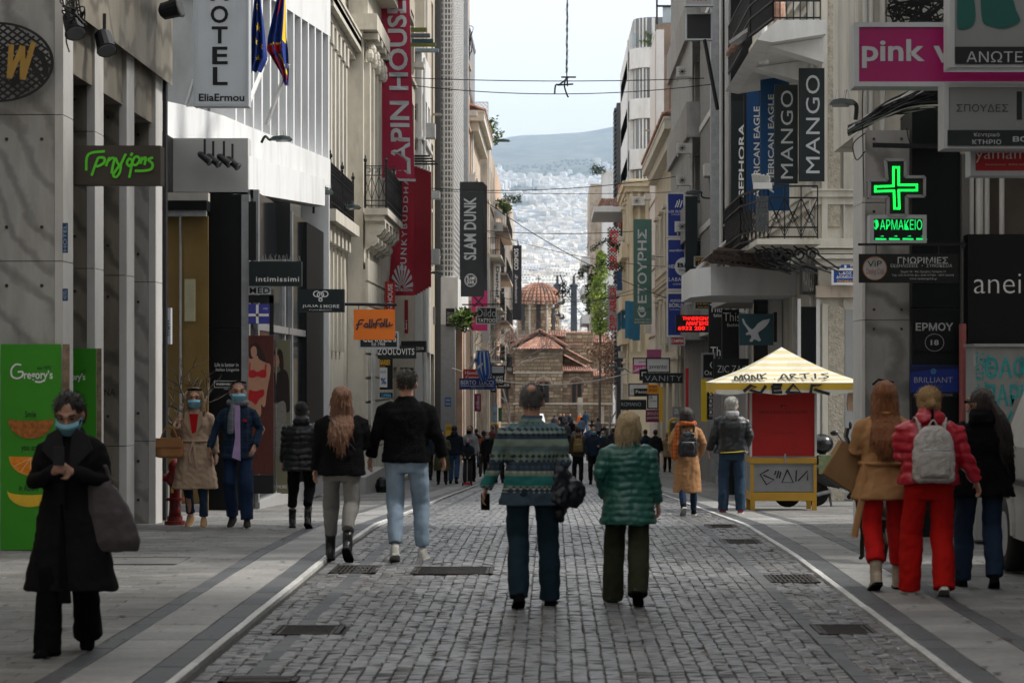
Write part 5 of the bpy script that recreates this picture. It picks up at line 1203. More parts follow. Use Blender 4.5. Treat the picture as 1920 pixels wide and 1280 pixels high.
gr=thing('graffiti',(PX(203,28),28.1,PZ(770,28)),'small black graffiti letters on the third marble pillar','graffiti'); m=MB(); O=(PX(192,28.12),28.12,PZ(770,28.12)); U,V=AX*(25*28.12/F),Z*(42*28.12/F)
text_on(m,'INA',O,U,V,(.0,.95,.68,.98)); disc_on(m,O,U,V,(.06,.3),.12,.16,inner=.75); m.build('lettering',cm('k'),gr)
# --- hotel sign, flags
sign('hotel_sign','tall white vertical hotel sign with black letters high on the left',364,465,-90,198,38.0,'white',th=.3,frame='lg',bgm=mat('hotel_sign_white',(.50,.53,.55),.5,.05,2,dirt=(.3,.3,.3)),texts=[
 (ch,a,b,ya,yb,'k',0,.02) for ch,a,b,ya,yb in (('H',395,428,-35,2),('O',395,428,11,44),('T',397,427,50,82),('E',398,427,88,121),('L',399,427,126,160))]+[('EliaErmou',373,458,176,190,'k',0,.02)])
m=MB(); hs=thing('sign_bracket',(PX(350,38.2),38.2,PZ(190,38.2)),'thin white stays holding the vertical hotel sign','bracket'); m.bar((PX(348,38.2),38.3,PZ(195,38.2)),(PX(364,38.2),38.2,PZ(150,38.2)),.04); m.bar((PX(348,38.2),38.3,PZ(196,38.2)),(PX(466,38.2),38.2,PZ(196,38.2)),.05); m.bar((PX(468,38.3),38.3,PZ(190,38.3)),(PX(500,41),41,PZ(110,41)),.05); m.build('stays',M_white,hs)
def flag(name,label,outline,d,base,parts,pole=None,seed=1,folds=5):
 """hanging cloth: outline given as left/right edge pixel pairs from the top down; colour areas by (u0,u1,v0,v1)"""
 T=thing(name,(PX(outline[0][0],d),d,PZ(outline[-1][2],d)),label,'flag'); n=22; m_=12
 def P(u,v,off=0):
  k=v*(len(outline)-1); i=min(int(k),len(outline)-2); f=k-i; a,b,y=[outline[i][q]*(1-f)+outline[i+1][q]*f for q in range(3)]
  return Vector((PX(a+(b-a)*u,d),d+.10*sin(u*folds*pi+v*3+seed)*(.4+v)-off,PZ(y,d)))
 for nm,mm,cells in [('cloth',base,None)]+parts:
  g=MB()
  if cells is None:
   for i in range(m_+1):
    for j in range(n+1):g.v.append(tuple(P(j/n,i/m_)))
   for i in range(m_):
    for j in range(n):k=i*(n+1)+j; g.f.append((k,k+1,k+n+2,k+n+1))
  else:
   for (pts,off) in cells:
    # fan of small quads through a polygon of uv points (4 corners)
    q=6
    for i in range(q):
     for j in range(q):
      c=[]
      for (s,t) in ((i,j),(i+1,j),(i+1,j+1),(i,j+1)):
       s /= q; t /= q; u=(pts[0][0]*(1-s)+pts[1][0]*s)*(1-t)+(pts[3][0]*(1-s)+pts[2][0]*s)*t; v=(pts[0][1]*(1-s)+pts[1][1]*s)*(1-t)+(pts[3][1]*(1-s)+pts[2][1]*s)*t
       c.append(P(u,v,.012+off))
      g.quad(*c)
  g.build(nm,mm,T,smooth=True,fix=False)
 if pole:MB().bar((PX(pole[0],d),d+.05,PZ(pole[1],d)),(PX(pole[2],d+.3),d+.3,PZ(pole[3],d)),.05).build('pole',M_white,T)
 return T
M_eu=mat('flag_blue',(.008,.03,.19),.8,.15,3); M_fr=mat('flag_red',(.5,.01,.012),.8,.1,3); M_fy=mat('flag_yellow',(.75,.5,.02),.8,.1,3)
def star(u,v,r,ru):return [([(u-r,v-ru*.3),(u+r,v-ru*.3),(u+r*.1,v+ru*.3),(u-r*.1,v+ru*.3)],0),([(u-r*.1,v-ru),(u+r*.1,v-ru),(u+r*.75,v+ru*.9),(u+r*.0,v+ru*.3)],0),([(u-r*.1,v-ru),(u+r*.1,v-ru),(u-r*.0,v+ru*.3),(u-r*.75,v+ru*.9)],0)]
st=[]
for (a,b) in ((.45,.30),(.55,.47),(.42,.60),(.75,.64),(.55,.76)):st += star(a,b,.13,.04)
flag('blue_starred_flag','limp blue flag with yellow stars hanging beside the vertical hotel sign',[(478,489,-60),(476,489,0),(471,496,60),(466,500,110),(466,488,135)],39.5,M_eu,[('stars',M_fy,st)],seed=2)
flag('red_blue_flag','limp dark blue and red flag with yellow edging right of the starred flag',[(524,533,-50),(520,535,0),(503,536,70),(501,540,95),(528,542,140),(533,540,160)],40.5,M_eu,
     [('red_band',M_fr,[([(0,.52),(.75,.50),(.8,.60),(0,.64)],0),([(0,.64),(.45,.66),(1,.98),(.4,1)],0),([(.55,0),(.9,0),(.75,.12),(.35,.3)],0)]),('yellow_edge',M_fy,[([(.1,.49),(.8,.47),(.8,.50),(.1,.52)],0),([(.45,.62),(.6,.62),(1,.92),(.95,.95)],0),([(.9,.2),(1,.2),(.95,.5),(.8,.45)],0)])],seed=4,pole=(540,120,500,230))
flag('greek_flag','crumpled blue and white striped flag above the blue sign',[(893,916,657),(890,920,675),(893,921,695),(898,920,706),(904,912,715)],78,mat('flag_greek_blue',(.02,.11,.42),.8,.1,3),
     [('white_stripes',mat('flag_white',(.6,.62,.66),.8),[([(.02+.27*k,0.02),(.13+.27*k,0.02),(.10+.27*k,.98),(-.02+.29*k+.02,.95)],0) for k in range(4)]+[([(.0,.42),(.5,.30),(.5,.36),(.0,.50)],0.01)])],seed=7,pole=(905,657,880,690))
# --- shop signs, left
sign('hanging_sign','black hanging sign with small white lower case lettering',467,565,490,536,37.4,'k2',[('intimissimi',480,561,519,528,'w',0,.015,1.15)],th=.2)
sp=thing('bird_spikes',(PX(515,38.7),38.7,PZ(490,38.7)),'thin bird spikes on top of the black lower case sign','bird spikes'); m=MB(); rr=random.Random(1)
for k in range(26):x=PX(488+k*3.0,37.5); m.bar((x,37.5,PZ(490,37.5)+.001),(x+rr.uniform(-.03,.03),37.5,PZ(479+rr.uniform(-3,4),37.5)),.006)
m.build('spikes',M_steel,sp)
def julia(T,O,U,V,f):
 m=MB()
 for c in ((594,551),(609,551),(601,553)):
  q=f([c])[0]; disc_on(m,O,U,V,q,7/87,6/43,inner=.72)
 q=f([(601,562)])[0]; disc_on(m,O,U,V,q,4/87,3.5/43,inner=.5); m.build('emblem',M_wt,T)
sign('hanging_sign','dark green hanging sign with interlaced rings emblem',558,645,542,585,43,'k2',[('JULIA',567,597,571,577,'w',0,.015,1.1),('&',600,604,571,577,'w'),('MORE',607,636,571,577,'w',0,.015,1.1),('BY JULIA BERGOVICH',580,622,580,582.5,'w')],th=.2,extra=julia)
sign('window_sign','grey window sign with wide black letters behind the glass',466,508,536,552,37.42,'lg',[('MED',468,506,539,550,'k',0,.04,1.1)],th=.02)
sign('window_sign','blue window sign with white cross behind the glass',466,505,570,607,37.42,(.05,.05,.30),[('MED',494,502,577,580,'w')],th=.02,extra=lambda T,O,U,V,f:[MB_box_on(T,O,U,V,f,(480,485,571,606)),MB_box_on(T,O,U,V,f,(466,504,588,593))])
# lingerie poster (flat print) behind glass
M_skinp=mat('printed_skin',(.42,.22,.14),.6,.12,8); M_redp=mat('printed_red',(.38,.008,.012),.6,.2,20); M_hairp=mat('printed_hair',(.02,.01,.008),.6,.3,10)
def lady(T,O,U,V,f):
 fig(T,O,U,V,f,[('printed_hair',M_hairp,[(470,648),(479,643),(488,650),(498,672),(499,682),(490,680),(470,676)],.006),
  ('printed_body',M_skinp,[(468,672),(474,672),(476,667),(483,667),(486,673),(499,680),(507,684),(506,705),(500,735),(496,762),(490,758),(488,780),(466,780),(466,676)],.009),
  ('printed_arm',M_skinp,[(499,681),(507,684),(507,700),(501,732),(497,761),(491,757),(494,735),(499,708)],.012),
  ('printed_face',M_skinp,[(470,655),(474,649),(480,651),(482,662),(478,670),(472,668)],.011),
  ('printed_bra',M_redp,[(467,695),(475,693),(483,697),(491,693),(499,694),(499,706),(491,708),(483,705),(475,708),(467,706)],.013),
  ('printed_briefs',M_redp,[(467,730),(480,733),(494,730),(495,741),(486,748),(480,758),(472,752),(466,748)],.013),
  ('printed_strap',M_redp,[(497,683),(500,683),(499,695),(497,695)],.014),('printed_strap',M_redp,[(468,680),(470,680),(469,695),(467,695)],.014)])
sign('lingerie_poster','tall poster of a dark haired model in red lingerie on red curtain',466,513,629,889,37.45,'wine',th=.02,bgm=mat('printed_curtain',(.075,.015,.01),.6,.6,14,stretch=(9,1,.3)),extra=lady,cat='poster')
sign('poster_foot','black shop plinth under the lingerie poster',466,513,890,925,37.45,'k',th=.02,cat='panel')
def lady2(T,O,U,V,f):
 fig(T,O,U,V,f,[('printed_jumper',M_hairp,[(519,700),(532,692),(541,705),(543,740),(542,772),(519,760)],.007),('printed_skirt',mat('printed_tweed',(.2,.19,.17),.8,.5,60),[(519,756),(533,752),(537,775),(533,830),(519,850)],.009),
  ('printed_hair',M_hairp,[(520,660),(524,654),(530,662),(532,690),(526,694)],.011),('printed_face',M_skinp,[(519,665),(522,667),(524,680),(520,688)],.013)])
sign('fashion_poster','olive fashion poster of a woman in black jumper and tweed skirt',519,544,638,925,41.7,(.16,.15,.09),[('MORE',520,538,909,915,'w')],th=.02,extra=lady2,cat='poster')
sign('orange_sign','bright orange hanging sign with dark handwritten lettering',663,740,580,637,47,'org',th=.16,extra=ribbon((.03,.03,.05),[[(683,600),(674,601),(671,614),(668,618)],[(668,609),(680,606)],[(682,612),(687,606),(690,612),(684,613)],[(694,598),(693,613),(697,612)],[(701,605),(701,613)],[(698,598),(697,613)],
     [(716,598),(707,601),(705,612),(703,615)],[(700,608),(712,606)],[(712,611),(716,605),(719,610),(713,613)],[(722,597),(720,612)],[(726,597),(724,612),(728,610)],[(731,604),(730,611),(737,608)]],.028))
po=thing('sign_pole',(PX(690,47),47.1,PZ(571,47)),'black pole that carries the orange sign','pole'); MB().tube([(PX(645,47),47.08,PZ(570,47)),(PX(743,47),47.08,PZ(571,47))],.03,8).bar((PX(672,47),47.08,PZ(571,47)),(PX(672,47),47.08,PZ(580,47)),.015).bar((PX(730,47),47.08,PZ(571,47)),(PX(730,47),47.08,PZ(580,47)),.015).build('rod',M_wiron,po)
sign('hanging_sign','dark green hanging sign partly behind the orange sign',673,747,622,653,52,'k2',[("CLARICE'S",680,743,625,641,'w'),('Est 1968',697,722,641,648,'w')],th=.15,frame='lg')
sign('hanging_sign','long black hanging sign just below and right of the orange sign',708,780,648,672,58,'k2',[('ZOOLOVITS',708,777,653,665,'w',0,.01,1.1)],th=.15)
sign('hanging_sign','black and white box sign above the head of the man in jeans',752,798,639,660,66,'k',[('BUDDHA',768,795,650,656,'w')],th=.6)
sign('red_sign','narrow red vertical sign above the black hanging signs',722,740,528,612,63,'red',[('LAPIN HOUSE',728,736,450,583,'w',1,.03)],th=.2) if 0 else sign('red_sign','narrow red vertical sign above the black hanging signs',722,740,528,625,63,'red',[('PIN HOUSE',727,736,532,590,'w',1,.03)],th=.2)
sign('red_banner','small dark red banner with white marks low behind the orange sign',751,765,562,625,80,'crim',[('ti',753,763,600,618,'w')],th=.1)
# the tall banners
def banner(name,label,pts,d,col,texts,thick=.05,n=10,wav=.03,cat='banner'):
 """cloth banner: four pixel corners (top-left, top-right, bottom-right, bottom-left), gently waved"""
 c=[Vector((PX(x,d),d,PZ(y,d))) for x,y in pts]; T=thing(name,c[3],label,cat); m=MB()
 def P(u,v,o=0):p=(c[3]*(1-u)+c[2]*u)*(1-v)+(c[0]*(1-u)+c[1]*u)*v; return p+AY*(wav*sin(u*7+v*9)-o)
 for o in (0,-thick):
  b=len(m.v)
  for i in range(n+1):
   for j in range(7):m.v.append(tuple(P(j/6,i/n,o)))
  for i in range(n):
   for j in range(6):k=b+i*7+j; m.f.append((k,k+1,k+8,k+7))
 m.build('cloth',mat('banner_%s' % name+str(int(col[0]*99)),col,.75,.08,2,bump=.1,bscale=3),T,smooth=True,fix=False)
 for t in texts:
  s,(u0,u1,v0,v1),cc=t[:3]; g=MB(); vs,fs=glyphs(s,t[4] if len(t)>4 else .02,t[5] if len(t)>5 else 1); vert=t[3] if len(t)>3 else 1; q=[]
  for a,b in vs:
   if vert==1:a,b=1-b,a
   elif vert==-1:a,b=b,1-a
   q.append(P(u0+(u1-u0)*a,v0+(v1-v0)*b,.02))
  g.add(q,fs); g.build('lettering',cm(cc),T)
 return T
banner('tall_banner','very tall crimson banner with huge grey white upward lettering',[(703,-140),(764,-140),(777,334),(716,334)],62,(.30,.012,.045),[('LAPIN HOUSE',(.30,.90,.015,.70),'lg',1,.06)])
MB().bar((PX(716,62),62.02,PZ(336,62)),(PX(779,62),62.02,PZ(338,62)),.06).build('lower_rod',M_steel,bpy.data.objects['tall_banner'])
bt=banner('crimson_banner','crimson banner with upward white lettering and fan emblem',[(745,338),(776,338),(776,554),(727,554)],64,(.28,.008,.025),[('FUNKYBUDDHA',(.42,.68,.22,1.02),'lg',1,.015,1.35)])
m=MB(); O=(PX(727,64),63.9,PZ(554,64)); U=AX*(49*64/F); V=Z*(216*64/F)
for k in range(9):
 a=pi*(k+.2)/9; a1=pi*(k+.75)/9; m.add([Vector(O)+U*(.55+.1*cos(t)*r_)+V*(.062+.022*sin(t)*r_*2.2) for t,r_ in ((a,.6),(a,4.3),(a1,4.3),(a1,.6))],[(0,1,2,3)])
text_on(m,'FUNKYBUDDHA',O,U,V,(.15,.97,.035,.06),0,.02); m.build('emblem',cm('lg'),bt)
for k in range(6):
 px=777+k*5.2; dd=66+k*2.2
 banner('crimson_banner',['first','second','third','fourth','fifth','last'][k]+' plain crimson banner in the overlapping row behind the lettered one',[(px-22,312+k*2),(px+5.4,312+k*2),(px+5.4,553-k*3),(px-22,553-k*3)],dd,(.24,.008,.02),[],wav=.015)
for k,(px0,px1,py,c) in enumerate(((770,800,55,'teal'),(770,806,66,'g'),(772,812,76,'navy'),(770,817,83,'grn'),(772,822,94,'lg'))):
 sign('furled_banner',['highest','second','middle','fourth','lowest'][k]+' thin furled banner pole seen edge on right of the tall banner',px0,px1,py-3,py+3,78+2*k,c,th=.3,bgm=mat('furled_%d' % k,[(.12,.14,.03),(.08,.1,.12),(.03,.07,.1),(.12,.14,.03),(.2,.27,.32)][k],.7,.4,6),cat='banner')
for k in range(4):sign('dark_rod_banner',['top','second','third','bottom'][k]+' black rod of the row of rods above the crimson banners',777,806+5*k,291+5*k,294+5*k,72+k*2,'k',th=.1,cat='rod')
banner('dark_banner','charcoal banner with huge upward white letters and round badge',[(862,341),(905,341),(905,556),(862,556)],104,(.028,.03,.033),[('SLAM DUNK',(.18,.72,.32,.865),'lg',1,.03),('SLAM',(.32,.64,.145,.175),'w',0,.03),('DUNK',(.32,.64,.11,.14),'w',0,.03)],wav=.01)
m=MB(); disc_on(m,(PX(862,104),103.93,PZ(556,104)),AX*(43*104/F),Z*(215*104/F),(.48,.142),.27,.057,inner=.93); disc_on(m,(PX(862,104),103.93,PZ(556,104)),AX*(43*104/F),Z*(215*104/F),(.48,.142),.23,.049,inner=.95); m.build('badge',cm('w'),bpy.data.objects['dark_banner'])
for k in range(3):banner('dark_banner',['nearest','middle','farthest'][k]+' charcoal banner behind the one with huge letters',[(903,342+k*3),(908+2.6*k,342+k*3),(908+2.6*k,555-k*4),(903,555-k*4)],108+3*k,(.02,.021,.024),[],wav=.01)
sign('grey_sign','pale grey vertical sign with dark round letters below the charcoal banner',905,918,480,640,122,'lg',[('80',906,915,500,545,'g',1,.05)],th=.2)
sign('white_sign','slim white vertical sign with downward black letters near the church',926,938,495,560,150,'white',[('Desigual',928,936,500,556,'k',-1,.02)],th=.2)
sign('dark_banner','tall dark banner with white letters on the left above the church',961,978,460,600,186,(.02,.025,.035),[('COSMOS',964,972,466,506,'w',1,.05),('cosmosport.gr',965,971,514,568,'w',1)],th=.3)
sign('tattoo_sign','small black hanging sign with outlined name and white capitals',893,931,576,607,96,'k',[('Dildo',895,930,579,594,'lg',0,-.01),('TATTOO',896,929,597,604,'w',0,.04)],th=.1,frame='lg')
tp=thing('sign_pole',(PX(910,96),96,PZ(571,96)),'thin dark rod above the small tattoo sign','pole'); MB().bar((PX(866,96),96.1,PZ(571,96)),(PX(946,96),96.1,PZ(570,96)),.05).build('rod',M_wiron,tp)
sign('pink_banner','bright pink banner behind the small tattoo sign',884,914,545,620,110,(.45,.02,.12),[('X',886,908,556,575,'k2')],th=.05,cat='banner')
sign('red_sign','dark red sign with white name above the long blue sign',868,905,692,710,82,'red',[('Hondos',872,903,695,702,'w',0,.01),('Center',873,898,704,710,'w',0,.01)],th=.2)
sign('blue_sign','long blue hanging sign with thin white capitals on the left',861,929,709,730,79,(.01,.04,.2),[('BERTO  LUCCI',864,925,713,721,'w',0,0),('MILANO',884,908,725,728,'lg',0,0,1.5)],th=.15,extra=lambda T,O,U,V,f:poly_blob(T,O,U,V,f,[(864,723.8),(925,723.8),(925,723),(864,723)],M_wt,'underline'))
sign('wine_banner','small wine coloured vertical sign beside the tree on the left',889,902,738,771,112,'wine',[('chillbox',893,899,741,767,'w',1)],th=.05,cat='banner')
for k,(a,b,c,e,d,col,tx) in enumerate(((921,946,685,700,110,'lg','OPTICS'),(922,945,701,722,108,'k2','SHOES'),(920,930,722,735,118,'k','BED'),(932,957,715,728,130,'k','GES'),(949,961,687,697,150,'g','88'))):
 sign('small_sign',['pale box sign just right of the striped flag','dark framed sign just right of the long blue sign','tiny black sign under the long blue sign','small black bracket sign left of the church wall','tiny grey plate left of the church wall'][k],a,b,c,e,d,col,[(tx,a+2,b-2,c+4,e-4,'w' if col != 'lg' else 'g')],th=.2,frame='k')
sign('yellow_notice','yellow notice low on the wall behind the walking people on the left',836,846,795,818,92,'yel',[('ΟΧΙ',837,845,800,806,'k',0,.03)],th=.03,cat='notice')
sign('street_plate','small blue street name plate on the pale pier left of the lane',834,846,745,762,90,'bw',[('ΕΡΜΟΥ',836,845,748,752,'w'),('ERMOU',836,845,755,759,'w')],th=.03,cat='street sign')
sign('barber_sign','black shop sign with yellow capitals behind the man in jeans',712,736,672,730,59.5,'k',[('BARBER',713,732,674,684,'yel',0,.02),('SHOP',713,722,686,690,'yel')],th=.1)
sign('window_notice','white notice in the window behind the man in jeans',712,726,689,726,59.4,'white',[('SALES',713,724,694,699,'navy'),('%',714,724,708,720,'bw',0,.05)],th=.02,cat='notice')
sign('neon_sign','small blue and red neon shop sign behind the man in jeans',712,736,736,745,59.3,'k',[('OPEN',714,733,738,744,(.1,.5,.9),0,.02)],th=.04)
sign('metal_letter_plate','dark plate with raised letters on the side post of the lattice office',836,852,578,612,100.6,'k',[('DKNY',838,850,584,606,'g',1)],th=.1)
sign('grey_window_sign','grey window sign behind the glass right of the crimson banners',798,816,575,608,99,'g',[('DCT',799,814,600,606,'w')],th=.05)
sign('mosaic_panel','tall blue and yellow patterned panel near the small tree on the left',925,933,757,792,130,'bw',th=.1,bgm=mat('mosaic_print',(.12,.2,.3),.5,.9,3),cat='panel')
sign('green_hoarding','plain dark green panel left of the church',934,941,764,790,132,(.01,.07,.03),th=.1,cat='panel')
sign('phone_light_box','grey light box with a slanted glare in the papered shop window',300,320,577,645,36.1,'lg',[('WOW',308,318,598,632,'k',1,.1)],th=.15,bgm=mat('light_box_grey',(.4,.42,.46),.4),cat='light box')
# ---------------------------------------------------------------- RIGHT
M_dg=(.005,.011,.012)
sign('vertical_banner','nearest black vertical banner with large thin grey letters rotated upward',1498,1546,128,340,43.6,M_dg,[('MANGO',1511,1537,141,325,'lg',1,.0,1.08)],th=.06,cat='banner')
sign('vertical_banner','second black vertical banner with large thin grey letters, a little shorter and lower',1452,1496,159,344,45.6,M_dg,[('MANGO',1464,1487,170,335,'lg',1,.0,1.08)],th=.06,cat='banner')
sign('vertical_banner','taller blue vertical banner with white serif capitals',1426,1480,145,395,48,(.008,.07,.20),[('AMERICAN EAGLE',1440,1451,177,362,'w',1,.02)],th=.06,cat='banner')
sign('vertical_banner','shorter blue vertical banner with white serif capitals farther down the street',1396,1427,168,398,51.5,(.008,.06,.18),[('AMERICAN EAGLE',1413,1425,200,371,'w',1,.02)],th=.06,frame='k',cat='banner')
sign('vertical_banner','black vertical banner with partly hidden white capitals behind the blue ones',1371,1398,189,375,55,M_dg,[('SEPHORA',1385,1396,232,370,'w',1,.02)],th=.06,cat='banner')
sign('upper_sign','small dark square sign high on the right with dim picture',1286,1335,25,75,62,(.015,.015,.018),th=.2,frame='lg')
sign('upper_sign','grey sign with red label cut off by the top edge',1285,1336,-30,11,61.5,'g',[('ITA',1300,1325,-20,2,'crim',0,.1)],th=.2,frame='lg')
MB_=thing('diagonal_stay',(PX(1330,62),62,PZ(150,62)),'dark diagonal stay below the small square sign','stay'); MB().bar((PX(1321,62),62,PZ(75,62)),(PX(1346,61.5),61.6,PZ(205,61.5)),.07).build('bar',M_wiron,MB_)
def fan3(T,O,U,V,f):
 m=MB()
 for s in ([(1266,389),(1270,379),(1270,376)],[(1270,389),(1274,378),(1274,374)],[(1275,389),(1278,380),(1279,376)]):stroke_on(m,O,U,V,f(s),.035)
 m.build('emblem',M_wt,T)
BL=(.012,.035,.26)
sign('blue_sign','upper blue square sign with fan emblem in a stack of blue signs',1251,1283,362,444,82,BL,[('LUX OLYMPIA',1253,1290,394,399,'w',0,.02),('COLLECTION',1259,1288,401,403.5,'w')],th=.3,frame='w',extra=fan3)
sign('go_label','white rounded label reading go on the upper blue sign',1265,1283,415,435,81.9,'white',[('Go',1268,1280,419,430,'navy')],th=.04,cat='label')
sign('blue_sign','middle blue sign with four small shop names in a stack of blue signs',1251,1296,448,543,82,BL,[('nordgreen',1255,1292,467,473,'w',0,.02),('HELIUM',1254,1280,496,503,'w',0,.02),('LABANE',1254,1290,520,527,'w',0,.01,1.2),('LONDON',1262,1288,531,534,'w')],th=.3,frame='w')
sign('blue_sign','lowest blue sign with tulip emblem in a stack of blue signs',1251,1297,549,630,82,BL,[('ANNEMARIE',1256,1291,561,566,'w',0,.01),('BÖRLIND',1255,1291,567,576,'w',0,.01),('NATURAL BEAUTY',1256,1291,579,581.5,'w')],th=.3,frame='w')
T=sign('round_sign','round white sign with bold black letters over the blue signs',1276,1284,495,505,79,'white',[],th=.1); m=MB(); O=(PX(1266,79),78.98,PZ(518,79)); U=AX*35*79/F; V=Z*35*79/F
rd=MB(); rd.cyl((PX(1283,79),78.99,PZ(500,79)),17.5*79/F,.12,28,axis='Y'); rd.build('disc',cm('white'),T); text_on(m,'Big',O,U,V,(.12,.90,.40,.72),0,.05,lift=.02); text_on(m,'STORES',O,U,V,(.2,.8,.26,.36),0,.02,lift=.02); m.build('lettering',cm('k'),T)
sign('vertical_banner','plain dark green vertical banner beside the blue sign stack',1285,1308,368,535,77,M_dg,th=.08,cat='banner')
sign('vertical_banner','dark grey vertical banner with white downward letters right of the plain one',1308,1330,376,500,80,(.05,.05,.052),[('ton tail',1310,1317,404,458,'w',-1,.02)],th=.08,cat='banner')
sign('small_yellow_lettered_sign','small black sign with yellow greek letters next to the round sign',1302,1335,481,500,74,'k',[('ΧΡΥΣΟΣ',1304,1332,484,490,'yel',0,.01),('ΑΣΗΜΙ',1308,1330,492,498,'yel')],th=.1,frame='g')
sign('small_yellow_lettered_sign','black sign with yellow greek heading above the red led display',1302,1346,556,580,72,'k',[('ΗΜΙΟΡΟΦΟΣ',1305,1345,559,565,'yel',0,.01),('210 3310000',1306,1340,568,571,'yel'),('www.silver.gr',1308,1336,574,577,'yel')],th=.1,frame='g')
M_led=mat('red_led',(.8,.01,.008),.5,.0,emit=.7); M_gled=mat('green_led',(.004,.8,.05),.5,0,emit=.75)
T=sign('led_display','black display with glowing red greek letters and phone number',1268,1332,591,622,66,'k',[],th=.2,frame='k'); m=MB(); O=(PX(1268,66),66,PZ(622,66)); U=AX*64*66/F; V=Z*31*66/F
text_on(m,'ΤΗΛΕΦΩΝΑ',O,U,V,(.18,.98,.70,.93),0,.02); text_on(m,'ΑΝΑΓΚΗΣ',O,U,V,(.28,.96,.40,.64),0,.02); text_on(m,'6932 200 1',O,U,V,(.05,.97,.10,.34),0,.02); m.build('glowing_lettering',M_led,T)
sign('red_sign','small red sign with white capitals under the blue sign stack',1257,1284,631,647,79,'red',[('CAMPER',1259,1282,636,642,'w',0,.03)],th=.2,frame='lg')
for k,(a,b,c,e,d) in enumerate(((1329,1354,566,680,62),(1354,1400,580,690,58))):
 sign('black_vertical_sign',['farther','nearer'][k]+' tall black sign with large white Th letters',a,b if k==0 else 1386,c,e,d,'k',[('This',a+2,a+34 if k else a+26,c+4+2*k,c+19+3*k,'w',0,-.005)][:1]+[('fashion',a+9,a+9+30 if k else a+25,c+22+4*k,c+28+4*k,'w')]+([('Th',a+3,a+22,c+84,c+101,'w'),('fashi',a+9,a+24,c+104,c+110,'w')] if k==0 else []),th=.2)
def eagle(T,O,U,V,f):
 m=MB(); P=[[(1391,598),(1394,597),(1398,606),(1404,613),(1410,618),(1415,614),(1421,606),(1431,600),(1441,598),(1444,597),(1441,605),(1436,612),(1430,617),(1424,621),(1421,624),(1424,632),(1427,638),(1423,640),(1418,637),(1413,636),(1411,640),(1407,641),(1405,638),(1409,632),(1407,627),(1401,628),(1398,627),(1399,624),(1404,622),(1400,615),(1394,607)]]
 poly_on(m,O,U,V,f(P[0]),.01)
 m.build('eagle_emblem',cm('lg'),T)
sign('eagle_sign','dark teal square hanging sign with white flying eagle',1386,1450,588,647,47.5,(.008,.045,.06),th=.12,extra=eagle); MB().box(PX(1451,47.5),PX(1457,47.5),47.5,47.8,PZ(641,47.5),PZ(585,47.5)).build('side_plate',M_black,bpy.data.objects['eagle_sign'])
sign('shop_sign','black sign with round badge and white letters left of the other black sign',1316,1340,662,710,54,'k',[('Ox',1321,1335,694,703,'w'),('(',1331,1336,678,690,'w')],th=.12,frame='g')
sign('shop_sign','long black sign with thin white capitals partly behind the yellow striped roof',1338,1404,672,711,52,'k2',[('ZIC ZAC',1345,1400,685,698,'w',0,-.01)],th=.12)
M_pn=mat('phoitouris_green',(.05,.12,.10),.7,.1,3)
sign('green_banner','tall grey green vertical banner with huge pale greek capitals',1188,1222,411,608,118,'teal',[('ΦΕΤΟΥΡΗΣ',1195,1213,430,595,'lg',1,.05),('ΑΚΟΥΣΤΙΚΑ',1190,1220,597,600,'lg'),('ΒΑΡΗΚΟΙΑΣ',1190,1220,602,606,'lg')],th=.1,bgm=M_pn,cat='banner')
def checker(T,O,U,V,f,px0,px1,py0,py1):
 m=MB(); n=8; h=(px1-px0)/n; rows=int((py1-py0)/h)
 for i in range(rows):
  for j in range(n):
   if (i+j) % 2:poly_on(m,O,U,V,f([(px0+j*h,py0+(i+1)*h),(px0+(j+1)*h,py0+(i+1)*h),(px0+(j+1)*h,py0+i*h),(px0+j*h,py0+i*h)]),.01)
 m.build('black_checks',cm('k'),T); m=MB()
 q=f([(px0+4,py1-4),(px1-4,py0+6)]); text_on(m,'DIP ARIDI',O,U,V,(q[0][0],q[1][0],q[0][1],q[1][1]),1,.05,lift=.03); m.build('lettering',cm((.5,.03,.03)),T)
sign('checked_banner','upper black and white checked vertical banner with red letters',1139,1163,426,508,150,'white',th=.06,cat='banner',extra=lambda T,O,U,V,f:checker(T,O,U,V,f,1139,1163,426,508))
sign('checked_banner','lower black and white checked vertical banner with red letters',1139,1160,534,622,152,'white',th=.06,cat='banner',extra=lambda T,O,U,V,f:checker(T,O,U,V,f,1139,1160,534,622))
sign('dark_blue_banner','narrow dark blue vertical sign between the checked banners',1157,1175,507,560,146,'navy',[('BRT',1166,1172,510,530,'w',1)],th=.1,cat='banner')
for k in range(5):sign('blue_awning_panel',['first','second','third','fourth','last'][k]+' blue banner of the short row below the green banner',1158+k*7,1164+k*9,562+k,630+k*2,142-5*k,(.015,.13,.25),[('im',1167,1186,582,596,'lg',0,.03)] if k==0 else [],th=.05,cat='banner')
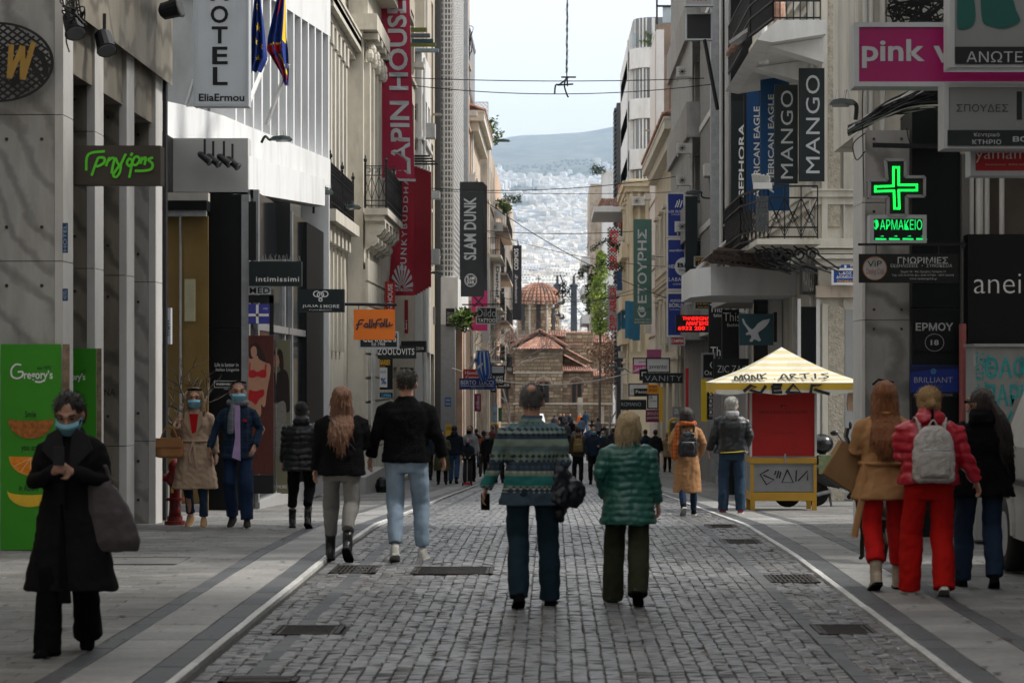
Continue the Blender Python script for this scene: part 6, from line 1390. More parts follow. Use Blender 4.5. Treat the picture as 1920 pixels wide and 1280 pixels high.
S=[('pink_sign','white and pink sign with red butterfly above the white oval named sign',1187,1212,671,700,100,'white',[('pascal',1198,1210,676,681,'k'),('NAILS',1190,1210,686,692,'w')]),
     ('white_sign','white rectangular hanging sign with lower case name',1212,1256,671,698,92,'white',[('avvento',1217,1250,684,691,'k',0,0)]),
     ('black_sign','black hanging sign with wide white capitals on the right',1205,1280,699,718,86,'k2',[('VANITY',1209,1278,704,714,'lg',0,-.01,1.1)]),
     ('black_sign','small black sign with white and red marks behind the wide capitals sign',1199,1215,692,713,90,'k',[('F',1203,1212,697,705,'w',0,.02)]),
     ('white_sign','white sign with black edge partly hidden behind another black sign',1179,1216,719,742,108,'white',[('d',1183,1188,728,735,'g')]),
     ('black_sign','small black sign reading passo over a white sign',1189,1216,728,743,104,'k',[('Passo',1192,1214,731,737,'w',0,.01)]),
     ('black_sign','long black sign with grey capitals above the blond head',1163,1212,749,768,98,'k2',[('ROMANO',1165,1202,754,761,'lg',0,0)]),
     ('orange_small_sign','orange sign with black greek words on the right',1214,1235,720,738,80,(.8,.3,.02),[('ΑΓΟΡΑ',1216,1233,723,727,'k',0,.02),('ΧΡΥΣΟΥ',1216,1233,729,734,'k',0,.02)]),
     ('white_sign','white notice sign with small print and purple dot',1214,1234,739,766,80,'white',[('DR',1216,1224,742,748,'k'),('IATREIO',1218,1232,750,753,'k')]),
     ('purple_sign','purple and white sign low among the right hand signs',1211,1237,768,791,82,'wine',[('ΩΡΟΛΟΓΙΑ',1213,1235,772,778,'w'),('panorama',1213,1235,781,787,'w')]),
     ('yellow_sign','narrow yellow sign edge beside the small white notice sign',1236,1243,725,790,79,'yel',[]),
     ('black_sign','small black sign with a white letter above the yellow phone booths',1261,1276,762,782,90,'g',[('a',1264,1273,766,776,'w',0,.03)]),
     ('vertical_sign','white vertical sign with black upward letters left of the kiosk',1327,1338,715,785,55,'white',[('IOLOGA',1329,1336,722,782,'k',1,.02)]),
     ('pink_photo_sign','pink photo sign of a child just above the white lower case sign',1213,1240,655,672,96,(.35,.08,.2),[]),
     ('pink_small_sign','plain pink sign at the far right of the small signs below the green banner',1187,1212,684,700,99.8,(.6,.06,.3),[('SALE',1190,1208,688,694,'w')])]
for s in S:sign(s[0],s[1],*s[2:7],s[7],s[8],th=.18,frame='k' if s[7]=='white' else None)
sign('yellow_post','tall narrow yellow advertising post left of the white vertical letters',1315,1327,700,790,56,(.7,.5,.02),th=.12,cat='post')
sign('red_post','thin bright red door post between the dark shop fronts',1286,1291,690,855,72,'red',th=.15,cat='post')
sign('stone_plate','speckled grey stone plate with small blue street sign on top beside the kiosk',1337,1353,740,790,50,'g',th=.1,bgm=mat('speckled_plate',(.22,.2,.2),.8,.5,40),cat='plate')
# right foreground signs
sign('pink_sign','large magenta shop sign with bold grey white letters',1604,1960,45,160,21.5,'mag',[('pink',1616,1734,74,128,'lg',0,.045),('woman',1750,1960,86,118,'lg',0,.045)],th=.3,frame='lg',arm=[(1960,2030,60),(1960,2030,150)],bgm=mat('magenta_panel',(.30,.003,.10),.35,.05,2))
def pear(T,O,U,V,f):
 fig(T,O,U,V,f,[('teal_shape',cm((.008,.09,.08)),[(1838,-10),(1890,-12),(1905,20),(1912,40),(1895,50),(1880,54),(1860,50),(1842,40)],.01),('teal_shape',cm((.008,.09,.08)),[(1795,-10),(1822,-10),(1829,30),(1822,50),(1805,56),(1794,48)],.01)])
sign('grey_sign','grey sign with dark teal shapes and black greek strip cut off by the corner',1783,1960,-60,124,20.6,'lg',[],th=.3,frame='lg',extra=pear,arm=[(1960,2030,0),(1960,2030,110)],bgm=mat('grey_light_panel',(.22,.23,.235),.4,.06,2))
sign('greek_strip','black greek lettered strip at the foot of the grey teal sign',1791,1960,88,120,20.57,'k',[('ΑΝΩΤΕΡΑ',1812,1960,97,117,'lg',0,-.005)],th=.025,cat='sign')
sign('grey_sign','grey school sign with slanted greek word below the magenta sign',1772,1960,158,276,20.9,'lg',[('ΣΠΟΥΔΕΣ',1793,1890,196,210,'k2',0,-.005),('I',1906,1916,172,225,'k2',0,.3),('SCHOOL',1904,1960,230,239,'g')],th=.3,frame='lg',arm=[(1960,2030,170),(1960,2030,260)],bgm=mat('grey_light_panel2',(.22,.23,.235),.4,.06,2))
sign('greek_strip','dark strip with small greek words at the foot of the school sign',1777,1960,244,273,20.87,M_dg,[('Κεντρικό',1826,1874,249,258,'lg',0,0),('ΚΤΗΡΙΟ',1823,1877,262,271,'lg',0,.01,1.1),('ΒΟΗΘ',1899,1960,256,266,'lg',0,.02)],th=.025,cat='sign')
sign('red_sign','bright red sign with thin white lower case name under the school sign',1822,1960,280,327,21.2,(.38,.008,.012),[('yamamay',1829,1955,284,305,'w',0,-.01),('italian lifestyle',1848,1940,307,311,'lg')],th=.25,frame='lg',arm=[(1960,2030,290),(1960,2030,320)])
# pharmacy cross
d=25.6; T=thing('pharmacy_cross',(PX(1682,d),d,PZ(403,d)),'glowing green pharmacy cross sign on the right','sign')
cp=[(1660,300),(1697,300),(1697,332),(1733,332),(1733,368),(1699,368),(1699,404),(1665,404),(1665,370),(1630,370),(1630,338),(1663,338)]
P_=[(PX(a,d),PZ(b,d)) for a,b in cp]; MB().prism(P_[::-1],d,d+.22).build('case',mat('black_case',(.008,.012,.01),.5),T)
m=MB()
for a,b in zip(P_,P_[1:]+P_[:1]):m.bar((a[0],d-.01,a[1]),(b[0],d-.01,b[1]),.03,.03)
m.build('rim',M_steel,T); m=MB()
def leds(pts,step=3.6,s=.011):
 for (a,b),(c,e) in zip(pts,pts[1:]):
  n=max(1,int(math.dist((a,b),(c,e))/step))
  for i in range(n):t=i/n; x,z=PX(a+(c-a)*t,d),PZ(b+(e-b)*t,d); m.box(x-s,x+s,d-.012,d-.002,z-s,z+s)
leds([(1675,314),(1685,314),(1685,347),(1719,347),(1719,357),(1685,357),(1686,391),(1677,391),(1676,358),(1641,359),(1641,350),(1675,349),(1675,314)])
m.build('led_lights',M_gled,T)
T=sign('led_display','black display with glowing green greek word under the pharmacy cross',1633,1735,405,456,25.6,'k',[],th=.2,frame='lg'); m=MB(); O=(PX(1633,25.6),25.6,PZ(456,25.6)); U=AX*102*25.6/F; V=Z*51*25.6/F
M_gled2=mat('dim_green_led',(.004,.5,.09),.5,0,emit=.5)
g_=MB(); text_on(g_,'ΦΑΡΜΑΚΕΙΟ',O,U,V,(.04,.94,.48,.88),0,0,lift=.002)
fl=MB()
for k in range(4):x=.08+k*.25; poly_on(fl,O,U,V,[(x,.12),(x+.2,.12),(x+.2,.17),(x,.19)],.01); poly_on(fl,O,U,V,[(x+.08,.25),(x+.16,.24),(x+.14,.28)],.01); poly_on(fl,O,U,V,[(x+.1,.0+.02),(x+.16,.02),(x+.18,.07),(x+.1,.05)],.01)
g_.build('glowing_lettering',M_gled2,T); fl.build('glowing_bars',M_gled2,T)
def vip(T,O,U,V,f):
 q=f([(1640,503)])[0]; m=MB(); disc_on(m,O,U,V,q,22/187,21/53,lift=.01); m.build('badge',mat('silver_badge',(.3,.3,.29),.4,.4,6),T); m=MB(); disc_on(m,O,U,V,q,23/187,22/53,inner=.94,lift=.014); m.build('badge_rim',mat('copper_rim',(.35,.13,.03),.4,.8,3),T)
 m=MB(); a=f([(1626,500),(1653,489)]); text_on(m,'ViP',O,U,V,(a[0][0],a[1][0],a[0][1],a[1][1]),lift=.016); m.build('badge_lettering',cm('k'),T)
 m=MB(); a=f([(1624,517),(1657,503)]); text_on(m,'Dating Club',O,U,V,(a[0][0],a[1][0],a[0][1],a[1][1]),lift=.016); m.build('badge_script',cm((.3,.08,.07)),T)
sign('dating_club_sign','black hanging sign with silver badge and white greek heading',1611,1797,476,530,25.2,'k',[('ΓΝΩΡΙΜΙΕΣ',1683,1777,482,494,'lg',0,.01),('ΕΚΔΗΛΩΣΕΙΣ',1670,1721,495,501,'lg'),('·',1728,1730,497,499,'lg'),('ΣΥΝΟΙΚΕΣΙΑ',1737,1785,495,501,'lg'),('Ερμού 18 – 4ος Όροφος, Γραφείο 19',1689,1773,507,512,'lg'),('Τηλ. 210 3315755, Κιν. 6944 477203 – 6977 369318',1672,1788,514,518.5,'lg'),('www.vipdatingclub.gr',1705,1757,520.5,525,'lg')],th=.05,extra=vip)
po=thing('sign_pole',(PX(1710,25.2),25.3,PZ(458,25.2)),'black pole above the dating club sign','pole'); m=MB(); m.bar((PX(1610,25.2),25.25,PZ(458,25.2)),(PX(1812,25.2),25.25,PZ(457,25.2)),.025); m.bar((PX(1807,25.2),25.25,PZ(452,25.2)),(PX(1807,25.2),25.25,PZ(466,25.2)),.03)
m.bar((PX(1625,27.4),26.9,PZ(280,27.4)),(PX(1770,27),26.9,PZ(277,27)),.05)
for px in (1644,1762):m.bar((PX(px,25.2),25.25,PZ(459,25.2)),(PX(px,25.2),25.25,PZ(476,25.2)),.012)
m.build('rod',M_wiron,po)
sign('address_lettering','grey white street name and circled number on the black panel',1716,1789,600,658,26.97,'k',[('ΕΡΜΟΥ',1717,1787,605,620,'lg',0,.035),('18',1745,1760,637,647,'lg',0,.03)],th=.02,cat='sign',bgm=mat('black_panel_gloss',(.01,)*3),
     extra=lambda T,O,U,V,f:(lambda m:(disc_on(m,O,U,V,f([(1752,642)])[0],18/73,16.5/58,inner=.95),m.build('ring',cm('lg'),T)))(MB()))
def brl(T,O,U,V,f):
 m=MB(); q=f([(1750,696)])[0]; disc_on(m,O,U,V,q,5/90,5/51,inner=.8); disc_on(m,O,U,V,q,2.5/90,2.5/51,inner=.6); m.build('emblem',cm((.1,.35,.6)),T); m=MB(); poly_on(m,O,U,V,f([(1707,686),(1797,684),(1797,691),(1750,692),(1707,697)]),.004); m.build('dark_wave',cm((.004,.01,.06)),T)
sign('blue_poster','royal blue poster with thin white capitals on the black panel',1707,1797,684,735,26.96,(.008,.03,.24),[('BRILLIANT',1714,1786,707,717,'lg',0,-.01),('ATHENS',1732,1768,722,726,(.05,.12,.25),0,0,1.3)],th=.02,cat='poster',extra=brl)
sign('floor_strip','thin black strip with small white greek capitals under the royal blue poster',1707,1797,735.5,745,26.96,'k',[('ΕΡΜΟΥ 18 ΕΝΤΟΣ ΣΤΟΑΣ',1714,1786,738,742,'lg')],th=.02)
sign('street_plate','blue enamel street name plate with number one on top',1560,1609,504,533,44.7,(.01,.06,.3),[('ΟΔΟΣ',1573,1597,509,515,'w',0,.02),('ΔΙΟΜΕΙΑΣ',1568,1602,516.5,522,'w',0,.02),('DIOMIAS',1570,1601,525,530,'yel',0,.01)],th=.03,frame='w',cat='street sign')
sign('number_plate','tiny blue plate with a white one above the street name plate',1577,1594,496,503,44.7,(.01,.06,.3),[('1',1583,1587,497,502,'w',0,.02)],th=.03,cat='number plate')
for k,(a,b,c,e) in enumerate(((466,480,378,488),(466,513,553,568),(505,513,553,628),(516,544,380,486))):sign('dark_board',['tall dark panel above the black lower case sign','dark strip above the blue window sign','dark strip right of the blue window sign','dark window panel left of the pale post under the hotel'][k],a,b,c,e,37.44 if k<3 else 41.75,'k',th=.02,cat='panel')  # dark sheets added over the shop glass to hide its pale reflection
# ================================================================ STREET THINGS
# kiosk cart with striped canvas roof
d=37.6; K=thing('kiosk_cart',(PX(1470,d),d+.5,gz(d)),'closed yellow and red kiosk cart with striped canvas roof and black graffiti','kiosk')
M_ky=mat('kiosk_yellow',(.48,.27,.03),.5,.08,3,dirt=(.25,.15,.05),dirt_amt=.5); M_kr=mat('kiosk_red_panel',(.36,.008,.006),.45,.1,2,dirt=(.2,.01,.01),dirt_amt=.4)
M_zn=mat('zinc_sheet',(.25,.26,.27),.5,.15,3,metal=.4,dirt=(.12,.12,.12))
x0,x1=PX(1407,d),PX(1531,d); zg=gz(d)
m=MB().box(x0,x1,d-.05,d+.9,PZ(868,d),PZ(864,d)+.05).build('sill',M_ky,K)
MB().box(x0+.02,x1-.02,d,d+.85,PZ(922,d),PZ(868,d)).build('body',M_zn,K); MB().box(x0+.04,x1-.04,d-.012,d,PZ(921,d),PZ(875,d)).build('lower_panel',M_zn,K)
MB().box(x0,x1,d-.03,d+.9,PZ(938,d),PZ(922,d)-.003).build('skirt',M_ky,K)
for xx in (x0,x1-.07):
 for yy in (d-.03,d+.8):MB().box(xx,xx+.07,yy,yy+.07,gz(yy),PZ(938,d)-.002).build('leg',M_ky,K)
for xx in (x0,x1-.05):MB().box(xx,xx+.05,d-.035,d-.014,PZ(922,d),PZ(870,d)).build('corner_post',M_ky,K)
MB().box(x0+.03,x1-.03,d+.02,d+.85,PZ(856,d),PZ(733,d)).build('red_shutter',M_kr,K); MB().box(x0+.02,x1-.02,d,d+.86,PZ(864,d)+.052,PZ(855,d)).build('counter_band',M_zn,K)
for xx in (x0-.01,x1-.03):MB().box(xx,xx+.035,d+.0,d+.04,PZ(856,d)+.003,PZ(733,d)).build('upright',M_ac,K)
MB().cyl((PX(1486,d),d+.8,gz(d)+.22),.22,.06,18,axis='Y').build('wheel',M_black,K)
ap=Vector((PX(1470,d),d+.42,PZ(650,d))); ev=PZ(717,d); lo=PZ(737,d); A_,B_=PX(1336,d),PX(1611,d); ya,yb=d-.75,d+1.7
def canopy(k0,k1,mm,side):
 c=[(A_,ya),(B_,ya),(B_,yb),(A_,yb)]; m=MB()
 a,b=c[side],c[(side+1) % 4]; P=lambda p,t:Vector((p[0],p[1],ev))*(1-t)+ap*t+Z*(-.05*sin(t*pi))
 n=3
 for i in range(n):t0=k0+(k1-k0)*i/n; t1=k0+(k1-k0)*(i+1)/n; m.quad(P(a,t0),P(b,t0),P(b,t1),P(a,t1))
 return m
M_cw=mat('canvas_white',(.55,.54,.48),.85,.06,4,dirt=(.28,.25,.2),dirt_amt=.5,bump=.2); M_cy=mat('canvas_yellow',(.52,.45,.25),.85,.06,4,dirt=(.3,.24,.12),dirt_amt=.4,bump=.2); M_cyb=mat('canvas_bright_yellow',(.55,.36,.04),.8,.1,4,dirt=(.28,.2,.05),dirt_amt=.5)
for mm,par in ((M_cw,0),(M_cy,1)):
 m=MB()
 for side in range(4):
  for k in range(13):
   if k % 2==par:m.mb(canopy(k/13,(k+1)/13,mm,side))
 m.build('canvas_stripes',mm,K)
m=MB();
for (a,b) in (((A_,ya),(B_,ya)),((B_,ya),(B_,yb)),((B_,yb),(A_,yb)),((A_,yb),(A_,ya))):
 n=14
 for i in range(n):
  p=[Vector((a[0]+(b[0]-a[0])*t,a[1]+(b[1]-a[1])*t,0)) for t in (i/n,(i+1)/n)]; w=[.02*sin(i*1.3),.02*sin((i+1)*1.3)]
  m.quad(p[0]+Z*(lo-w[0]),p[1]+Z*(lo-w[1]),p[1]+Z*ev,p[0]+Z*ev)
m.build('valance',M_cyb,K); m=MB()
for i in range(14):xa,xb=A_+(B_-A_)*i/14,A_+(B_-A_)*(i+1)/14; m.quad((xa,ya-.006,lo-.02*sin(i*1.3)),(xb,ya-.006,lo-.02*sin((i+1)*1.3)),(xb,ya-.006,lo+.06),(xa,ya-.006,lo+.06))
m.build('valance_hem',M_cw,K)
O=Vector((A_,ya,ev)); sl=(ap-Vector(((A_+B_)/2,ya,ev))); V=sl; U=AX*(B_-A_)
def kf(pts):return [((a-1336)/275,(717-b)/67.) for a,b in pts]
M_gf=mat('graffiti_black',(.01,.01,.012),.6); m=MB()
for s in ([(1371,716),(1374,708),(1379,714),(1385,706),(1386,716)],[(1392,714),(1390,708),(1396,705),(1399,711),(1393,715)],[(1403,715),(1405,706),(1412,714),(1416,704)],[(1422,714),(1420,704)],[(1432,703),(1421,709),(1431,713)],[(1444,713),(1446,713)],
          [(1455,714),(1464,704),(1470,714)],[(1459,711),(1468,710)],[(1477,713),(1476,705),(1486,705),(1478,709),(1489,713)],[(1492,705),(1512,703)],[(1502,704),(1502,713)],[(1522,703),(1520,713)],[(1547,703),(1533,705),(1545,709),(1535,713)]):stroke_on(m,O,U,V,spline(kf(s),4) if len(s)>2 else kf(s),.032,lift=.03)
O=(A_,ya-.012,lo); V=Z*(ev-lo)
def kv(pts):return [((a-1336)/275,(737-b)/20.) for a,b in pts]
for s in ([(1387,733),(1400,722),(1410,724),(1398,730),(1418,736),(1428,722)],[(1440,721),(1441,735),(1458,734)],[(1441,728),(1456,727)],[(1440,721),(1458,721)],[(1465,736),(1478,720),(1492,735),(1466,735)],[(1510,737),(1512,722),(1530,721),(1516,729),(1545,738)]):stroke_on(m,O,U,V,kv(s),.05,lift=.01)
O=(x0,d-.014,PZ(921,d)); U=AX*(x1-x0); V=Z*(46*d/F)
def kb(pts):return [((a-1407)/124,(921-b)/46.) for a,b in pts]
for s in ([(1441,880),(1425,889),(1437,908),(1451,899),(1431,890)],[(1455,882),(1452,890)],[(1460,882),(1456,896)],[(1464,884),(1461,896)],[(1476,880),(1466,904),(1487,904),(1476,880)],[(1493,881),(1492,902)],[(1496,901),(1514,882),(1514,900)]):stroke_on(m,O,U,V,kb(s),.022,lift=.006)
m.build('graffiti',M_gf,K); m=MB()
O=(x0,d+.018,PZ(856,d)); V=Z*(123*d/F)
text_on(m,'FRATELLI DI FIORI',O,U,V,(.14,.86,.66,.70),lift=.004); text_on(m,'P',O,U,V,(.46,.55,.745,.80),lift=.004); text_on(m,'www.fratelli.it',O,U,V,(.3,.68,.36,.375),lift=.004); m.build('dark_lettering',mat('dark_red_print',(.10,.004,.004)),K)
MB().box(PX(1470,d),PX(1473,d),d-.07,d-.05,PZ(866,d),PZ(850,d)).build('hasp',M_steel,K)
hb=thing('hanging_bags',(PX(1597,d),d,PZ(760,d)),'brown cloth bags hanging from the right corner of the striped roof','bags')
for k,(px,w,py) in enumerate(((1592,14,770),(1604,12,762),(1624,16,755))):z=PZ(py,d); m=MB(); m.loft([[(PX(px,d)+a*w*r_*d/F/2,d-.2+b*.06*r_,zz) for a,b in ((-1,-1),(1,-1),(1,1),(-1,1))] for r_,zz in ((.75,z),(1,z+.12),(.7,z+.28),(.25,PZ(728+4*k,d)))]); m.build('bag',[M_peach,mat('brown_cloth',(.2,.10,.05),.9,.3,6),M_cyb][k],hb)
# scooter (seen end on, parked between kiosk and the cream corner)
def scooter():
 d=40.5; X=PX(1545,d); T=thing('scooter',(X,d,gz(d)),'black scooter parked behind the kiosk with mirrors and top box','scooter'); z=gz(d)
 MP=mat('scooter_plastic',(.012,.013,.015),.25,.2,3,spec=.6); MK=mat('tyre_rubber',(.02,.02,.02),.9)
 X=PX(1535,d); xr=PX(1600,d)
 for (px,r_) in ((1530,.22),(1640,.23)):
  x=PX(px,d); w=MB(); w.loft([[(x+r2*cos(a),d+y,z+r_+r2*sin(a)) for a in [2*pi*k/20 for k in range(20)]] for r2,y in ((r_*.6,-.05),(r_*.95,-.055),(r_,0),(r_*.95,.055),(r_*.6,.05))]); w=w.build('tyre',MK,T,smooth=True); MB().cyl((x,d-.03,z+r_),r_*.58,.06,16,axis='Y').build('rim',M_steel,w)
 s=MB(); s.loft([[(x,d+y*wy,z+zz+hz*q) for y,q in ((-1,-1),(1,-1),(1.1,0),(.8,1),(-.8,1),(-1.1,0))] for x,wy,zz,hz in ((PX(1512,d),.05,.62,.05),(PX(1522,d),.15,.6,.16),(PX(1545,d),.17,.55,.2),(PX(1566,d),.16,.45,.14),(PX(1580,d),.14,.34,.06),(PX(1615,d),.15,.3,.05),(PX(1628,d),.16,.42,.14))]); s.build('body',MP,T,smooth=True)
 MB().loft([[(x,d+y*.15,z+zz+q*hz) for y,q in ((-1,-1),(1,-1),(.8,1),(-.8,1))] for x,zz,hz in ((PX(1520,d),.82,.03),(PX(1540,d),.8,.06),(PX(1562,d),.72,.05))]).build('saddle',M_black,T,smooth=True)
 MB().ell((PX(1541,d),d,z+1.05),(.2,.19,.17),16,10).build('top_box',MP,T,smooth=True); MB().box(PX(1536,d),PX(1548,d),d-.05,d+.05,z+.78,z+.92).build('rack',M_wiron,T)
 MB().loft([[(x,d+y*w,zz) for y in (-1,1)]+[(x+.1,d+y*w,zz+.02) for y in (1,-1)] for x,w,zz in ((PX(1612,d),.16,z+.3),(PX(1608,d),.2,z+.6),(PX(1604,d),.18,z+.9),(PX(1600,d),.1,z+1.05))]).build('leg_shield',MP,T)
 MB().loft([[(x,d+y*.14,zz) for y in (-1,1)]+[(x+.05,d+y*.14,zz) for y in (1,-1)] for x,zz in ((PX(1590,d),z+1.02),(PX(1583,d),z+1.18),(PX(1586,d),z+1.32))]).build('windscreen',MP,T)
 m=MB(); m.tube([(PX(1592,d),d,z+.3),(PX(1588,d),d,z+1.02)],.03); m.tube([(PX(1588,d),d-.32,z+1.0),(PX(1588,d),d,z+1.04),(PX(1588,d),d+.3,z+1.0)],.018); m.tube([(PX(1588,d),d-.2,z+1.02),(PX(1574,d),d-.3,z+1.12),(PX(1566,d),d-.32,z+1.22)],.01); m.tube([(PX(1588,d),d+.2,z+1.02),(PX(1596,d),d+.25,z+1.3)],.01); m.tube([(PX(1584,d),d-.3,z+1.0),(PX(1562,d),d-.33,z+.98)],.015); m.build('handlebar',M_wiron,T)
 MB().ell((PX(1560,d),d-.33,z+1.24),(.07,.025,.045),12,8).build('mirror',MP,T,smooth=True); MB().ell((PX(1598,d),d+.25,z+1.36),(.03,.02,.07),10,8).build('mirror',MP,T,smooth=True)
 m=MB(); text_on(m,'KYMCO',(PX(1572,d),d-.17,z+.26),Vector((.13,0,-.03)),Z*.06,(0,1,0,1)); m.build('lettering',M_wt,T)
 MB().tube([(PX(1530,d),d-.14,z+.2),(PX(1556,d),d-.16,z+.26)],.035,8).build('exhaust',M_steel,T); MB().bar((PX(1553,d),d-.1,z+.25),(PX(1556,d),d-.22,z+.01),.03).build('stand',M_wiron,T)
scooter()
# van at the right edge: rear quarter seen, standing in the side street
def van():
 d0=17.7; T=thing('delivery_van',(5.2,20,0),'dusty silver van cut off by the right edge with one wheel showing','van'); MV=mat('van_silver',(.33,.325,.31),.4,.08,2,metal=.3,dirt=(.18,.165,.14),dirt_amt=.5)
 xl=4.10; L=[(0,.34),(.02,.75),(.03,1.15),(.16,1.5),(.3,1.85),(.42,2.0),(.8,2.1)]
 def ring(y,k=1):return [(xl+a*k,y,z) for a,z in L]+[(xl+1.9-a*k,y,z) for a,z in reversed(L)]
 m=MB(); m.loft([[(x,d0+.18,z) for x,_,z in ring(0,1.4)],[(x,d0,z) for x,_,z in ring(0,1)],ring(18.1),ring(22.0),[(x+(.1 if x<5 else -.1),22.7,min(z,1.0)) for x,_,z in ring(0)]]); m.build('body',MV,T,smooth=False)
 for y in (18.6,21.75):
  w=MB(); R_=.34; w.loft([[(x,y+r_*cos(a),R_+.01+r_*sin(a)) for a in [2*pi*k/28 for k in range(28)]] for r_,x in ((R_*.62,xl-.015),(R_*.9,xl-.035),(R_,xl),(R_,xl+.16),(R_*.62,xl+.2))]); t=w.build('tyre',mat('tyre_rubber',(.02,)*3),T,smooth=True); MB().cyl((xl-.02,y,R_+.01),R_*.6,.03,18,axis='X').build('rim',M_steel,t)
  a=MB();
  for k in range(12):
   t0,t1=pi*k/12,pi*(k+1)/12; a.add([(xl-.03,y+r_*cos(t),.36+r_*sin(t)) for t,r_ in ((t0,.37),(t0,.45),(t1,.45),(t1,.37))]+[(xl+.1,y+r_*cos(t),.36+r_*sin(t)) for t,r_ in ((t0,.37),(t0,.45),(t1,.45),(t1,.37))],[(0,1,2,3),(0,4,5,1),(3,2,6,7),(0,3,7,4),(1,5,6,2)])
  a.build('wheel_arch',MV,T)
 MB().add([(xl+.045,19.4,1.2),(xl+.045,21.1,1.2),(xl+.28,21.0,1.82),(xl+.28,19.6,1.82)],[(0,1,2,3)]).build('side_window',M_glass,T)
 MB().box(xl-.03,xl+.02,17.8,22.1,.82,.87).build('rub_strip',M_black,T); MB().box(xl-.02,xl+.03,19.2,19.4,1.05,1.12).build('door_handle',M_black,T); MB().box(xl+.05,xl+1.8,d0-.08,d0-.002,.3,.52).build('bumper',M_black,T); MB().box(xl+.02,xl+.12,d0-.02,d0+.02,.7,1.3).build('tail_lamp',M_kr,T)
van()
# graffitied cabinet by the black panel
d=25.6; T=thing('graffiti_cabinet',(PX(1880,d),d,gz(d)),'grey metal street cabinet with turquoise spray stencil words','cabinet'); x0,x1=PX(1829,d),PX(1990,d)
MB().box(x0,x1,d,d+.6,gz(d)+.05,PZ(650,d)).build('case',mat('cabinet_grey',(.27,.28,.28),.6,.1,3,dirt=(.14,.14,.13),dirt_amt=.7),T); MB().box(x0-.02,x1,d-.03,d+.62,PZ(650,d)+.002,PZ(646,d)+.01).build('lid',M_steel,T)
for yy in (665,795):MB().box(x0-.02,x0+.0,d-.012,d+.02,PZ(yy,d)-.12,PZ(yy,d)).build('hinge',M_steel,T)
m=MB(); MG=mat('turquoise_spray',(.03,.30,.31),.7,.4,10); O,U,V=(x0,d,PZ(800,d)),AX*(x1-x0),Z*(150*d/F); W_=161.
for k,(s,ya,yb) in enumerate((('ΘΑΦΕΙ',668,710),('ΠΑΡΗΘ',720,762),('ΑΧΘΑ',770,810))):text_on(m,s,O,U,V,((1846-1829)/W_,(1960-1829)/W_,(800-yb)/150,(800-ya)/150),0,.04)
m.build('stencil_words',MG,T); m=MB(); rr=random.Random(9)
for k in range(150):x,z=x0+rr.random() ** 1.6*.16,PZ(rr.uniform(660,900),d); m.box(x,x+rr.uniform(.01,.03),d-.003,d-.001,z,z+rr.uniform(.01,.03))
m.build('spray_specks',MG,T)['kind']='stuff'
T=sign('white_board','low white board with a blue letter beside the van wheel',1868,1960,938,988,24.5,'white',[('N',1871,1886,942,982,'bw',0,.09)],th=.03,cat='board')
# fire hydrant
d=29.8; x=PX(328,d); z=gz(d); T=thing('fire_hydrant',(x,d,z),'dark red fire hydrant on the left pavement behind the couple','fire hydrant'); MR=mat('hydrant_red',(.16,.012,.010),.5,.2,6,dirt=(.08,.02,.015))
MB().cyl((x,d,z),.13,.05,16).cyl((x,d,z+.05),.095,.06,16).build('foot_flange',MR,T); m=MB(); m.loft([[(x+r_*cos(a),d+r_*sin(a),z+h) for a in [2*pi*k/16 for k in range(16)]] for r_,h in ((.08,.11),(.07,.2),(.068,.48),(.1,.52),(.1,.62),(.08,.66),(.085,.74),(.05,.8),(.02,.82))]); m.build('barrel',MR,T,smooth=True)
MB().cyl((x,d,z+.3),.12,.035,16).build('middle_flange',MR,T); MB().cyl((x-.15,d,z+.58),.05,.3,12,axis='X').build('side_nozzles',MR,T); MB().cyl((x,d-.14,z+.57),.06,.1,12,axis='Y').build('front_nozzle',MR,T); MB().box(x-.04,x-.005,d-.075,d-.068,z+.4,z+.47).build('label',cm('yel'),T)
# planter and bare branches
d=33.5; x=PX(312,d); z=gz(d); T=thing('planter',(x,d,z),'tall tapered white planter against the papered window','planter'); MB().loft([[(x+r_*cos(a),d+r_*sin(a),z+h) for a in [2*pi*k/20 for k in range(20)]] for r_,h in ((.12,0),(.2,.63),(.17,.63),(.16,.55))]).build('pot',mat('planter_white',(.42,.42,.42),.6),T,smooth=False)
def tree(T,base,h,spread,seed,depth=4,r0=.05,bm=None,m=None,lean=(0,0),fork=3,droop=.0):
 r=random.Random(seed); mb=m or MB(); tips=[]
 def grow(p,dr,L,rad,lv):
  pts=[p]; q=p; dd=dr.copy()
  for i in range(3):dd=(dd+Vector((r.uniform(-.25,.25),r.uniform(-.25,.25),r.uniform(-.08,.12)-droop))).normalized(); q=q+dd*L/3; pts.append(q)
  mb.tube(pts,[rad,rad*.85,rad*.72,rad*.6],5 if lv<2 else 3,cap=False)
  if lv >= 2:tips.extend((pts[2],pts[3]))
  if lv<depth:
   for k in range(fork if lv else fork+1):
    a=r.uniform(0,2*pi); nd=(dd*.8+Vector((cos(a),sin(a),r.uniform(-.1,.5)))*spread).normalized(); grow(pts[3] if k else pts[2],nd,L*r.uniform(.6,.85),rad*.58,lv+1)
 grow(Vector(base),Vector((lean[0],lean[1],1)).normalized(),h,r0,0); mb.build('trunk' if m is None else 'branches',bm or mat('grey_bark',(.12,.10,.085),.95,.3,12,bump=.5),T); return tips
MBK=mat('dark_bark',(.05,.04,.035),.95,.3,12,bump=.5)
T=thing('bare_bonsai',(x+.08,d,z+.6),'gnarled leafless shrub growing from the white planter','shrub'); tree(T,(x+.2,d,z+.58),.55,.75,5,4,.045,MBK,lean=(.1,0))
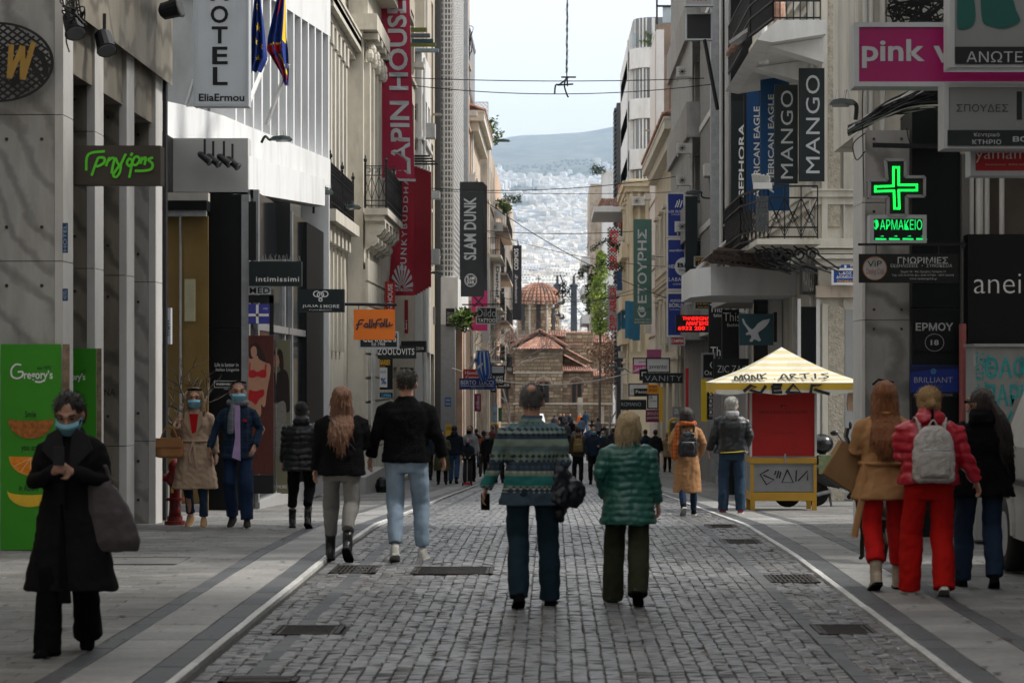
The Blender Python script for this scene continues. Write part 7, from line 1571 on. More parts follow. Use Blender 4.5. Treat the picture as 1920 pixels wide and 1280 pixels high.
def leaves(tips,size,n,seed,mm,T,name='leaves',sp=.3,zk=1):
 r=random.Random(seed); m=MB()
 for t in tips:
  for k in range(n):
   c=t+Vector((r.gauss(0,sp),r.gauss(0,sp),r.gauss(0,sp*zk))); a=Vector((r.uniform(-1,1),r.uniform(-1,1),r.uniform(-1,1))).normalized(); b=a.cross(Vector((r.uniform(-1,1),r.uniform(-1,1),r.uniform(-1,1)))).normalized(); s=size*r.uniform(.6,1.3)
   m.quad(c-a*s,c-b*s*.45,c+a*s,c+b*s*.45)
 o=m.build(name,mm,T,fix=False); o['kind']='stuff'; return o
M_lf=island_mat('green_leaves',[(.03,.07,.012),(.07,.13,.02),(.12,.17,.03),(.05,.09,.015)],.6,.1,30,spec=.3); M_bl=island_mat('brown_leaves',[(.12,.06,.035),(.18,.10,.06),(.09,.05,.035),(.22,.14,.09)],.8,.1,30,spec=.1); M_dl=island_mat('dark_leaves',[(.015,.03,.012),(.03,.05,.02),(.05,.06,.03)],.7,.1,30,spec=.2)
M_yl=island_mat('yellow_green_leaves',[(.14,.22,.02),(.22,.30,.03),(.08,.15,.02),(.3,.33,.05)],.6,.1,30,spec=.3)
for (px,d,h,nm,lb,mm,sd,sz,n,sp) in ((885,128,3.4,'bare_tree','leafless young tree with a pale trunk on the left before the church',None,3,0,0,0),(925,200,4.2,'bare_tree','leafless tree with fine grey branches left of the church dome',None,8,0,0,0),(955,215,3.8,'bare_tree','leafless tree whose twigs cross the left end of the church roof',None,12,0,0,0),
                                          (1142,214,3.0,'brown_tree','tree with dry brown leaves covering the right end of the church',M_bl,22,.14,13,.33),(1160,196,2.7,'brown_tree','smaller dry brown leaved tree right of the church, nearer the shops',M_bl,27,.15,10,.4),(1124,222,9,'green_tree','tall narrow yellow green tree in front of the pale house right of the dome',M_yl,31,.3,0,0)):
 x=PX(px,d); T=thing(nm,(x,d,gz(d)),lb,'tree')
 if nm=='green_tree':
  z0,z1=PZ(625,d),PZ(475,d); MB().tube([(x,d,gz(d)),(x+.1,d,z0),(x,d,(z0+z1)/2)],[.14,.1,.05],7).build('trunk',MBK,T); r=random.Random(4); tips=[]
  for k in range(520):f=r.random(); w=1.3*(sin(pi*min(1,.12+f*.88)) ** .6)*(1-.45*f); a=r.uniform(0,2*pi); q=r.random() ** .5; c=.25*sin(f*9); tips.append(Vector((x+c+w*q*cos(a),d+w*q*sin(a),z0+(z1-z0)*f)))
  leaves([t for t in tips if mn.noise(t*1.3)>-.22],.15,12,5,mm,T,'crown',.14,1)
 else:
  tips=tree(T,(x,d,gz(d)),h,.72 if mm is None else .5,sd,5 if mm is None else 4,.13 if mm is None else .09,fork=3)
  if mm:leaves(tips,sz,n,sd,mm,T,'crown',sp)
T=thing('garland',(PX(1110,140),140,PZ(520,140)),'dark drooping evergreen garland hanging left of the checked banners','garland'); tips=[Vector(p) for q in ([(PX(1162,140),140,PZ(470,140)),(PX(1140,140),140,PZ(452,140)),(PX(1110,140),140,PZ(466,140))],[(PX(1165,140),140,PZ(500,140)),(PX(1130,140),140,PZ(495,140)),(PX(1092,140),140,PZ(508,140)),(PX(1090,140),140,PZ(520,140))],[(PX(1110,140),140,PZ(512,140)),(PX(1100,140),140,PZ(545,140)),(PX(1105,140),140,PZ(585,140))]) for p in spline(q,9)]
leaves(tips,.10,9,8,M_dl,T,'foliage',.12); MB().tube([tuple(t) for t in tips[:19]],.03,4).build('cord',M_wire,T)
for (px,py,d,rx,rz,mm,lb) in ((921,247,146,.55,.75,M_lf,'round dark shrub on the roof edge beside the white lattice balcony'),(943,388,163,.4,.4,M_lf,'green pot plant on the peach tenement balcony'),(961,372,261,.9,.5,M_dl,'thin plant on the roof corner of the far left tenement'),(1122,318,257,.9,.5,M_dl,'dark plants under the roof awning on the far right house'),(868,598,95,.3,.35,M_lf,'small bushy plant on the low balcony left of the tattoo sign'),(1215,75,150,.35,.45,M_lf,'clipped round bush on the glass railed roof')):
 x,z=PX(px,d),PZ(py,d); T=thing('potted_shrub',(x,d,z-rz),lb,'plant'); r=random.Random(px); tips=[Vector((x+rx*r.uniform(-1,1),d+.3*r.uniform(-1,1),z+rz*r.uniform(-.9,.9))) for _ in range(40)]
 leaves([t for t in tips if ((t.x-x)/rx) ** 2+((t.z-z)/rz) ** 2<1.1],.13,10,px,mm,T,'foliage',.12); MB().tube([(x,d,z-rz),(x,d,z+rz*.6)],.03,5).build('stem',MBK,T)
T=thing('tiled_terrace',(PX(1145,158),158,PZ(420,158)),'jutting terrace with red roof tiles left of the curved white block','terrace'); MB().box(PX(1113,158),5.2,157,168,PZ(399,158),PZ(389,158)).build('slab',M_white,T); tile_roof(None,(PX(1120,158),157,PZ(389,158)),(5.0,157,PZ(389,158)),(5.0,159,PZ(372,158)),(PX(1128,158),159,PZ(372,158)),14,4).build('roof_tiles',M_tile,T)['kind']='stuff'
# street lamps on brackets
def lamp(px,py,d,sgn,label,L=34,arm=None):
 x,z=PX(px,d),PZ(py,d); s=L*d/F/2; hq=min(1,s*2.4); T=thing('street_lamp',(x,d,z),label,'street lamp'); MC=mat('lamp_green',(.018,.032,.03),.5,.2,5)
 MB().loft([[(x+sgn*a*s,d+.14*k*w,z+h_) for k,h_ in ((-1,-.02),(1,-.02),(.8,h*hq),(0,h*1.3*hq),(-.8,h*hq))] for a,w,h in ((-1.15,.3,.03),(-.9,.8,.09),(.1,1,.13),(.8,.9,.08),(1,.4,.0))]).build('head',MC,T,smooth=False)
 MB().loft([[(x+sgn*a*s,d+.12*k*w,z+q) for k in (-1,1) for q in (-.022,)]+[(x+sgn*a*s,d,z-.05)] for a,w in ((-.6,.6),(0,1),(.85,.8))]).build('glass',M_glass2,T)
 if arm:MB().tube(spline([(x-sgn*s,d,z)]+[(PX(a,d),d,PZ(b,d)) for a,b in arm],5),.025,6).build('arm',M_wiron,T)
 m=MB(); rr=random.Random(px)
 for k in range(8):xx=x+sgn*s*rr.uniform(-.8,.8); m.bar((xx,d,z+.01),(xx+rr.uniform(-.04,.04),d,z+.15),.005)
 m.build('spikes',M_steel,T)
lamp(529,261,42,1,'street lamp fixed to the white curved hotel front',38,[(505,262),(497,256),(490,268)])
lamp(608,361,49,1,'street lamp at the end of the white hotel, under the first iron balcony',34,[(590,362),(588,372),(588,400)]); lamp(662,389,54,1,'street lamp just below the large iron balcony',30,[(648,388),(645,382),(640,385)])
lamp(1578,193,27.6,-1,'street lamp left of the cable bundle above the marble pillar',44,[(1600,192),(1606,200),(1604,225)]); lamp(1300,362,70,-1,'street lamp on a long white arm above the blue signs',30,[(1320,371),(1360,372)]); lamp(820,512,92,1,'street lamp below the crimson banners on the left',22,[(808,512),(804,510)])
lamp(942,265,148,1,'distant street lamp against the blue mountain',30,[(925,267),(918,266)]); lamp(1150,689,120,-1,'first of two small lamps before the brown tree',16,[(1160,690),(1170,694)]); lamp(1165,692,116,-1,'second of two small lamps before the brown tree',16,[(1175,694),(1182,698)])
def spot(px,py,d,label,r_=.085,tilt=(.3,-.5,-.8),cat='spotlight'):
 x,z=PX(px,d),PZ(py,d); T=thing('spotlight',(x,d,z),label,cat); t=Vector(tilt).normalized(); c=Vector((x,d,z)); m=MB(); m.tube([c-t*.14,c-t*.1,c+t*.1,c+t*.13],[r_*.5,r_*.9,r_,r_*1.15],12); m.build('housing',M_wiron,T); MB().tube([c+t*.131,c+t*.14],[r_,r_*.9],12).build('lens',M_glass2,T); MB().tube([c,c+Z*.16,c+Z*.3],.02,5).build('bracket',M_wiron,T)
spot(137,45,24.4,'round black spotlight on the first marble pillar, by the oval emblem',.1); spot(196,78,25.9,'round black spotlight on the second marble pillar',.1); spot(320,18,29.6,'long black floodlight at the top beside the hotel sign',.12,(.9,-.2,.2))
for k in range(4):spot((384,400,420,436)[k],(296,300,300,305)[k],38.5,('first','second','third','last')[k]+' of the four small black spotlights under the white curved ledge',.06,(.75,-.3,-.6))
for (px,py,d) in ((352,62,0),):pass
cc=thing('cable_coil',(PX(140,24.4),24.4,PZ(15,24.4)),'tangle of black cable above the first spotlight','cable'); m=MB(); rr=random.Random(3)
for k in range(6):m.tube(spline([(PX(140+rr.uniform(-24,24),24.3),24.3-rr.random()*.1,PZ(15+rr.uniform(-28,32),24.3)) for _ in range(6)],5),.008,5)
m.tube(spline([(PX(128,24.3),24.3,PZ(50,24.3)),(PX(124,24.3),24.3,PZ(75,24.3)),(PX(130,24.3),24.3,PZ(98,24.3))],5),.008,5); m.build('cable',M_wire,cc)
# bundle of cables over the marble pillar
T=thing('cable_bundle',(PX(1690,25.5),25.5,PZ(220,25.5)),'thick messy bundle of black and grey cables above the marble pillar','cables'); rr=random.Random(11); mk,mw_=MB(),MB()
for k in range(64):
 o,e,y=rr.uniform(-14,14),rr.uniform(-30,22),25.4+rr.uniform(-.1,.1); P=[(PX(a,y),y+rr.uniform(-.04,.04),PZ(b+o*(.4+.8*(a-1590)/190)+rr.uniform(-5,5),y)) for a,b in ((1590,246),(1625,226),(1660,206),(1700,192+e*.3),(1740,180+e*.5),(1790,176+e),(1860,172+e))]
 (mw_ if k % 5==0 else mk).tube(spline(P,4),.008 if k % 5==0 else .010,4,cap=False)
mk.build('dark_cables',M_wire,T)['kind']='stuff'; mw_.build('light_cables',M_wirew,T)['kind']='stuff'
mk=MB()
for k in range(26):mk.tube(spline([(PX(1660+rr.uniform(0,120),25.8),25.8,PZ(rr.uniform(-10,70),25.8)) for _ in range(4)],5),.009,4)
T=thing('cable_tangle',(PX(1720,25.8),25.8,PZ(30,25.8)),'tangle of dark cables above the magenta sign','cables'); mk.build('cables',M_wire,T)['kind']='stuff'
for k,q in enumerate(([(1622,250),(1600,270),(1606,300),(1622,284)],[(1620,160),(1617,200),(1620,370)],[(1700,240),(1704,262),(1709,270)])):T=thing('loose_cable',(PX(q[0][0],25.3),25.3,PZ(q[-1][1],25.3)),['loop of thin cable hanging below the bundle','thin cable running down the marble pillar','short cable hook beside the cross sign'][k],'cable'); MB().tube(spline([(PX(a,25.3),25.3,PZ(b,25.3)) for a,b in q],6),.006,4).build('cable',M_wire,T)
# wires over the street
WI=[((-4.6,62,143),(3.9,62,147),62,.012,.1,'upper of the two long wires crossing below the hanging chain'),((-4.6,63,152),(4.2,63,158),63,.012,.3,'lower of the two long wires crossing below the hanging chain'),((-4.9,90,352),(5,88,327),90,.015,.3,'wire crossing before the mountain foot'),((-4.9,95,357),(5,95,360),95,.012,.1,'thin wire crossing just above the hazy houses'),
      ((-4.5,120,345),(4.8,100,560),110,.02,.5,'dark cable sloping down to the right across the city'),((-4.5,130,430),(4.7,120,432),125,.02,.2,'wire crossing at the level of the round sign'),((-4.5,130,545),(4.7,120,545),125,.015,.6,'wire sagging above the church dome'),((-4.2,100,690),(4.8,95,668),98,.025,.9,'pale cable sagging in front of the church roof'),((-4.4,140,580),(4.6,130,540),135,.015,.5,'thin wire level with the dome tiles'),((-4.5,110,412),(4.7,100,500),105,.012,.4,'thin wire sloping across the far houses')]
for (xa,ya,pa),(xb,yb,pb),dm,r_,sag,lb in WI:
 A,B_=Vector((xa,ya,PZ(pa,ya))),Vector((xb,yb,PZ(pb,yb))); T=thing('overhead_wire',tuple((A+B_)/2),lb,'wire'); MB().tube([A+(B_-A)*t-Z*sag*4*t*(1-t) for t in [i/24 for i in range(25)]],r_,5,cap=False).build('wire',M_wirew if 'pale' in lb else M_wire,T)
T=thing('hanging_chain',(PX(1063,62),62,PZ(180,62)),'tinsel wrapped chain hanging down the middle of the sky','chain'); m=MB()
P=[(PX(1064-i*.05,62),62,PZ(-60+i*7.5,62)) for i in range(28)]
for i,(a,b) in enumerate(zip(P,P[1:])):m.bar(a,b,.03+.02*(i % 2)); [m.bar(Vector(a)+(Vector(b)-Vector(a))*rr.random(),Vector(a)+Vector((rr.uniform(-.06,.06),0,rr.uniform(-.05,.05))),.01) for _ in range(3)]
m.build('chain',M_wire,T); m=MB()
for q in ([(1063,143),(1058,160),(1063,178),(1066,183)],[(1066,145),(1050,158),(1042,160),(1040,176)],[(1052,145),(1080,145)],[(1063,143),(1064,162)],[(1045,160),(1075,158)]):m.tube(spline([(PX(a,62),62,PZ(b,62)) for a,b in q],5) if len(q)>2 else [(PX(a,62),62,PZ(b,62)) for a,b in q],.022,5)
m.build('hook_wires',M_wire,T)
T=thing('christmas_bells',(PX(1047,110),110,PZ(580,110)),'cluster of silver bells hanging right of the church dome','ornament'); MS=mat('silver_bell',(.5,.5,.5),.2,.1,4,metal=.9)
for (px,py,r_) in ((1052,565,.20),(1038,576,.13),(1045,588,.14),(1053,594,.16)):x,z=PX(px,110),PZ(py,110); MB().loft([[(x+a*cos(t),110+a*sin(t),z+h*r_) for t in [2*pi*k/14 for k in range(14)]] for a,h in ((r_*.15,1),(r_*.6,.75),(r_*.85,.1),(r_*1.1,-.3),(r_*.9,-.35),(r_*.4,-.8))]).build('bell',MS,T,smooth=True)
for c_,n_ in (((1054,545),60),):leaves([Vector((PX(1054+rr.gauss(0,8),110),110,PZ(543+rr.gauss(0,8),110))) for _ in range(26)],.07,7,3,M_dl,T,'sprigs',.07); MB().tube([(PX(1050,110),110,PZ(515,110)),(PX(1056,110),110,PZ(530,110)),(PX(1053,110),110,PZ(565,110))],.03,5).build('wire',M_wire,T)
# yellow phone hoods
def phone(px,py0,py1,d,label,w=.62):
 x=PX(px,d); T=thing('phone_booth',(x,d,gz(d)),label,'phone booth'); zt,zm=PZ(py0,d),PZ(py1,d); w2=w/2; n=8
 arc=[(x-w2,zm)]+[(x-w2*cos(pi*i/n),zt-w2*.8+w2*.8*sin(pi*i/n)) for i in range(n+1)]+[(x+w2,zm)]
 inn=[(x+(a-x)*.78,zm if k in (0,len(arc)-1) else b-.09) for k,(a,b) in enumerate(arc)]
 m=MB();
 for k in range(len(arc)-1):
  a,b,c,e=arc[k],arc[k+1],inn[k+1],inn[k]; m.add([(a[0],d,a[1]),(b[0],d,b[1]),(c[0],d,c[1]),(e[0],d,e[1]),(a[0],d+.45,a[1]),(b[0],d+.45,b[1]),(c[0],d+.45,c[1]),(e[0],d+.45,e[1])],[(0,1,2,3),(7,6,5,4),(0,4,5,1),(3,2,6,7)])
 m.build('hood',M_pb,T); MB().box(x-w2*.76,x+w2*.76,d+.3,d+.4,zm,zt-.2).build('back_panel',M_zn,T); MB().box(x-.12,x+.12,d+.1,d+.29,zm+.1,zm+.45).build('telephone',cm('navy'),T)
 MB().box(x+w2-.08,x+w2,d+.1,d+.2,gz(d),zm-.003).box(x-w2,x+w2,d+.05,d+.4,zm-.06,zm-.002).build('stand',M_pb,T)
M_pb=mat('phone_yellow',(.55,.38,.015),.5,.06,3,dirt=(.3,.2,.03)); phone(1320,782,842,86,'nearer yellow phone hood between the brown coat and the dark jacket',.68); phone(1268,783,842,93,'farther yellow phone hood mostly hidden behind the brown coat',.6); phone(926,791,812,150,'small yellow phone hood in the distance left of the striped sweater',.62)
dp_=thing('polka_dot_bag',(PX(722,55),55,gz(55)),'black dotted bin bag at the foot of the left wall behind the man in jeans','bag'); MB().loft([[(PX(717,55)+r_*cos(a),55+r_*sin(a),gz(55)+h) for a in [2*pi*k/10 for k in range(10)]] for r_,h in ((.14,0),(.17,.15),(.13,.3),(.05,.36))]).build('sack',M_black,dp_)
st_=thing('marble_step',(-4.4,56,gz(56)),'grey marble step at the foot of the cream house on the left','step'); MB().box(-4.9,-4.1,52.5,58.5,gz(58)-.1,gz(52)+.35).build('block',mat('grey_marble_plinth',(.3,)*3),st_)
for (px,d,lb) in ((1500,47,'short round bollard before the cream corner'),(1368,52,'dark tyre-like bollard left of the kiosk')):x=PX(px,d); T=thing('bollard',(x,d,gz(d)),lb,'bollard'); MB().cyl((x,d,gz(d)),.12,.7,12).build('post',M_wiron,T); MB().ell((x,d,gz(d)+.7),(.12,.12,.06),12,6).build('cap',M_wiron,T)
T=thing('traffic_sign_pole',(PX(1213,92),92,gz(92)),'thin grey pole among the walkers near the church','pole'); MB().tube([(PX(1143,112),112,gz(112)),(PX(1143,112),112,gz(112)+2.6)],.04,6).build('post',M_steel,T)
for k,(px,d,c,w) in enumerate(((1003,210,'white',1.75),)):x=PX(px,d); z=gz(d); T=thing('parked_car',(x,d,z),['white car half hidden behind the head of the man in the striped sweater',''][k],'car'); MB().loft([[(x+a*w/2*q,d+y,z+h) for a,h in ((-1,.3),(-1,.8),(-.8,hh),(.8,hh),(1,.8),(1,.3))] for y,q,hh in ((0,.94,.85),(.9,1,.95),(1.6,1,1.4),(3.2,1,1.4),(4,.95,.9))]).build('body',cm(c),T); [MB().cyl((x+s*w/2-(.1 if s>0 else .08),d+y,z+.3),.3,.18,12,axis='X').build('wheel',M_black,T) for s in (-1,1) for y in (.8,3.2)]; MB().box(x-w*.38,x+w*.38,d+1.0,d+1.5,z+.95,z+1.3).build('rear_window',M_glass,T)
gm=MB(); rr=random.Random(77)
for k in range(900):
 x=rr.uniform(-5.2,4.6); y=rr.uniform(13.5,40)
 if XL-.05<x<XR+.05:continue
 r_=rr.uniform(.008,.03); gm.add([(x+r_*cos(a)*rr.uniform(.7,1.1),y+r_*sin(a),gz(y)+.010) for a in [2*pi*i/7 for i in range(7)]],[tuple(range(7))])
tag(gm.build('gum_spots',mat('old_gum',(.04,.038,.036),.9),loc=(0,25,0)),'small dark chewing gum spots trodden into the pavements','spots',kind='stuff')
lt=MB()
for k in range(70):
 x,y=rr.uniform(-4.8,4.4),rr.uniform(13.8,34); z=gz(y)+(RZ+.012 if XL<x<XR else .008); a=rr.uniform(0,6); s_=rr.uniform(.015,.04); c,q=cos(a)*s_,sin(a)*s_
 lt.quad((x-c,y-q,z),(x+q*.5,y-c*.5,z+rr.uniform(0,.01)),(x+c,y+q,z+.004),(x-q*.5,y+c*.5,z))
tag(lt.build('fallen_leaves',M_bl,loc=(0,25,0),fix=False),'a few dry leaves and scraps scattered over the street','leaves',kind='stuff')
# ================================================================ PEOPLE
def fuse(m,vox,disp=.0,fr=(9,9,5),seed=0,sm=3,rib=None):
 """one closed skin from overlapping shapes, smoothed, with cloth folds pushed along the normal"""
 me=bpy.data.meshes.new('shape'); me.from_pydata(m.v,[],m.f); o=bpy.data.objects.new('shape',me)
 r=o.modifiers.new('r','REMESH'); r.mode='VOXEL'; r.voxel_size=vox; s=o.modifiers.new('s','SMOOTH'); s.iterations=sm; s.factor=.5
 q=evaluate(o); bpy.data.meshes.remove(me); out=MB(); nn=mn.noise
 for v in q.vertices:
  c,n=v.co,v.normal; k=0
  if disp:k=disp*(nn(Vector((c.x*fr[0]+seed,c.y*fr[1],c.z*fr[2])))+.6*nn(Vector((c.x*fr[0]*1.2+c.z*14,c.y*9,c.z*fr[2]*2.4-c.x*16+seed))))
  if rib:k += rib(c)
  out.v.append(tuple(c+n*k))
 out.f=[tuple(p.vertices) for p in q.polygons]; bpy.data.meshes.remove(q); return out
def hand(m,w,dr,out,curl=.5,s=1.):
 """palm, four unequal bent fingers and a thumb leaving the side of the palm"""
 w,dr=Vector(w),Vector(dr).normalized(); nrm=Vector(out).normalized(); side=dr.cross(nrm).normalized(); nrm=side.cross(dr)
 m.loft([[w+dr*t+side*a*ww+nrm*b*.014*s for a,b in ((-1,-.6),(-.5,-1),(.5,-1),(1,-.6),(1,.6),(.5,1),(-.5,1),(-1,.6))] for t,ww in ((-.03,.022*s),(.01,.027*s),(.05,.038*s),(.09*s,.04*s))])
 for k,(u,L) in enumerate(((-.03,.062),(-.01,.074),(.01,.07),(.03,.054))):
  p=w+dr*.085*s+side*u*s; d=dr.copy(); P=[p-dr*.02]
  for j in range(3):P.append(P[-1]+d*L*s*(.5 if j==0 else .3)*1.2); d=(d*cos(curl*.9)-nrm*sin(curl*.9)).normalized()
  m.tube(P,[.0105*s,.01*s,.0095*s,.007*s],6)
 p=w+dr*.02-side*.03*s; m.tube([p,p+(dr*.6-side*.8).normalized()*.035*s,p+(dr*.9-side*.5-nrm*.4).normalized()*.07*s],[.013*s,.011*s,.008*s],6)
SK=mat('skin',(.42,.23,.16),.55,.12,14,bump=.1); SK2=mat('skin_tan',(.34,.18,.12),.55,.12,14,bump=.1)
def cloth(name,c,rough=.85,var=.12,sc=6,bump=.35,bs=220, **k):return mat(name,c,rough,var,sc,bump=bump,bscale=bs,spec=k.pop('spec',.12), **k)
JE=cloth('jeans_light',(.24,.32,.41),var=.3,sc=3); JD=cloth('jeans_dark',(.015,.028,.055)); BK=cloth('black_cloth',(.004,.004,.005),spec=.08); BW=cloth('black_wool',(.005,.005,.006),spec=.08,bump=1,bs=90); LEA=mat('black_leather',(.01,.01,.011),.35,.2,5)
HB=lambda n,c:mat('hair_'+n,c,.5,.5,30,bump=.6,bscale=60,stretch=(6,6,1),spec=.5)
def ring(c,rx,ry,n=16,p=2.4):return [Vector((c[0]+rx*math.copysign(abs(cos(t)) ** (2/p),cos(t)),c[1]+ry*math.copysign(abs(sin(t)) ** (2/p),sin(t)),c[2])) for t in [2*pi*k/n for k in range(n)]]
ARM={'down':((.25,-.02,1.16),(.27,.05,.92)),'out':((.29,-.03,1.17),(.33,.06,.95)),'bent':((.27,.0,1.17),(.16,.2,1.15)),'phone':((.26,.03,1.14),(.06,.27,1.22)),'pocket':((.29,-.06,1.17),(.21,.08,.98)),'back':((.26,-.12,1.18),(.28,-.16,.94)),'fwd':((.25,.04,1.16),(.23,.26,1.12)),'up':((.28,.02,1.16),(.2,.2,1.28)),'bars':((.24,.08,1.15),(.12,.3,1.02))}
LEG={'stand':((.12,.02,.09,0),(.12,-.02,.09,0)),'walkA':((.12,.20,.09,0),(.07,-.22,.17,.6)),'walkB':((.07,-.22,.17,.6),(.12,.20,.09,0)),'small':((.125,.12,.09,0),(.085,-.14,.125,.35)),'smallB':((.085,-.14,.125,.35),(.125,.12,.09,0))}
def person(label,px,d,H,back=True,arms=('down','down'),legs='small',top=(BK,.85,.0,1.0,'plain'),pants=(JD,.085,.075,.1),shoes=(BK,'shoe'),hair=(None,'short'),skin=SK,mask=None,w=1.0,fine=.011,rot=0,tilt=0,turn=0,curl=.6,group=None,collar=True,zoff=0,fold=.012,swap=1,sit=0):
 x=PX(px,d); z=gz(d)+(RZ if XL<x<XR else 0)+zoff
 T=thing('person',(x,d,z),label,'person',group); ORG[T]=Vector((0,0,0)); T.rotation_euler=(0,0,(0 if back else pi)+rot); S=H/1.75; T.scale=(S,S,S)
 A=[tuple(Vector((s*p[0],p[1],p[2])) for p in (ARM[a] if isinstance(a,str) else a)) for s,a in zip((-1,1),arms)]; lg=LEG[legs]; B=MB(); bulk=top[3]; hips=Vector((0,0,.93)); sd=(px*7+d) % 97
 hipz=.93; L=[]
 for s,(fx,fy,fz,heel) in zip((-1,1),lg):
  hp=Vector((s*.09*w,0,.9)); an=Vector((s*fx*w,fy,fz)); kn=(hp+an)/2+Vector((s*.005,.05+(.06 if heel else 0),.03)); L.append((hp,kn,an,heel,s))
 # body: one continuous figure
 B.loft([ring((0,0,.86),.12*w,.09),ring((0,0,.95),.15*w,.105),ring((0,0,1.1),.13*w,.09),ring((0,0,1.28),.14*w,.09),ring((0,-.01,1.37),.13*w,.075),ring((0,-.01,1.43),.08,.055),ring((0,0,1.5),.052,.055),ring((0,.01,1.57),.05,.055)])
 for hp,kn,an,heel,s in L:B.tube([hp,(hp+kn)/2,kn,(kn*.6+an*.4),an],[.07,.058,.04,.038,.03],10); B.tube([an,an+Vector((0,.03,-.035))],[.03,.022],8)
 for s,(el,wr) in zip((-1,1),A):sh=Vector((s*.15*w,-.01,1.37)); B.tube([sh,(sh+el)/2,el,(el+wr)/2,wr],[.045,.038,.032,.03,.024],10); hand(B,wr,wr-el+(Vector((0,0,-.1)) if abs(wr.z-el.z)>.15 else Vector((0,.05,.02))),Vector((s*swap,.3,.15)),curl)
 hc=Vector((0,.01,1.635)); M=Matrix.Translation((0,0,1.49)) @ Matrix.Scale(1.16,4) @ Euler((-tilt,0,turn)).to_matrix().to_4x4() @ Matrix.Translation((0,0,-1.53)); h=MB()
 h.ell(hc+Vector((0,-.012,.02)),(.076,.094,.092),16,12).ell(hc+Vector((0,.018,-.035)),(.06,.07,.078),14,10).ell(hc+Vector((0,.055,-.085)),(.032,.028,.024),10,6)
 h.prism([(.078,1.645),(.112,1.598),(.085,1.592)],-.013,.013,'X') if 0 else h.tube([hc+Vector((0,.078,.015)),hc+Vector((0,.102,-.028)),hc+Vector((0,.085,-.038))],[.009,.015,.012],8)
 h.tube([hc+Vector((-.045,.068,.028)),hc+Vector((0,.086,.024)),hc+Vector((.045,.068,.028))],.012,6); h.tube([hc+Vector((-.025,.08,-.06)),hc+Vector((0,.09,-.058)),hc+Vector((.025,.08,-.06))],.008,6)
 for s in (-1,1):h.ell(hc+Vector((s*.078,-.005,-.01)),(.012,.02,.03),8,6)
 h.tube([hc+Vector((0,-.02,-.04)),Vector((0,-.005,1.48))],[.055,.055],10); B.mb(h.xf(M)); bf=fine if d>30 else min(fine,.009); fuse(B,bf,sm=2).build('body',skin,T,True,fix=False)
 if not back or turn:
  e=MB()
  for s in (-1,1):e.ell(hc+Vector((s*.03,.077,.008)),(.013,.009,.007),8,6)
  e.xf(M).build('eyes',mat('eye_dark',(.03,.02,.015),.2),T); e=MB()
  for s in (-1,1):e.tube([hc+Vector((s*.015,.092,.03)),hc+Vector((s*.032,.088,.036)),hc+Vector((s*.05,.072,.03))],.005,5)
  e.xf(M).build('eyebrows',hair[0] or BK,T)
  e=MB(); e.tube([hc+Vector((-.022,.094,-.058)),hc+Vector((0,.101,-.057)),hc+Vector((.022,.094,-.058))],.006,6); e.xf(M).build('lips',mat('lips',(.35,.09,.08),.5),T)
 if mask:
  e=MB(); e.loft([[hc+Vector((a*ww,yy-abs(a) ** 2*.045,zz)) for a in (-1,-.7,-.35,0,.35,.7,1)] for zz,yy,ww in ((-.015,.107,.062),(-.03,.120,.068),(-.042,.122,.069),(-.044,.116,.068),(-.058,.119,.068),(-.060,.112,.067),(-.074,.112,.064),(-.076,.106,.062),(-.09,.104,.056),(-.105,.08,.045))],cap=False,closed=False)
  e.loft([[hc+Vector((a*ww,yy-.006-abs(a) ** 2*.045,zz)) for a in (-1,-.7,-.35,0,.35,.7,1)] for zz,yy,ww in ((-.015,.107,.062),(-.055,.116,.068),(-.105,.08,.045))],cap=False,closed=False)
  for s in (-1,1):
   for zz in (-.02,-.09):e.tube([hc+Vector((s*.06,.062,zz)),hc+Vector((s*.08,.0,-.01))],.003,4)
  e.xf(M).build('face_mask',mask,T,True,fix=False)
 hm,st=hair; hm=hm or HB('black',(.012,.010,.009)); G=MB()
 if st=='short':G.ell(hc+Vector((0,-.03,.038)),(.083,.092,.082),16,12).ell(hc+Vector((0,-.05,-.02)),(.074,.06,.07),12,10)
 elif st=='crop':G.ell(hc+Vector((0,-.028,.036)),(.080,.088,.084),16,12).ell(hc+Vector((0,-.045,.0)),(.072,.056,.055),12,10)
 else:
  G.ell(hc+Vector((0,-.024,.036)),(.087,.096,.086),16,12).ell(hc+Vector((0,-.05,-.03)),(.082,.065,.08),12,10)
  if st=='bob':G.loft([ring(hc+Vector((0,-.04,zz)),a,b) for zz,a,b in ((.03,.085,.07),(-.04,.098,.075),(-.1,.09,.065),(-.125,.06,.04))])
  if st=='long' or st=='wavy':G.loft([ring(hc+Vector((dx,yy,zz)),a,b) for dx,zz,yy,a,b in ((0,.03,-.03,.085,.07),(0,-.05,-.045,.095,.065),(0,-.13,-.055,.10,.055),(.005,-.22,-.12,.115,.05),(-.01,-.31,-.15,.10,.045),(0,-.38,-.155,.06,.035),(0,-.43,-.155,.02,.02))])
  if st=='side':[G.tube([hc+Vector((s*.07,.0,.04)),hc+Vector((s*.088,.01,-.05)),hc+Vector((s*.09,.04,-.14)),hc+Vector((s*.075,.07,-.2))],[.02,.03,.034,.01],8) for s in (-1,1)]
  if st=='bun':G.ell(hc+Vector((0,-.125,-.01)),(.035,.035,.035),10,8)
  if st=='pony':G.ell(hc+Vector((0,-.11,.0)),(.035,.035,.035),10,8); G.loft([ring(hc+Vector((dx,yy,zz)),a,a*.8) for dx,yy,zz,a in ((.0,-.12,0,.03),(.03,-.15,-.08,.06),(.06,-.16,-.2,.085),(.08,-.16,-.34,.085),(.09,-.15,-.46,.06),(.10,-.15,-.54,.02))])
 HM=fuse(G.xf(M),bf,.006 if st in ('short','crop','bun') else .009,(60,60,5),sd,2).build('hair',hm,T,True,fix=False)
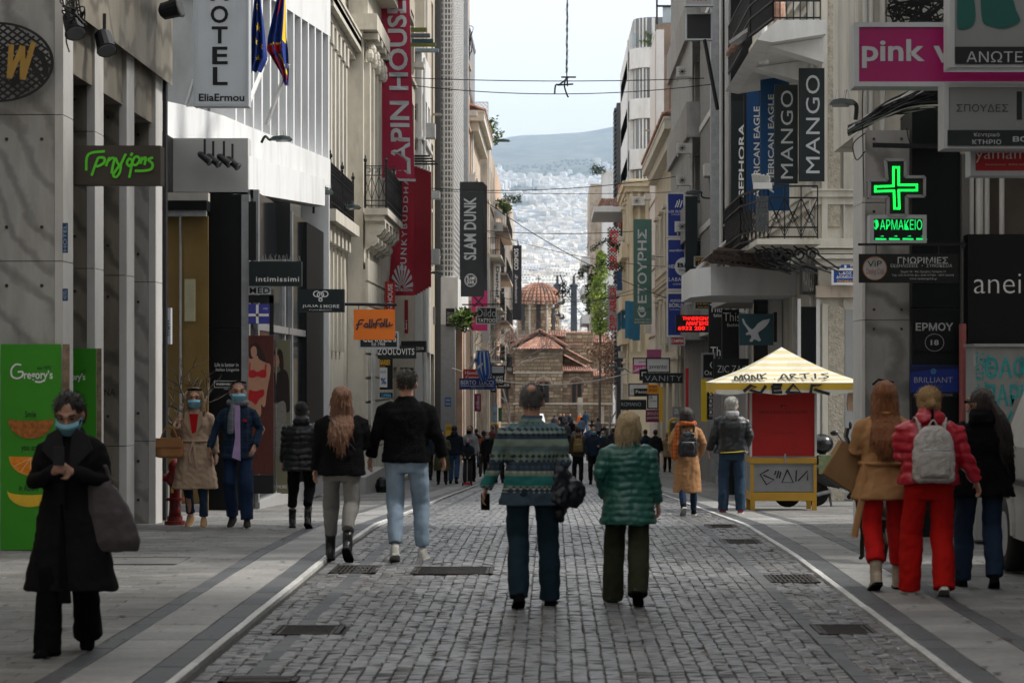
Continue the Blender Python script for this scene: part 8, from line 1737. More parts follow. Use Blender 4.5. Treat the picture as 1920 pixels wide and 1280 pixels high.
 if d<40:
  m=MB(); rq=random.Random(px); vs=[Vector(v.co) for v in HM.data.vertices]; sh_=st in ('short','crop','bun'); hc2=M @ hc
  for _ in range(700):
   v=vs[rq.randrange(len(vs))]; q=(v-hc2).normalized() if v.z>hc2.z-.1 else Vector((v.x-hc2.x,v.y-hc2.y,0)).normalized(); L_=rq.uniform(.012,.03) if sh_ else rq.uniform(.04,.11)
   dn=Vector((rq.uniform(-.25,.25),rq.uniform(-.25,.1),-1)); t=(q*(.8 if sh_ else .16)+dn*(.5 if sh_ else 1)).normalized(); sd2=t.cross(q).normalized()*(.003 if sh_ else .004); v=v-q*.004
   m.quad(v-sd2,v+sd2,v+t*L_*.6+sd2*.8+q*.006,v+t*L_)
  m.build('hair_strands',hm,T,fix=False)['kind']='stuff'
 # trousers
 if pants:
  pm,kw,hw,hz=pants[:4]; P=MB(); tl=1.0
  P.loft([ring((0,0,.80),.13*w,.105),ring((0,-.01,.88),.165*w,.125),ring((0,-.005,.97),.158*w,.115),ring((0,0,1.05),.14*w,.10)])
  for hp,kn,an,heel,s in L:
   e=an+Vector((0,-.01,hz-.1)); P.tube([hp+Vector((0,-.01,.02)),(hp*.7+kn*.3)+Vector((0,-.012,0)),kn,(kn+e)/2+Vector((0,-.02,0)),e],[(.088*w,.102),(.08*w+.1*(kw-.07),.088),(kw,kw*1.05),((kw+hw)/2,(kw+hw)/2*1.1),(hw,hw*1.15)],14)
  if tl:fuse(P,fine,fold*.8,(7,7,5),sd,2).build('trousers',pm,T,True,fix=False)
 for hp,kn,an,heel,s in L:
  sm_,kind=shoes[:2]; m=MB(); dr=Vector((s*.12,1,0)).normalized(); c,q=cos(heel),sin(heel); R_=lambda a,u,b:an+dr*(a*c+(b+.0)*q)+Vector((dr.y*u,-dr.x*u,0))+Z*(b*c-a*q)
  hh=.035 if kind=='heel' else 0
  m.loft([[R_(a,u*ww,bb) for u,bb in ((-1,-.085),(1,-.085),(.9,tp-.02),(.4,tp),(-.4,tp),(-.9,tp-.02))] for a,ww,tp in ((-.085,.025,-.01),(-.06,.038,.03),(0,.042,.035),(.07,.045,-.02),(.12,.047,-.04),(.165,.036,-.05),(.185,.015,-.065))])
  if kind in ('boot','heel'):m.tube([an+Vector((0,-.01,-.04)),an+Vector((0,-.01,.1)),an+(kn-an)*.4+Vector((0,-.02,0))],[.05,.052,.058],12)
  o=fuse(m,min(fine,.01),.003,(20,20,20),sd,1).build('shoe',sm_,T,True,fix=False); m=MB()
  m.loft([[R_(a,u*ww,bb) for u,bb in ((-1,-.092),(1,-.092),(1,-.072),(-1,-.072))] for a,ww in ((-.088,.028),(-.05,.042),(.07,.049),(.13,.05),(.175,.034))]); m.build('sole',shoes[2] if len(shoes)>2 else BK,o)
 # upper garment
 tm,hem,fl,bulk,kind=top[:5]; b=bulk; G=MB(); sh=.168*w*(1+(b-1)*.4)
 rings=[((0,0,hem),(.165+fl)*w*b,(.125+fl*.8)*b),((0,0,hem+(1.0-hem)*.5),(.165+fl*.55)*w*b,(.125+fl*.5)*b)] if hem<.8 else [((0,0,hem),(.168+fl)*w*b,.128*b)]
 rings += [((0,0,1.0),(.158+fl*.2)*w*b,(.118+fl*.1)*b),((0,0,1.13),.152*w*b,.112*b),((0,-.005,1.28),.172*w*b,.123*b),((0,-.01,1.36),.16*w*b,.112*b),((0,-.01,1.415),.13*w*b,.09*b),((0,-.008,1.45),.09*b,.078*b),((0,-.005,1.505 if collar else 1.47),.072,.074)]
 G.loft([ring(*r) for r in rings if r[0][2] >= hem])
 for s,(el,wr) in zip((-1,1),A):q=Vector((s*sh,-.01,1.36)); el=el+Vector((-s*.025,0,0)); wv=(wr-el).normalized(); wr2=wr+wv*.0; G.tube([q+Vector((-s*.09,0,.045)),q,(q+el)/2,el,(el+wr2)/2,wr2],[.052*b,.06*b,.056*b,.051*b,.046*b,.042*b],14)
 rb=None
 if kind=='puffer':rb=lambda c:.009*abs(sin((c.z+.05*abs(c.x)+.022*mn.noise(Vector((c.x*5,c.y*5,c.z*6))))*pi/.062)) ** .7-.006+.006*mn.noise(c*22)
 if kind=='coat':G.tube([(0,-.08,1.47),(0,-.09,1.5)],.05,8)
 if kind=='hood' or kind=='puffer_hood':G.loft([ring((0,-.075,1.40),.09,.04),ring((0,-.1,1.45),.125,.07),ring((0,-.07,1.52),.11,.09),ring((0,-.03,1.56),.085,.08)])
 if kind=='puffer_hood':rb=lambda c:.012*abs(sin((c.z+.025*mn.noise(c*6))*pi/.085)) ** .7-.006+.006*mn.noise(c*20)
 fuse(G,fine,fold,(7,7,6),sd+3,3,rb).build('coat' if hem<.7 else 'jacket',tm,T,True,fix=False)
 T['_m']=0; del T['_m']; return T,A,M,hc
def bag_box(T,c,sx,sy,sz,m_,name='bag',fineb=.012,rot=None,round_=True,disp=.006):
 b=MB(); b.loft([[Vector((a*sx*k,e*sy*k2,zz*sz)) for a,e in ((-1,-.6),(-.6,-1),(.6,-1),(1,-.6),(1,.6),(.6,1),(-.6,1),(-1,.6))] for zz,k,k2 in ((-1,.85,.8),(-.85,1,1),(.3,.98,.95),(.8,.85,.8),(1,.6,.5))])
 if rot:b.xf(Euler(rot).to_matrix().to_4x4())
 b.xf(Matrix.Translation(c)); return fuse(b,fineb,disp,(9,9,9),5,2).build(name,m_,T,True,fix=False)
def strip_m(T,P,wd,m_,name,th=.006):
 m=MB(); m.tube(spline(P,5),[(wd,th)]*(5*(len(P)-1)+1),6); return m.build(name,m_,T,True)
MASKB=mat('mask_blue',(.22,.48,.60),.8,.05,9); MASKK=mat('mask_black',(.01,.01,.014),.8); WS=mat('white_sole',(.5,.49,.46),.6)
# patterned knit: bands by height with rows of diamonds
def banded(name,stops,pats,z0=.85,z1=1.52):
 m=cloth(name,(.2,.3,.3),.95,.1,8,.8,160); n,l=m.node_tree.nodes,m.node_tree.links; tc=n['Texture Coordinate']; sp=n.new('ShaderNodeSeparateXYZ'); l.new(tc.outputs['Object'],sp.inputs[0])
 def math_(op,a,b=None,c=None):
  k=n.new('ShaderNodeMath'); k.operation=op
  for i,v in enumerate((a,b,c)):
   if v is None:continue
   if isinstance(v,(int,float)):k.inputs[i].default_value=v
   else:l.new(v,k.inputs[i])
  return k.outputs[0]
 mr=n.new('ShaderNodeMapRange'); mr.inputs['From Min'].default_value=z0; mr.inputs['From Max'].default_value=z1; l.new(sp.outputs['Z'],mr.inputs['Value'])
 def rmp(st):
  r=n.new('ShaderNodeValToRGB'); r.color_ramp.interpolation='CONSTANT'; e=r.color_ramp.elements
  for i,(p,c) in enumerate(st):x=e[i] if i<2 else e.new(p); x.position=p; x.color=(*c,1)
  l.new(mr.outputs[0],r.inputs[0]); return r.outputs[0]
 b=n['Principled BSDF']; dx=math_('ABSOLUTE',math_('SUBTRACT',math_('FRACT',math_('MULTIPLY',math_('ADD',sp.outputs['X'],math_('MULTIPLY',sp.outputs['Y'],.6)),22)),.5)); dz=math_('ABSOLUTE',math_('SUBTRACT',math_('FRACT',math_('MULTIPLY',sp.outputs['Z'],24)),.5))
 dm=math_('LESS_THAN',math_('ADD',dx,dz),.42); mx=n.new('ShaderNodeMix'); mx.data_type='RGBA'; l.new(dm,mx.inputs['Factor']); l.new(rmp(stops),mx.inputs['A']); l.new(rmp(pats),mx.inputs['B']); l.new(mx.outputs['Result'],b.inputs['Base Color']); return m
sg,nv,tl_,gy,cr_=(.20,.26,.21),(.035,.055,.085),(.03,.19,.18),(.13,.19,.20),(.34,.35,.26)
SW=banded('patterned_knit',[(0,(.05,.08,.11)),(.075,nv),(.13,sg),(.16,tl_),(.27,sg),(.33,nv),(.43,sg),(.56,gy),(.62,sg),(.70,nv),(.765,sg),(.80,gy),(.86,(.07,.12,.15)),(.9,sg),(.94,(.07,.12,.2))],
   [(0,(.05,.08,.11)),(.075,cr_),(.13,nv),(.16,tl_),(.27,cr_),(.33,(.06,.09,.12)),(.43,nv),(.54,gy),(.62,sg),(.70,(.02,.03,.05)),(.765,nv),(.86,(.12,.2,.22)),(.9,sg),(.94,(.07,.12,.2))])
# ---- the old couple in the middle
T,A,M,hc=person('man in banded nordic sweater walking away, dark jacket over his arm',997,18.75,1.74,True,(((.30,-.02,1.15),(.36,.03,.93)),((.28,-.02,1.14),(.19,.17,1.05))),'smallB',(SW,.80,.03,1.16,'plain'),(cloth('trousers_navy',(.012,.028,.042)),.088,.08,.06),(BK,'shoe'),(HB('grey',(.085,.085,.085)),'crop'),w=1.15,fold=.016,curl=.9)
h=MB().ell(hc+Vector((0,-.078,.082)),(.035,.036,.03),12,8).xf(M); h.build('bald_spot',SK,T,True); MB().box(-.40,-.33,.02,.035,.76,.89).build('phone',BK,T)
J=MB(); J.loft([ring((.21+dx,.0+dy,z),a,b) for dx,dy,z,a,b in ((.02,.02,.74,.04,.05),(0,.0,.82,.10,.12),(.0,.02,.95,.11,.13),(-.01,.04,1.08,.10,.12),(-.02,.05,1.16,.06,.08))]); J.ell((.31,.02,.9),(.10,.10,.12),12,8).ell((.22,.0,.72),(.05,.05,.06),10,8)
JT=thing('folded_jacket',(T.location.x+.2,18.7,.6),'dark jacket hanging over the arm of the man in the banded sweater','jacket'); ORG[JT]=Vector((0,0,0)); JT.location=T.location; fuse(J,.01,.03,(14,14,8),4,2).build('cloth',mat('navy_nylon',(.006,.008,.014),.4,.2,5),JT,True,fix=False)
PG=mat('green_puffer',(.010,.085,.066),.38,.15,5,bump=.4,bscale=14,spec=.5)
T,A,M,hc=person('short blond woman in teal green puffer jacket walking away',1178,18.9,1.53,True,('pocket','down'),'walkA',(PG,.73,.04,1.14,'puffer'),(cloth('olive_trousers',(.028,.033,.018),sc=14,var=.25),.10,.095,.04),(cloth('brown_shoe',(.06,.05,.04)),'shoe'),(HB('blond',(.42,.31,.17)),'bob'),w=1.12,fold=.012)
m=MB(); m.tube([hc+Vector((-.09,.03,.06)),hc+Vector((0,.02,.125)),hc+Vector((.09,.03,.06))],.008,6); m.xf(M).build('glasses_on_head',BK,T)
# ---- left group
GC=cloth('charcoal_coat',(.011,.010,.011),spec=.08,bump=.5); T,A,M,hc=person('woman in long charcoal coat and blue mask looking at her phone',133,15.5,1.69,False,('phone','phone'),'walkB',(GC,.42,.12,1.12,'coat'),(BK,.08,.10,.02),(BK,'shoe'),(HB('black',(.012,.010,.009)),'bun'),mask=MASKB,tilt=.45,fold=.012,curl=.9)
m=MB()
for s in (-1,1):m.prism([(s*.01,1.2),(s*.17,1.36),(s*.13,1.46),(s*.06,1.5),(s*.03,1.45)],.118,.135)
m.build('lapels',cloth('charcoal_lapel',(.026,.025,.026)),T); MB().box(-.01,.012,.105,.15,.4,1.18).build('coat_opening',BK,T); MB().prism([(-.04,.35),(.035,.35),(.02,1.0)],.18,.245).build('inner_dress',BK,T)
PH=thing('phone',(T.location.x,15.2,1.2),'black phone in the hands of the woman in the charcoal coat','phone'); ORG[PH]=Vector((0,)*3); PH.location=T.location; MB().box(-.035,.035,-.385,-.373,1.22,1.34).build('screen_case',LEA,PH)
TB=thing('tote_bag',(T.location.x+.35,15.4,.6),'big mauve grey shopper bag hanging from the arm of the woman with the phone','bag'); ORG[TB]=Vector((0,)*3); TB.location=T.location; b=MB(); b.loft([[(.27+c_+a*wx*.8,-.05+e*.07*q,z) for a,e in ((-1,-.5),(-.5,-1),(.5,-1),(1,-.5),(1,.5),(.5,1),(-.5,1),(-1,.5))] for c_,wx,z,q in ((.0,.22,.66,.7),(.0,.235,.72,1.1),(-.02,.18,.9,1.2),(-.06,.12,1.06,.9),(-.10,.045,1.16,.5))]).tube([(.27,-.05,1.1),(.24,-.06,1.2),(.2,-.02,1.22)],.02,8)
fuse(b,.011,.009,(9,9,4),3,2).build('sack',cloth('mauve_leather',(.075,.062,.065),.5,.15,3,.3,30),TB,True,fix=False)
CC=cloth('camel_wool',(.38,.27,.19),sc=3); CB=cloth('camel_brown',(.36,.19,.085),sc=3)
T,A,M,hc=person('woman in open beige belted coat with blue mask under her nose and tan handbag',366,29.4,1.70,False,('down',('up')),'small',(CC,.48,.09,1.15,'coat'),(JD,.065,.055,.14),(cloth('tan_trainer',(.40,.24,.12)),'shoe',WS),(HB('dark_blond',(.20,.12,.055)),'side'),mask=MASKB,fold=.016)
MB().prism([(-.055,1.42),(.055,1.42),(.02,1.16),(-.03,1.2)],.1,.138).build('red_top',cloth('red_top',(.45,.01,.012)),T); m=MB(); m.tube([ring((0,0,1.08),.185,.145)[k] for k in list(range(16))+[0]],.018,6); m.tube([(.0,.15,1.08),(-.02,.18,.9),(-.04,.19,.74)],.018,6).tube([(.0,.15,1.08),(.05,.18,.92),(.03,.2,.8)],.018,6); m.build('belt',CC,T)
m=MB()
for s in (-1,1):m.prism([(s*.03,1.15),(s*.12,1.32),(s*.11,1.44),(s*.065,1.46)],.128,.15)
m.build('lapels',CC,T); m=MB(); m.tube([hc+Vector((-.075,.03,.095)),hc+Vector((0,.06,.105)),hc+Vector((.075,.03,.095))],.012,6); m.xf(M).build('sunglasses',BK,T)
HBG=thing('handbag',(T.location.x-.25,29.1,1),'tan leather handbag on the forearm of the woman in the beige coat','bag'); ORG[HBG]=Vector((0,)*3); HBG.location=T.location; TL=cloth('tan_leather',(.30,.14,.055),.45,.15,4,.2,40); bag_box(HBG,Vector((-.27,-.25,.97)),.17,.07,.12,TL); strip_m(HBG,[(-.38,-.25,1.08),(-.33,-.25,1.2),(-.24,-.25,1.22),(-.18,-.25,1.08)],.012,TL,'handle',.01); MB().box(-.43,-.11,-.33,-.318,.98,1.09).build('flap',TL,HBG)
def plaid(name,base,line,line2,sc=22):
 m=cloth(name,base); n,l=m.node_tree.nodes,m.node_tree.links; tc=n['Texture Coordinate']; out=n['Principled BSDF'].inputs['Base Color'].links[0].from_socket
 for ax,c,k,th in (('X',line,sc,.22),('Z',line,sc,.22),('X',line2,sc/2,.08),('Z',line2,sc/2,.08)):
  s=n.new('ShaderNodeSeparateXYZ'); l.new(tc.outputs['Object'],s.inputs[0]); a=n.new('ShaderNodeMath'); a.operation='MULTIPLY'; a.inputs[1].default_value=k; l.new(s.outputs[ax],a.inputs[0]); f=n.new('ShaderNodeMath'); f.operation='FRACT'; l.new(a.outputs[0],f.inputs[0]); g=n.new('ShaderNodeMath'); g.operation='LESS_THAN'; g.inputs[1].default_value=th; l.new(f.outputs[0],g.inputs[0]); h_=n.new('ShaderNodeMath'); h_.operation='MULTIPLY'; h_.inputs[1].default_value=.6; l.new(g.outputs[0],h_.inputs[0])
  mx=n.new('ShaderNodeMix'); mx.data_type='RGBA'; l.new(h_.outputs[0],mx.inputs['Factor']); l.new(out,mx.inputs['A']); mx.inputs['B'].default_value=(*c,1); out=mx.outputs['Result']
 l.new(out,n['Principled BSDF'].inputs['Base Color']); return m
T,A,M,hc=person('man in navy checked blazer, blue mask and scarf holding hands with the woman in beige',446,29.2,1.78,False,('pocket','out'),'small',(plaid('blue_check',(.012,.024,.05),(.03,.055,.09),(.005,.01,.02)),.82,.02,1.08,'plain'),(cloth('blue_chino',(.011,.024,.06)),.085,.075,.11),(cloth('brown_trainer',(.03,.025,.02)),'shoe',WS),(HB('brown',(.03,.02,.015)),'short'),mask=MASKB,turn=.25)
MB().prism([(-.04,1.46),(.04,1.46),(.012,1.08),(.05,.84),(-.05,.8)],.1,.146).build('lilac_shirt',cloth('lilac_shirt',(.42,.30,.52)),T); m=MB(); m.tube([ring((0,.0,1.49),.1,.1)[k] for k in list(range(16))+[0]],.04,8); m.tube([(.04,.12,1.46),(.06,.16,1.3),(.07,.16,1.12)],[.04,.045,.04],8); fuse(m,.011,.012).build('scarf',plaid('scarf_check',(.10,.13,.17),(.3,.24,.17),(.05,.07,.12),30),T,True,fix=False); MB().prism([(-.13,1.26),(-.07,1.27),(-.09,1.3),(-.12,1.29)],.135,.15).build('pocket_square',cloth('red_top',(.45,.01,.012)),T)
m=MB(); m.tube([hc+Vector((-.08,.02,.1)),hc+Vector((0,.05,.115)),hc+Vector((.08,.02,.1))],.010,6); m.xf(M).build('sunglasses',BK,T)
T,A,M,hc=person('short woman in black hooded puffer jacket and ankle boots walking away',566,29.0,1.53,True,('down','fwd'),'small',(mat('black_puffer',(.007,.008,.009),.4,.2,5,bump=.3,bscale=20),.80,.02,1.28,'puffer_hood'),(BK,.08,.06,.3),(LEA,'boot'),(None,'short'),w=1.15)
T,A,M,hc=person('long haired woman in black fleece jacket and grey trousers walking away',641,23.3,1.70,True,('down','bent'),'walkA',(BW,.86,.01,1.28,'plain'),(cloth('grey_jeans',(.17,.165,.155)),.082,.062,.26),(LEA,'boot'),(HB('auburn',(.13,.055,.025)),'long'),w=1.1,fold=.014)
strip_m(T,[(-.12,-.14,1.44),(.0,-.185,1.3),(.16,-.17,1.1)],.008,LEA,'bag_strap')
T,A,M,hc=person('tall man in black fleece jacket and light blue jeans walking away',762,23.4,1.87,True,('out','out'),'smallB',(BW,.90,.0,1.22,'plain'),(JE,.083,.062,.14),(mat('white_trainer',(.42,.41,.39),.6),'shoe',WS),(HB('dark',(.022,.017,.013)),'crop'),w=1.12,fold=.014)
# ---- right group
T,A,M,hc=person('red haired woman in camel wrap coat and red trousers walking away',1658,20.0,1.74,True,('bent','down'),'smallB',(CB,.76,.06,1.2,'coat'),(cloth('red_trousers',(.50,.012,.012)),.085,.075,.22),(mat('beige_boot',(.36,.30,.23),.5),'heel'),(HB('red',(.20,.07,.02)),'long'),w=1.05,fold=.013)
m=MB(); m.tube([ring((0,0,1.06),.205,.155)[k] for k in list(range(16))+[0]],.02,6); m.tube(spline([(-.17,-.1,1.06),(-.19,-.13,.85),(-.24,-.14,.6),(-.27,-.15,.45)],5),[(.028,.01)]*16,6); m.build('belt',CB,T); m=MB(); m.tube([hc+Vector((-.1,-.02,.08)),hc+Vector((-.05,-.02,.125)),hc+Vector((.08,.02,.1))],.010,6); m.build('sunglasses',BK,T)
SB=thing('shopping_bag',(T.location.x-.3,19.9,1),'brown paper shopping bag carried by the red haired woman','bag'); ORG[SB]=Vector((0,)*3); SB.location=T.location; MB().box(-.16,.16,-.06,.06,-.16,.16).xf(Matrix.Translation((-.30,.12,1.02)) @ Euler((0,-.55,.2)).to_matrix().to_4x4() @ Matrix.Translation((0,0,0)) @ Matrix.Rotation(1.1,4,'Y')).build('paper',cloth('kraft_paper',(.26,.15,.07),.8),SB); MB().loft([[(-.48+a*.05,.1+e*.04,z) for a,e in ((-1,-1),(1,-1),(1,1),(-1,1))] for z in (.96,1.12)]).build('green_label',mat('pale_green_print',(.3,.36,.2),.7,.5,20),SB)
T,A,M,hc=person('woman in crimson puffer jacket and red trousers with white fluffy backpack',1742,19.5,1.70,True,('bent',((.31,-.02,1.18),(.40,.03,.96))),'small',(mat('crimson_puffer',(.36,.006,.022),.35,.15,5,bump=.3,bscale=14,spec=.5),.93,.01,1.28,'puffer_hood'),(cloth('scarlet_trousers',(.40,.008,.006)),.10,.095,.04),(mat('white_trainer',(.42,.41,.39),.6),'shoe',WS),(HB('honey',(.30,.18,.07)),'bun'),w=1.2,fold=.016)
strip_m(T,[(0,-.165,1.56),(0,-.185,1.5),(0,-.17,1.43)],.012,BK,'hood_trim'); strip_m(T,[(-.21,-.08,.97),(-.1,-.165,.965),(0,-.175,.96),(.1,-.165,.965),(.21,-.08,.97)],.012,BK,'waist_band')
def backpack(T,m_,name='backpack',lab='',s=1.,z=1.18,loc=None,pk=None):
 K=thing(name,tuple(T.location),lab,'backpack'); ORG[K]=Vector((0,)*3); K.rotation_euler=T.rotation_euler; K.scale=T.scale; y=-.24
 b=MB(); b.loft([ring((0,y,z+zz*s),a*s,e*s,16,3) for zz,a,e in ((-.2,.12,.05),(-.18,.15,.075),(-.02,.155,.085),(.1,.14,.075),(.18,.10,.055),(.21,.05,.03))]); fuse(b,.011,.010,(16,16,16),2,1).build('body',m_,K,True,fix=False)
 b=MB(); b.loft([ring((0,y-.065*s,z+zz*s),a*s,e*s,16,3) for zz,a,e in ((-.16,.10,.03),(-.14,.115,.045),(.0,.115,.045),(.03,.09,.03))]); fuse(b,.011,.008,(16,16,16),2,1).build('front_pocket',pk or m_,K,True,fix=False); strip_m(K,[(-.04,y+.03,z+.2*s),(0,y+.02,z+.25*s),(.04,y+.03,z+.2*s)],.012,m_,'handle',.008)
 for q in (-1,1):strip_m(K,[(q*.09,-.16,z+.15),(q*.11,-.12,1.47),(q*.12,.02,1.47),(q*.13,.13,1.3)],.022,pk or m_,'strap',.008)
 strip_m(K,[(-.10*s,y-.118*s,z+.03*s),(.10*s,y-.118*s,z+.03*s)] if 0 else [(-.1*s,y-.1*s,z+.035*s),(0,y-.115*s,z+.04*s),(.1*s,y-.1*s,z+.035*s)],.004,M_steel,'zip'); return K
backpack(T,cloth('white_fleece',(.50,.47,.45),bump=1,bs=120,var=.15,sc=20),lab='white fluffy backpack worn over the crimson puffer jacket',s=1.15)
T,A,M,hc=person('woman in black jacket with dark wavy ponytail looking left, at the right edge',1838,20.2,1.68,True,('bent','down'),'small',(BW,.80,.05,1.24,'hood'),(JD,.09,.08,.08),(BK,'shoe'),(HB('dark_brown',(.018,.012,.010)),'pony'),w=1.15,turn=.9,fold=.016)
m=MB(); m.tube([hc+Vector((-.06,.085,.012)),hc+Vector((.06,.085,.012))],.012,6).tube([hc+Vector((-.065,.08,.012)),hc+Vector((-.085,0,.012))],.004,5); m.xf(M).build('sunglasses',BK,T)
# ---- middle distance
T,A,M,hc=person('woman in long camel coat with small black backpack and orange scarf walking away',1288,35.0,1.58,True,('pocket','pocket'),'walkB',(cloth('dark_camel',(.30,.16,.075)),.38,.035,1.16,'coat'),(JD,.06,.05,.1),(BK,'shoe',WS),(HB('dark_brown',(.018,.012,.010)),'bob'))
backpack(T,LEA,lab='small black leather backpack on the long camel coat',z=1.16); m=MB(); m.tube([ring((0,-.01,1.49),.12,.11)[k] for k in list(range(16))+[0]],.045,8); m.tube([(-.13,-.1,1.47),(-.19,-.14,1.2),(-.2,-.15,.92)],[(.06,.03)]*3,8); fuse(m,.012,.012).build('scarf',plaid('orange_check',(.42,.12,.03),(.08,.04,.02),(.3,.02,.02),16),T,True,fix=False)
T,A,M,hc=person('grey haired man in black bomber jacket with yellow hem stripe and jeans',1372,35.5,1.73,True,('out','pocket'),'stand',(mat('bomber_nylon',(.010,.012,.014),.4,.2,5),.90,.03,1.3,'plain'),(cloth('jeans_mid',(.02,.04,.07),var=.5,sc=4),.085,.078,.06),(cloth('red_trainer',(.25,.03,.03),var=.6,sc=30),'shoe',WS),(HB('silver',(.36,.35,.32)),'short'),w=1.08)
strip_m(T,[(-.24,-.06,.91),(-.12,-.165,.915),(.05,-.175,.925),(.2,-.1,.94)],.012,mat('yellow_trim',(.5,.42,.02)),'hem_stripe'); m=MB(); m.loft([ring((0,-.09,1.40),.05,.03),ring((0,-.11,1.46),.10,.06),ring((0,-.07,1.52),.11,.09),ring((0,-.04,1.54),.08,.08)]); fuse(m,.012,.01).build('grey_hood',cloth('grey_jersey',(.28,.28,.29)),T,True,fix=False)
OL=cloth('olive_parka',(.075,.07,.035)); T,A,M,hc=person('woman in olive parka and black mask reading her phone in the left distance',829,70,1.60,False,('phone','phone'),'stand',(OL,.46,.05,1.3,'plain'),(BK,.075,.065,.1),(BK,'shoe',WS),(None,'short'),mask=MASKK,tilt=.25,fine=.02)
T,A,M,hc=person('man in dark navy jacket and jeans walking away in the left distance',852,73,1.78,True,('down','down'),'walkA',(cloth('navy_jacket',(.008,.012,.02)),.86,.0,1.25,'hood'),(cloth('jeans_blue',(.03,.07,.15)),.085,.075,.1),(BK,'shoe'),(None,'crop'),fine=.02)
T,A,M,hc=person('man in light grey hoodie and black mask behind the scooter boy',881,77,1.80,False,('down','down'),'small',(cloth('grey_marl',(.27,.28,.31)),.85,.02,1.2,'hood'),(BK,.08,.07,.1),(BK,'shoe'),(None,'short'),mask=MASKK,fine=.02,turn=-.3)
m=MB(); text_on(m,'NYC',(.12,.152,1.22),Vector((-.24,0,0)),Z*.09,(0,1,0,1),0,.05); m.build('lettering',BK,T)
T,A,M,hc=person('boy in black jacket and blue mask riding a red kick scooter',877,68.5,1.27,False,('bars','bars'),'stand',(cloth('boy_jacket',(.01,.011,.015)),.88,.0,1.3,'plain'),(cloth('dark_grey',(.03,.03,.032)),.085,.08,.06),(BK,'shoe'),(None,'short'),mask=mat('mask_navy',(.02,.05,.16)),fine=.022,zoff=.08)
ks=thing('kick_scooter',tuple(T.location-Vector((0,.15,.08))),'red three wheeled kick scooter under the boy','scooter'); ORG[ks]=Vector((0,)*3); m=MB(); m.box(-.06,.06,-.28,.3,.06,.09); m.build('deck',M_kr,ks); m=MB(); m.tube([(0,-.28,.08),(0,-.22,.76)],.016,8); m.build('stem',M_steel,ks); MB().tube([(-.16,-.22,.76),(.16,-.22,.76)],.018,8).build('handlebar',BK,ks); [MB().cyl((a-.015,b,.05),.055,.03,12,axis='X').build('wheel',BK,ks) for a,b in ((-.13,-.3),(.13,-.3),(0,.32))]; MB().box(-.12,.12,-.33,-.27,.04,.1).build('fork',M_kr,ks)
GRP='walkers in the distance'
def far_p(px,d,H,c,c2,back,lb,hair='short',hc_=None,hem=.84,mask=None,arms=('down','down'),fine=.026,legs='small',bulk=1.2,kind='plain', **k):return person(lb,px,d,H,back,arms,legs,(cloth('cloth_%d' % (abs(hash((px,d))) % 9999) if 0 else 'cloth_%d_%d' % (px,d),c),hem,.03 if hem<.7 else 0,bulk,kind),(cloth('pants_%d_%d' % (px,d),c2),.08,.07,.1),(BK,'shoe'),(hc_,hair),mask=mask,fine=fine,group=GRP, **k)
kk=(.007,.007,.009); jb=(.03,.06,.12)
T=far_p(1084,74,1.76,(.06,.045,.03),kk,True,'man in brown jacket with khaki backpack walking away past the sweater man','crop',bulk=1.3)[0]; backpack(T,cloth('khaki_canvas',(.22,.15,.05)),lab='khaki backpack on the man in the brown jacket')
far_p(1113,73,1.78,(.012,.022,.04),kk,False,'man in navy jacket and pale blue mask walking towards us between the old couple',mask=MASKB,arms=('bent','down'))
far_p(1131,90,1.72,(.02,.03,.03),kk,False,'man in dark green jacket and mask just right of the navy jacket man',mask=MASKB); far_p(907,88,1.7,(.25,.07,.03),(.06,.05,.03),True,'person in rust coloured jacket with their back to us beside the masked girl',hem=.8); far_p(914,84,1.62,kk,kk,False,'dark haired girl in black with a pale mask left of the sweater man','side',mask=mat('mask_pale',(.5,.5,.5)))
far_p(1210,100,1.72,(.01,.02,.04),kk,True,'man in blue black coat partly behind the green puffer jacket'); far_p(1229,94,1.76,kk,jb,True,'man in black jacket and jeans left of the camel coat'); far_p(1252,98,1.62,(.22,.16,.10),kk,True,'woman in beige hooded coat with dark legs in the right distance','bob',HB('auburn',(.13,.055,.025)),hem=.66,kind='hood')
far_p(935,76,1.74,kk,kk,False,'person in black just left of the elbow of the sweater man'); far_p(803,80,1.7,(.02,.03,.05),kk,True,'person mostly hidden behind the man in light blue jeans')
far_p(1190,120,1.7,(.02,.05,.08),kk,True,'blue jacket walker far down the street behind the blond head'); far_p(1048,150,1.7,kk,jb,False,'black coated walker left of the seated people'); far_p(1062,145,1.7,(.05,.055,.06),kk,True,'walker in grey jacket below the seated people'); far_p(1072,160,1.66,kk,kk,True,'slim walker in black below the church windows','bob')
far_p(1090,170,1.68,(.18,.26,.38),jb,True,'walker in pale denim shirt before the low wall'); far_p(1098,205,1.78,(.012,.03,.06),jb,True,'standing man in navy sweater by the low church wall'); far_p(1110,150,1.7,kk,kk,True,'walker in black right of the denim shirt'); far_p(1121,160,1.72,(.18,.18,.18),kk,True,'walker in pale grey jacket near the right end of the wall'); far_p(1133,140,1.6,kk,kk,False,'walker in black below the brown leaved tree','bob',HB('auburn',(.13,.055,.025))); far_p(1144,130,1.7,(.06,.06,.05),kk,True,'walker in khaki near the thin pole')
for px,c,lb in ((1051,kk,'person in black sitting on the low wall, leftmost'),(1069,(.015,.02,.04),'person in navy with wine trousers sitting on the low wall'),(1087,(.6,.12,.01),'person in orange sitting on the low wall'),(1057,(.03,.03,.04),'person in dark grey sitting second from the left on the low wall')):
 T=far_p(px,232.4,1.7,c,(.12,.01,.03) if px==1069 else kk,False,lb,fine=.035,zoff=-.42)
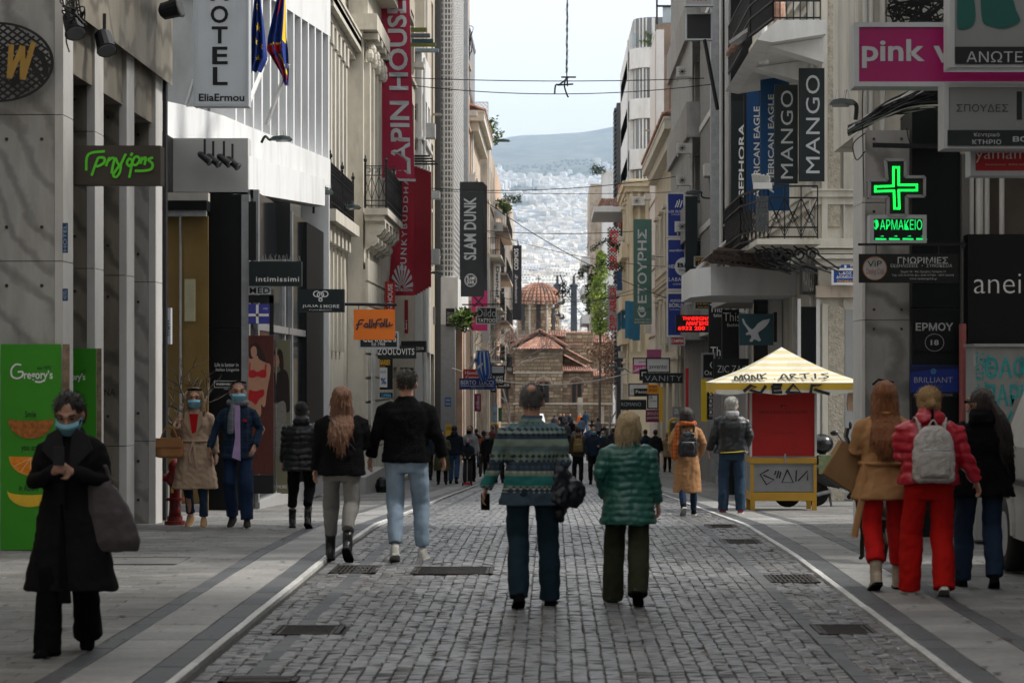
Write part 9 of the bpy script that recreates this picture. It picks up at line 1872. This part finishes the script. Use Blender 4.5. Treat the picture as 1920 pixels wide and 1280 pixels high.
for px,d,c,lb in ((1040,185,(.05,.05,.06),'walker in slate jacket left of the seated people, far off'),(1150,108,(.02,.02,.03),'walker in black just left of the blond head'),(1160,150,(.2,.03,.03),'walker in red far off above the green puffer jacket'),(1081,120,(.1,.11,.12),'walker in grey between the khaki backpack and the church'),(1104,118,(.03,.04,.09),'walker in blue jacket beyond the masked man in navy'),(1240,125,(.08,.07,.05),'walker in khaki far right near the white posts'),(925,118,(.05,.02,.02),'walker in maroon under the far yellow phone hood'),(893,105,(.012,.012,.015),'walker in black beyond the grey hoodie')):
 far_p(px,d,1.7,c,jb if px % 2 else kk,px % 3>0,lb,fine=.035,mask=None if px % 3 else MASKB)
# dog behind the camel coat
d=23.0; T=thing('dog',(PX(1648,d),d,gz(d)),'black and tan dog half hidden behind the camel coat','dog'); ORG[T]=Vector((0,)*3); b=MB(); b.loft([[(y*1.0,a*cos(t),z+b_*sin(t)) for t in [2*pi*k/12 for k in range(12)]] for y,z,a,b_ in ((-.26,.44,.04,.05),(-.2,.45,.09,.10),(0,.43,.10,.12),(.2,.44,.11,.14),(.3,.48,.08,.10),(.38,.58,.055,.06),(.44,.64,.06,.06),(.52,.62,.04,.04),(.6,.59,.025,.025))])
for x_,y_ in ((-.2,.07),(-.2,-.07)):b.tube([(x_,y_,.44),(x_+.05,y_,.3),(x_-.07,y_,.18),(x_-.03,y_,.03),(x_+.03,y_,.02)],[.07,.045,.022,.018,.022],8)
for x_,y_ in ((.22,.06),(.22,-.06)):b.tube([(x_,y_,.42),(x_-.02,y_,.28),(x_,y_,.17),(x_,y_,.03),(x_+.04,y_,.02)],[.05,.032,.024,.02,.022],8)
b.tube([(-.26,0,.46),(-.36,0,.4),(-.42,0,.28)],[.025,.018,.01],6)
for s in (-1,1):b.prism([(.40,.68),(.46,.68),(.41,.76)],s*.04-.01,s*.04+.01)
fuse(b,.011,.004).build('body',cloth('dog_fur',(.02,.014,.01),var=.5,sc=3,bump=.8,bs=80),T,True,fix=False); T.rotation_euler=(0,0,pi*.62)
bpy.data.scenes.remove(TMP)
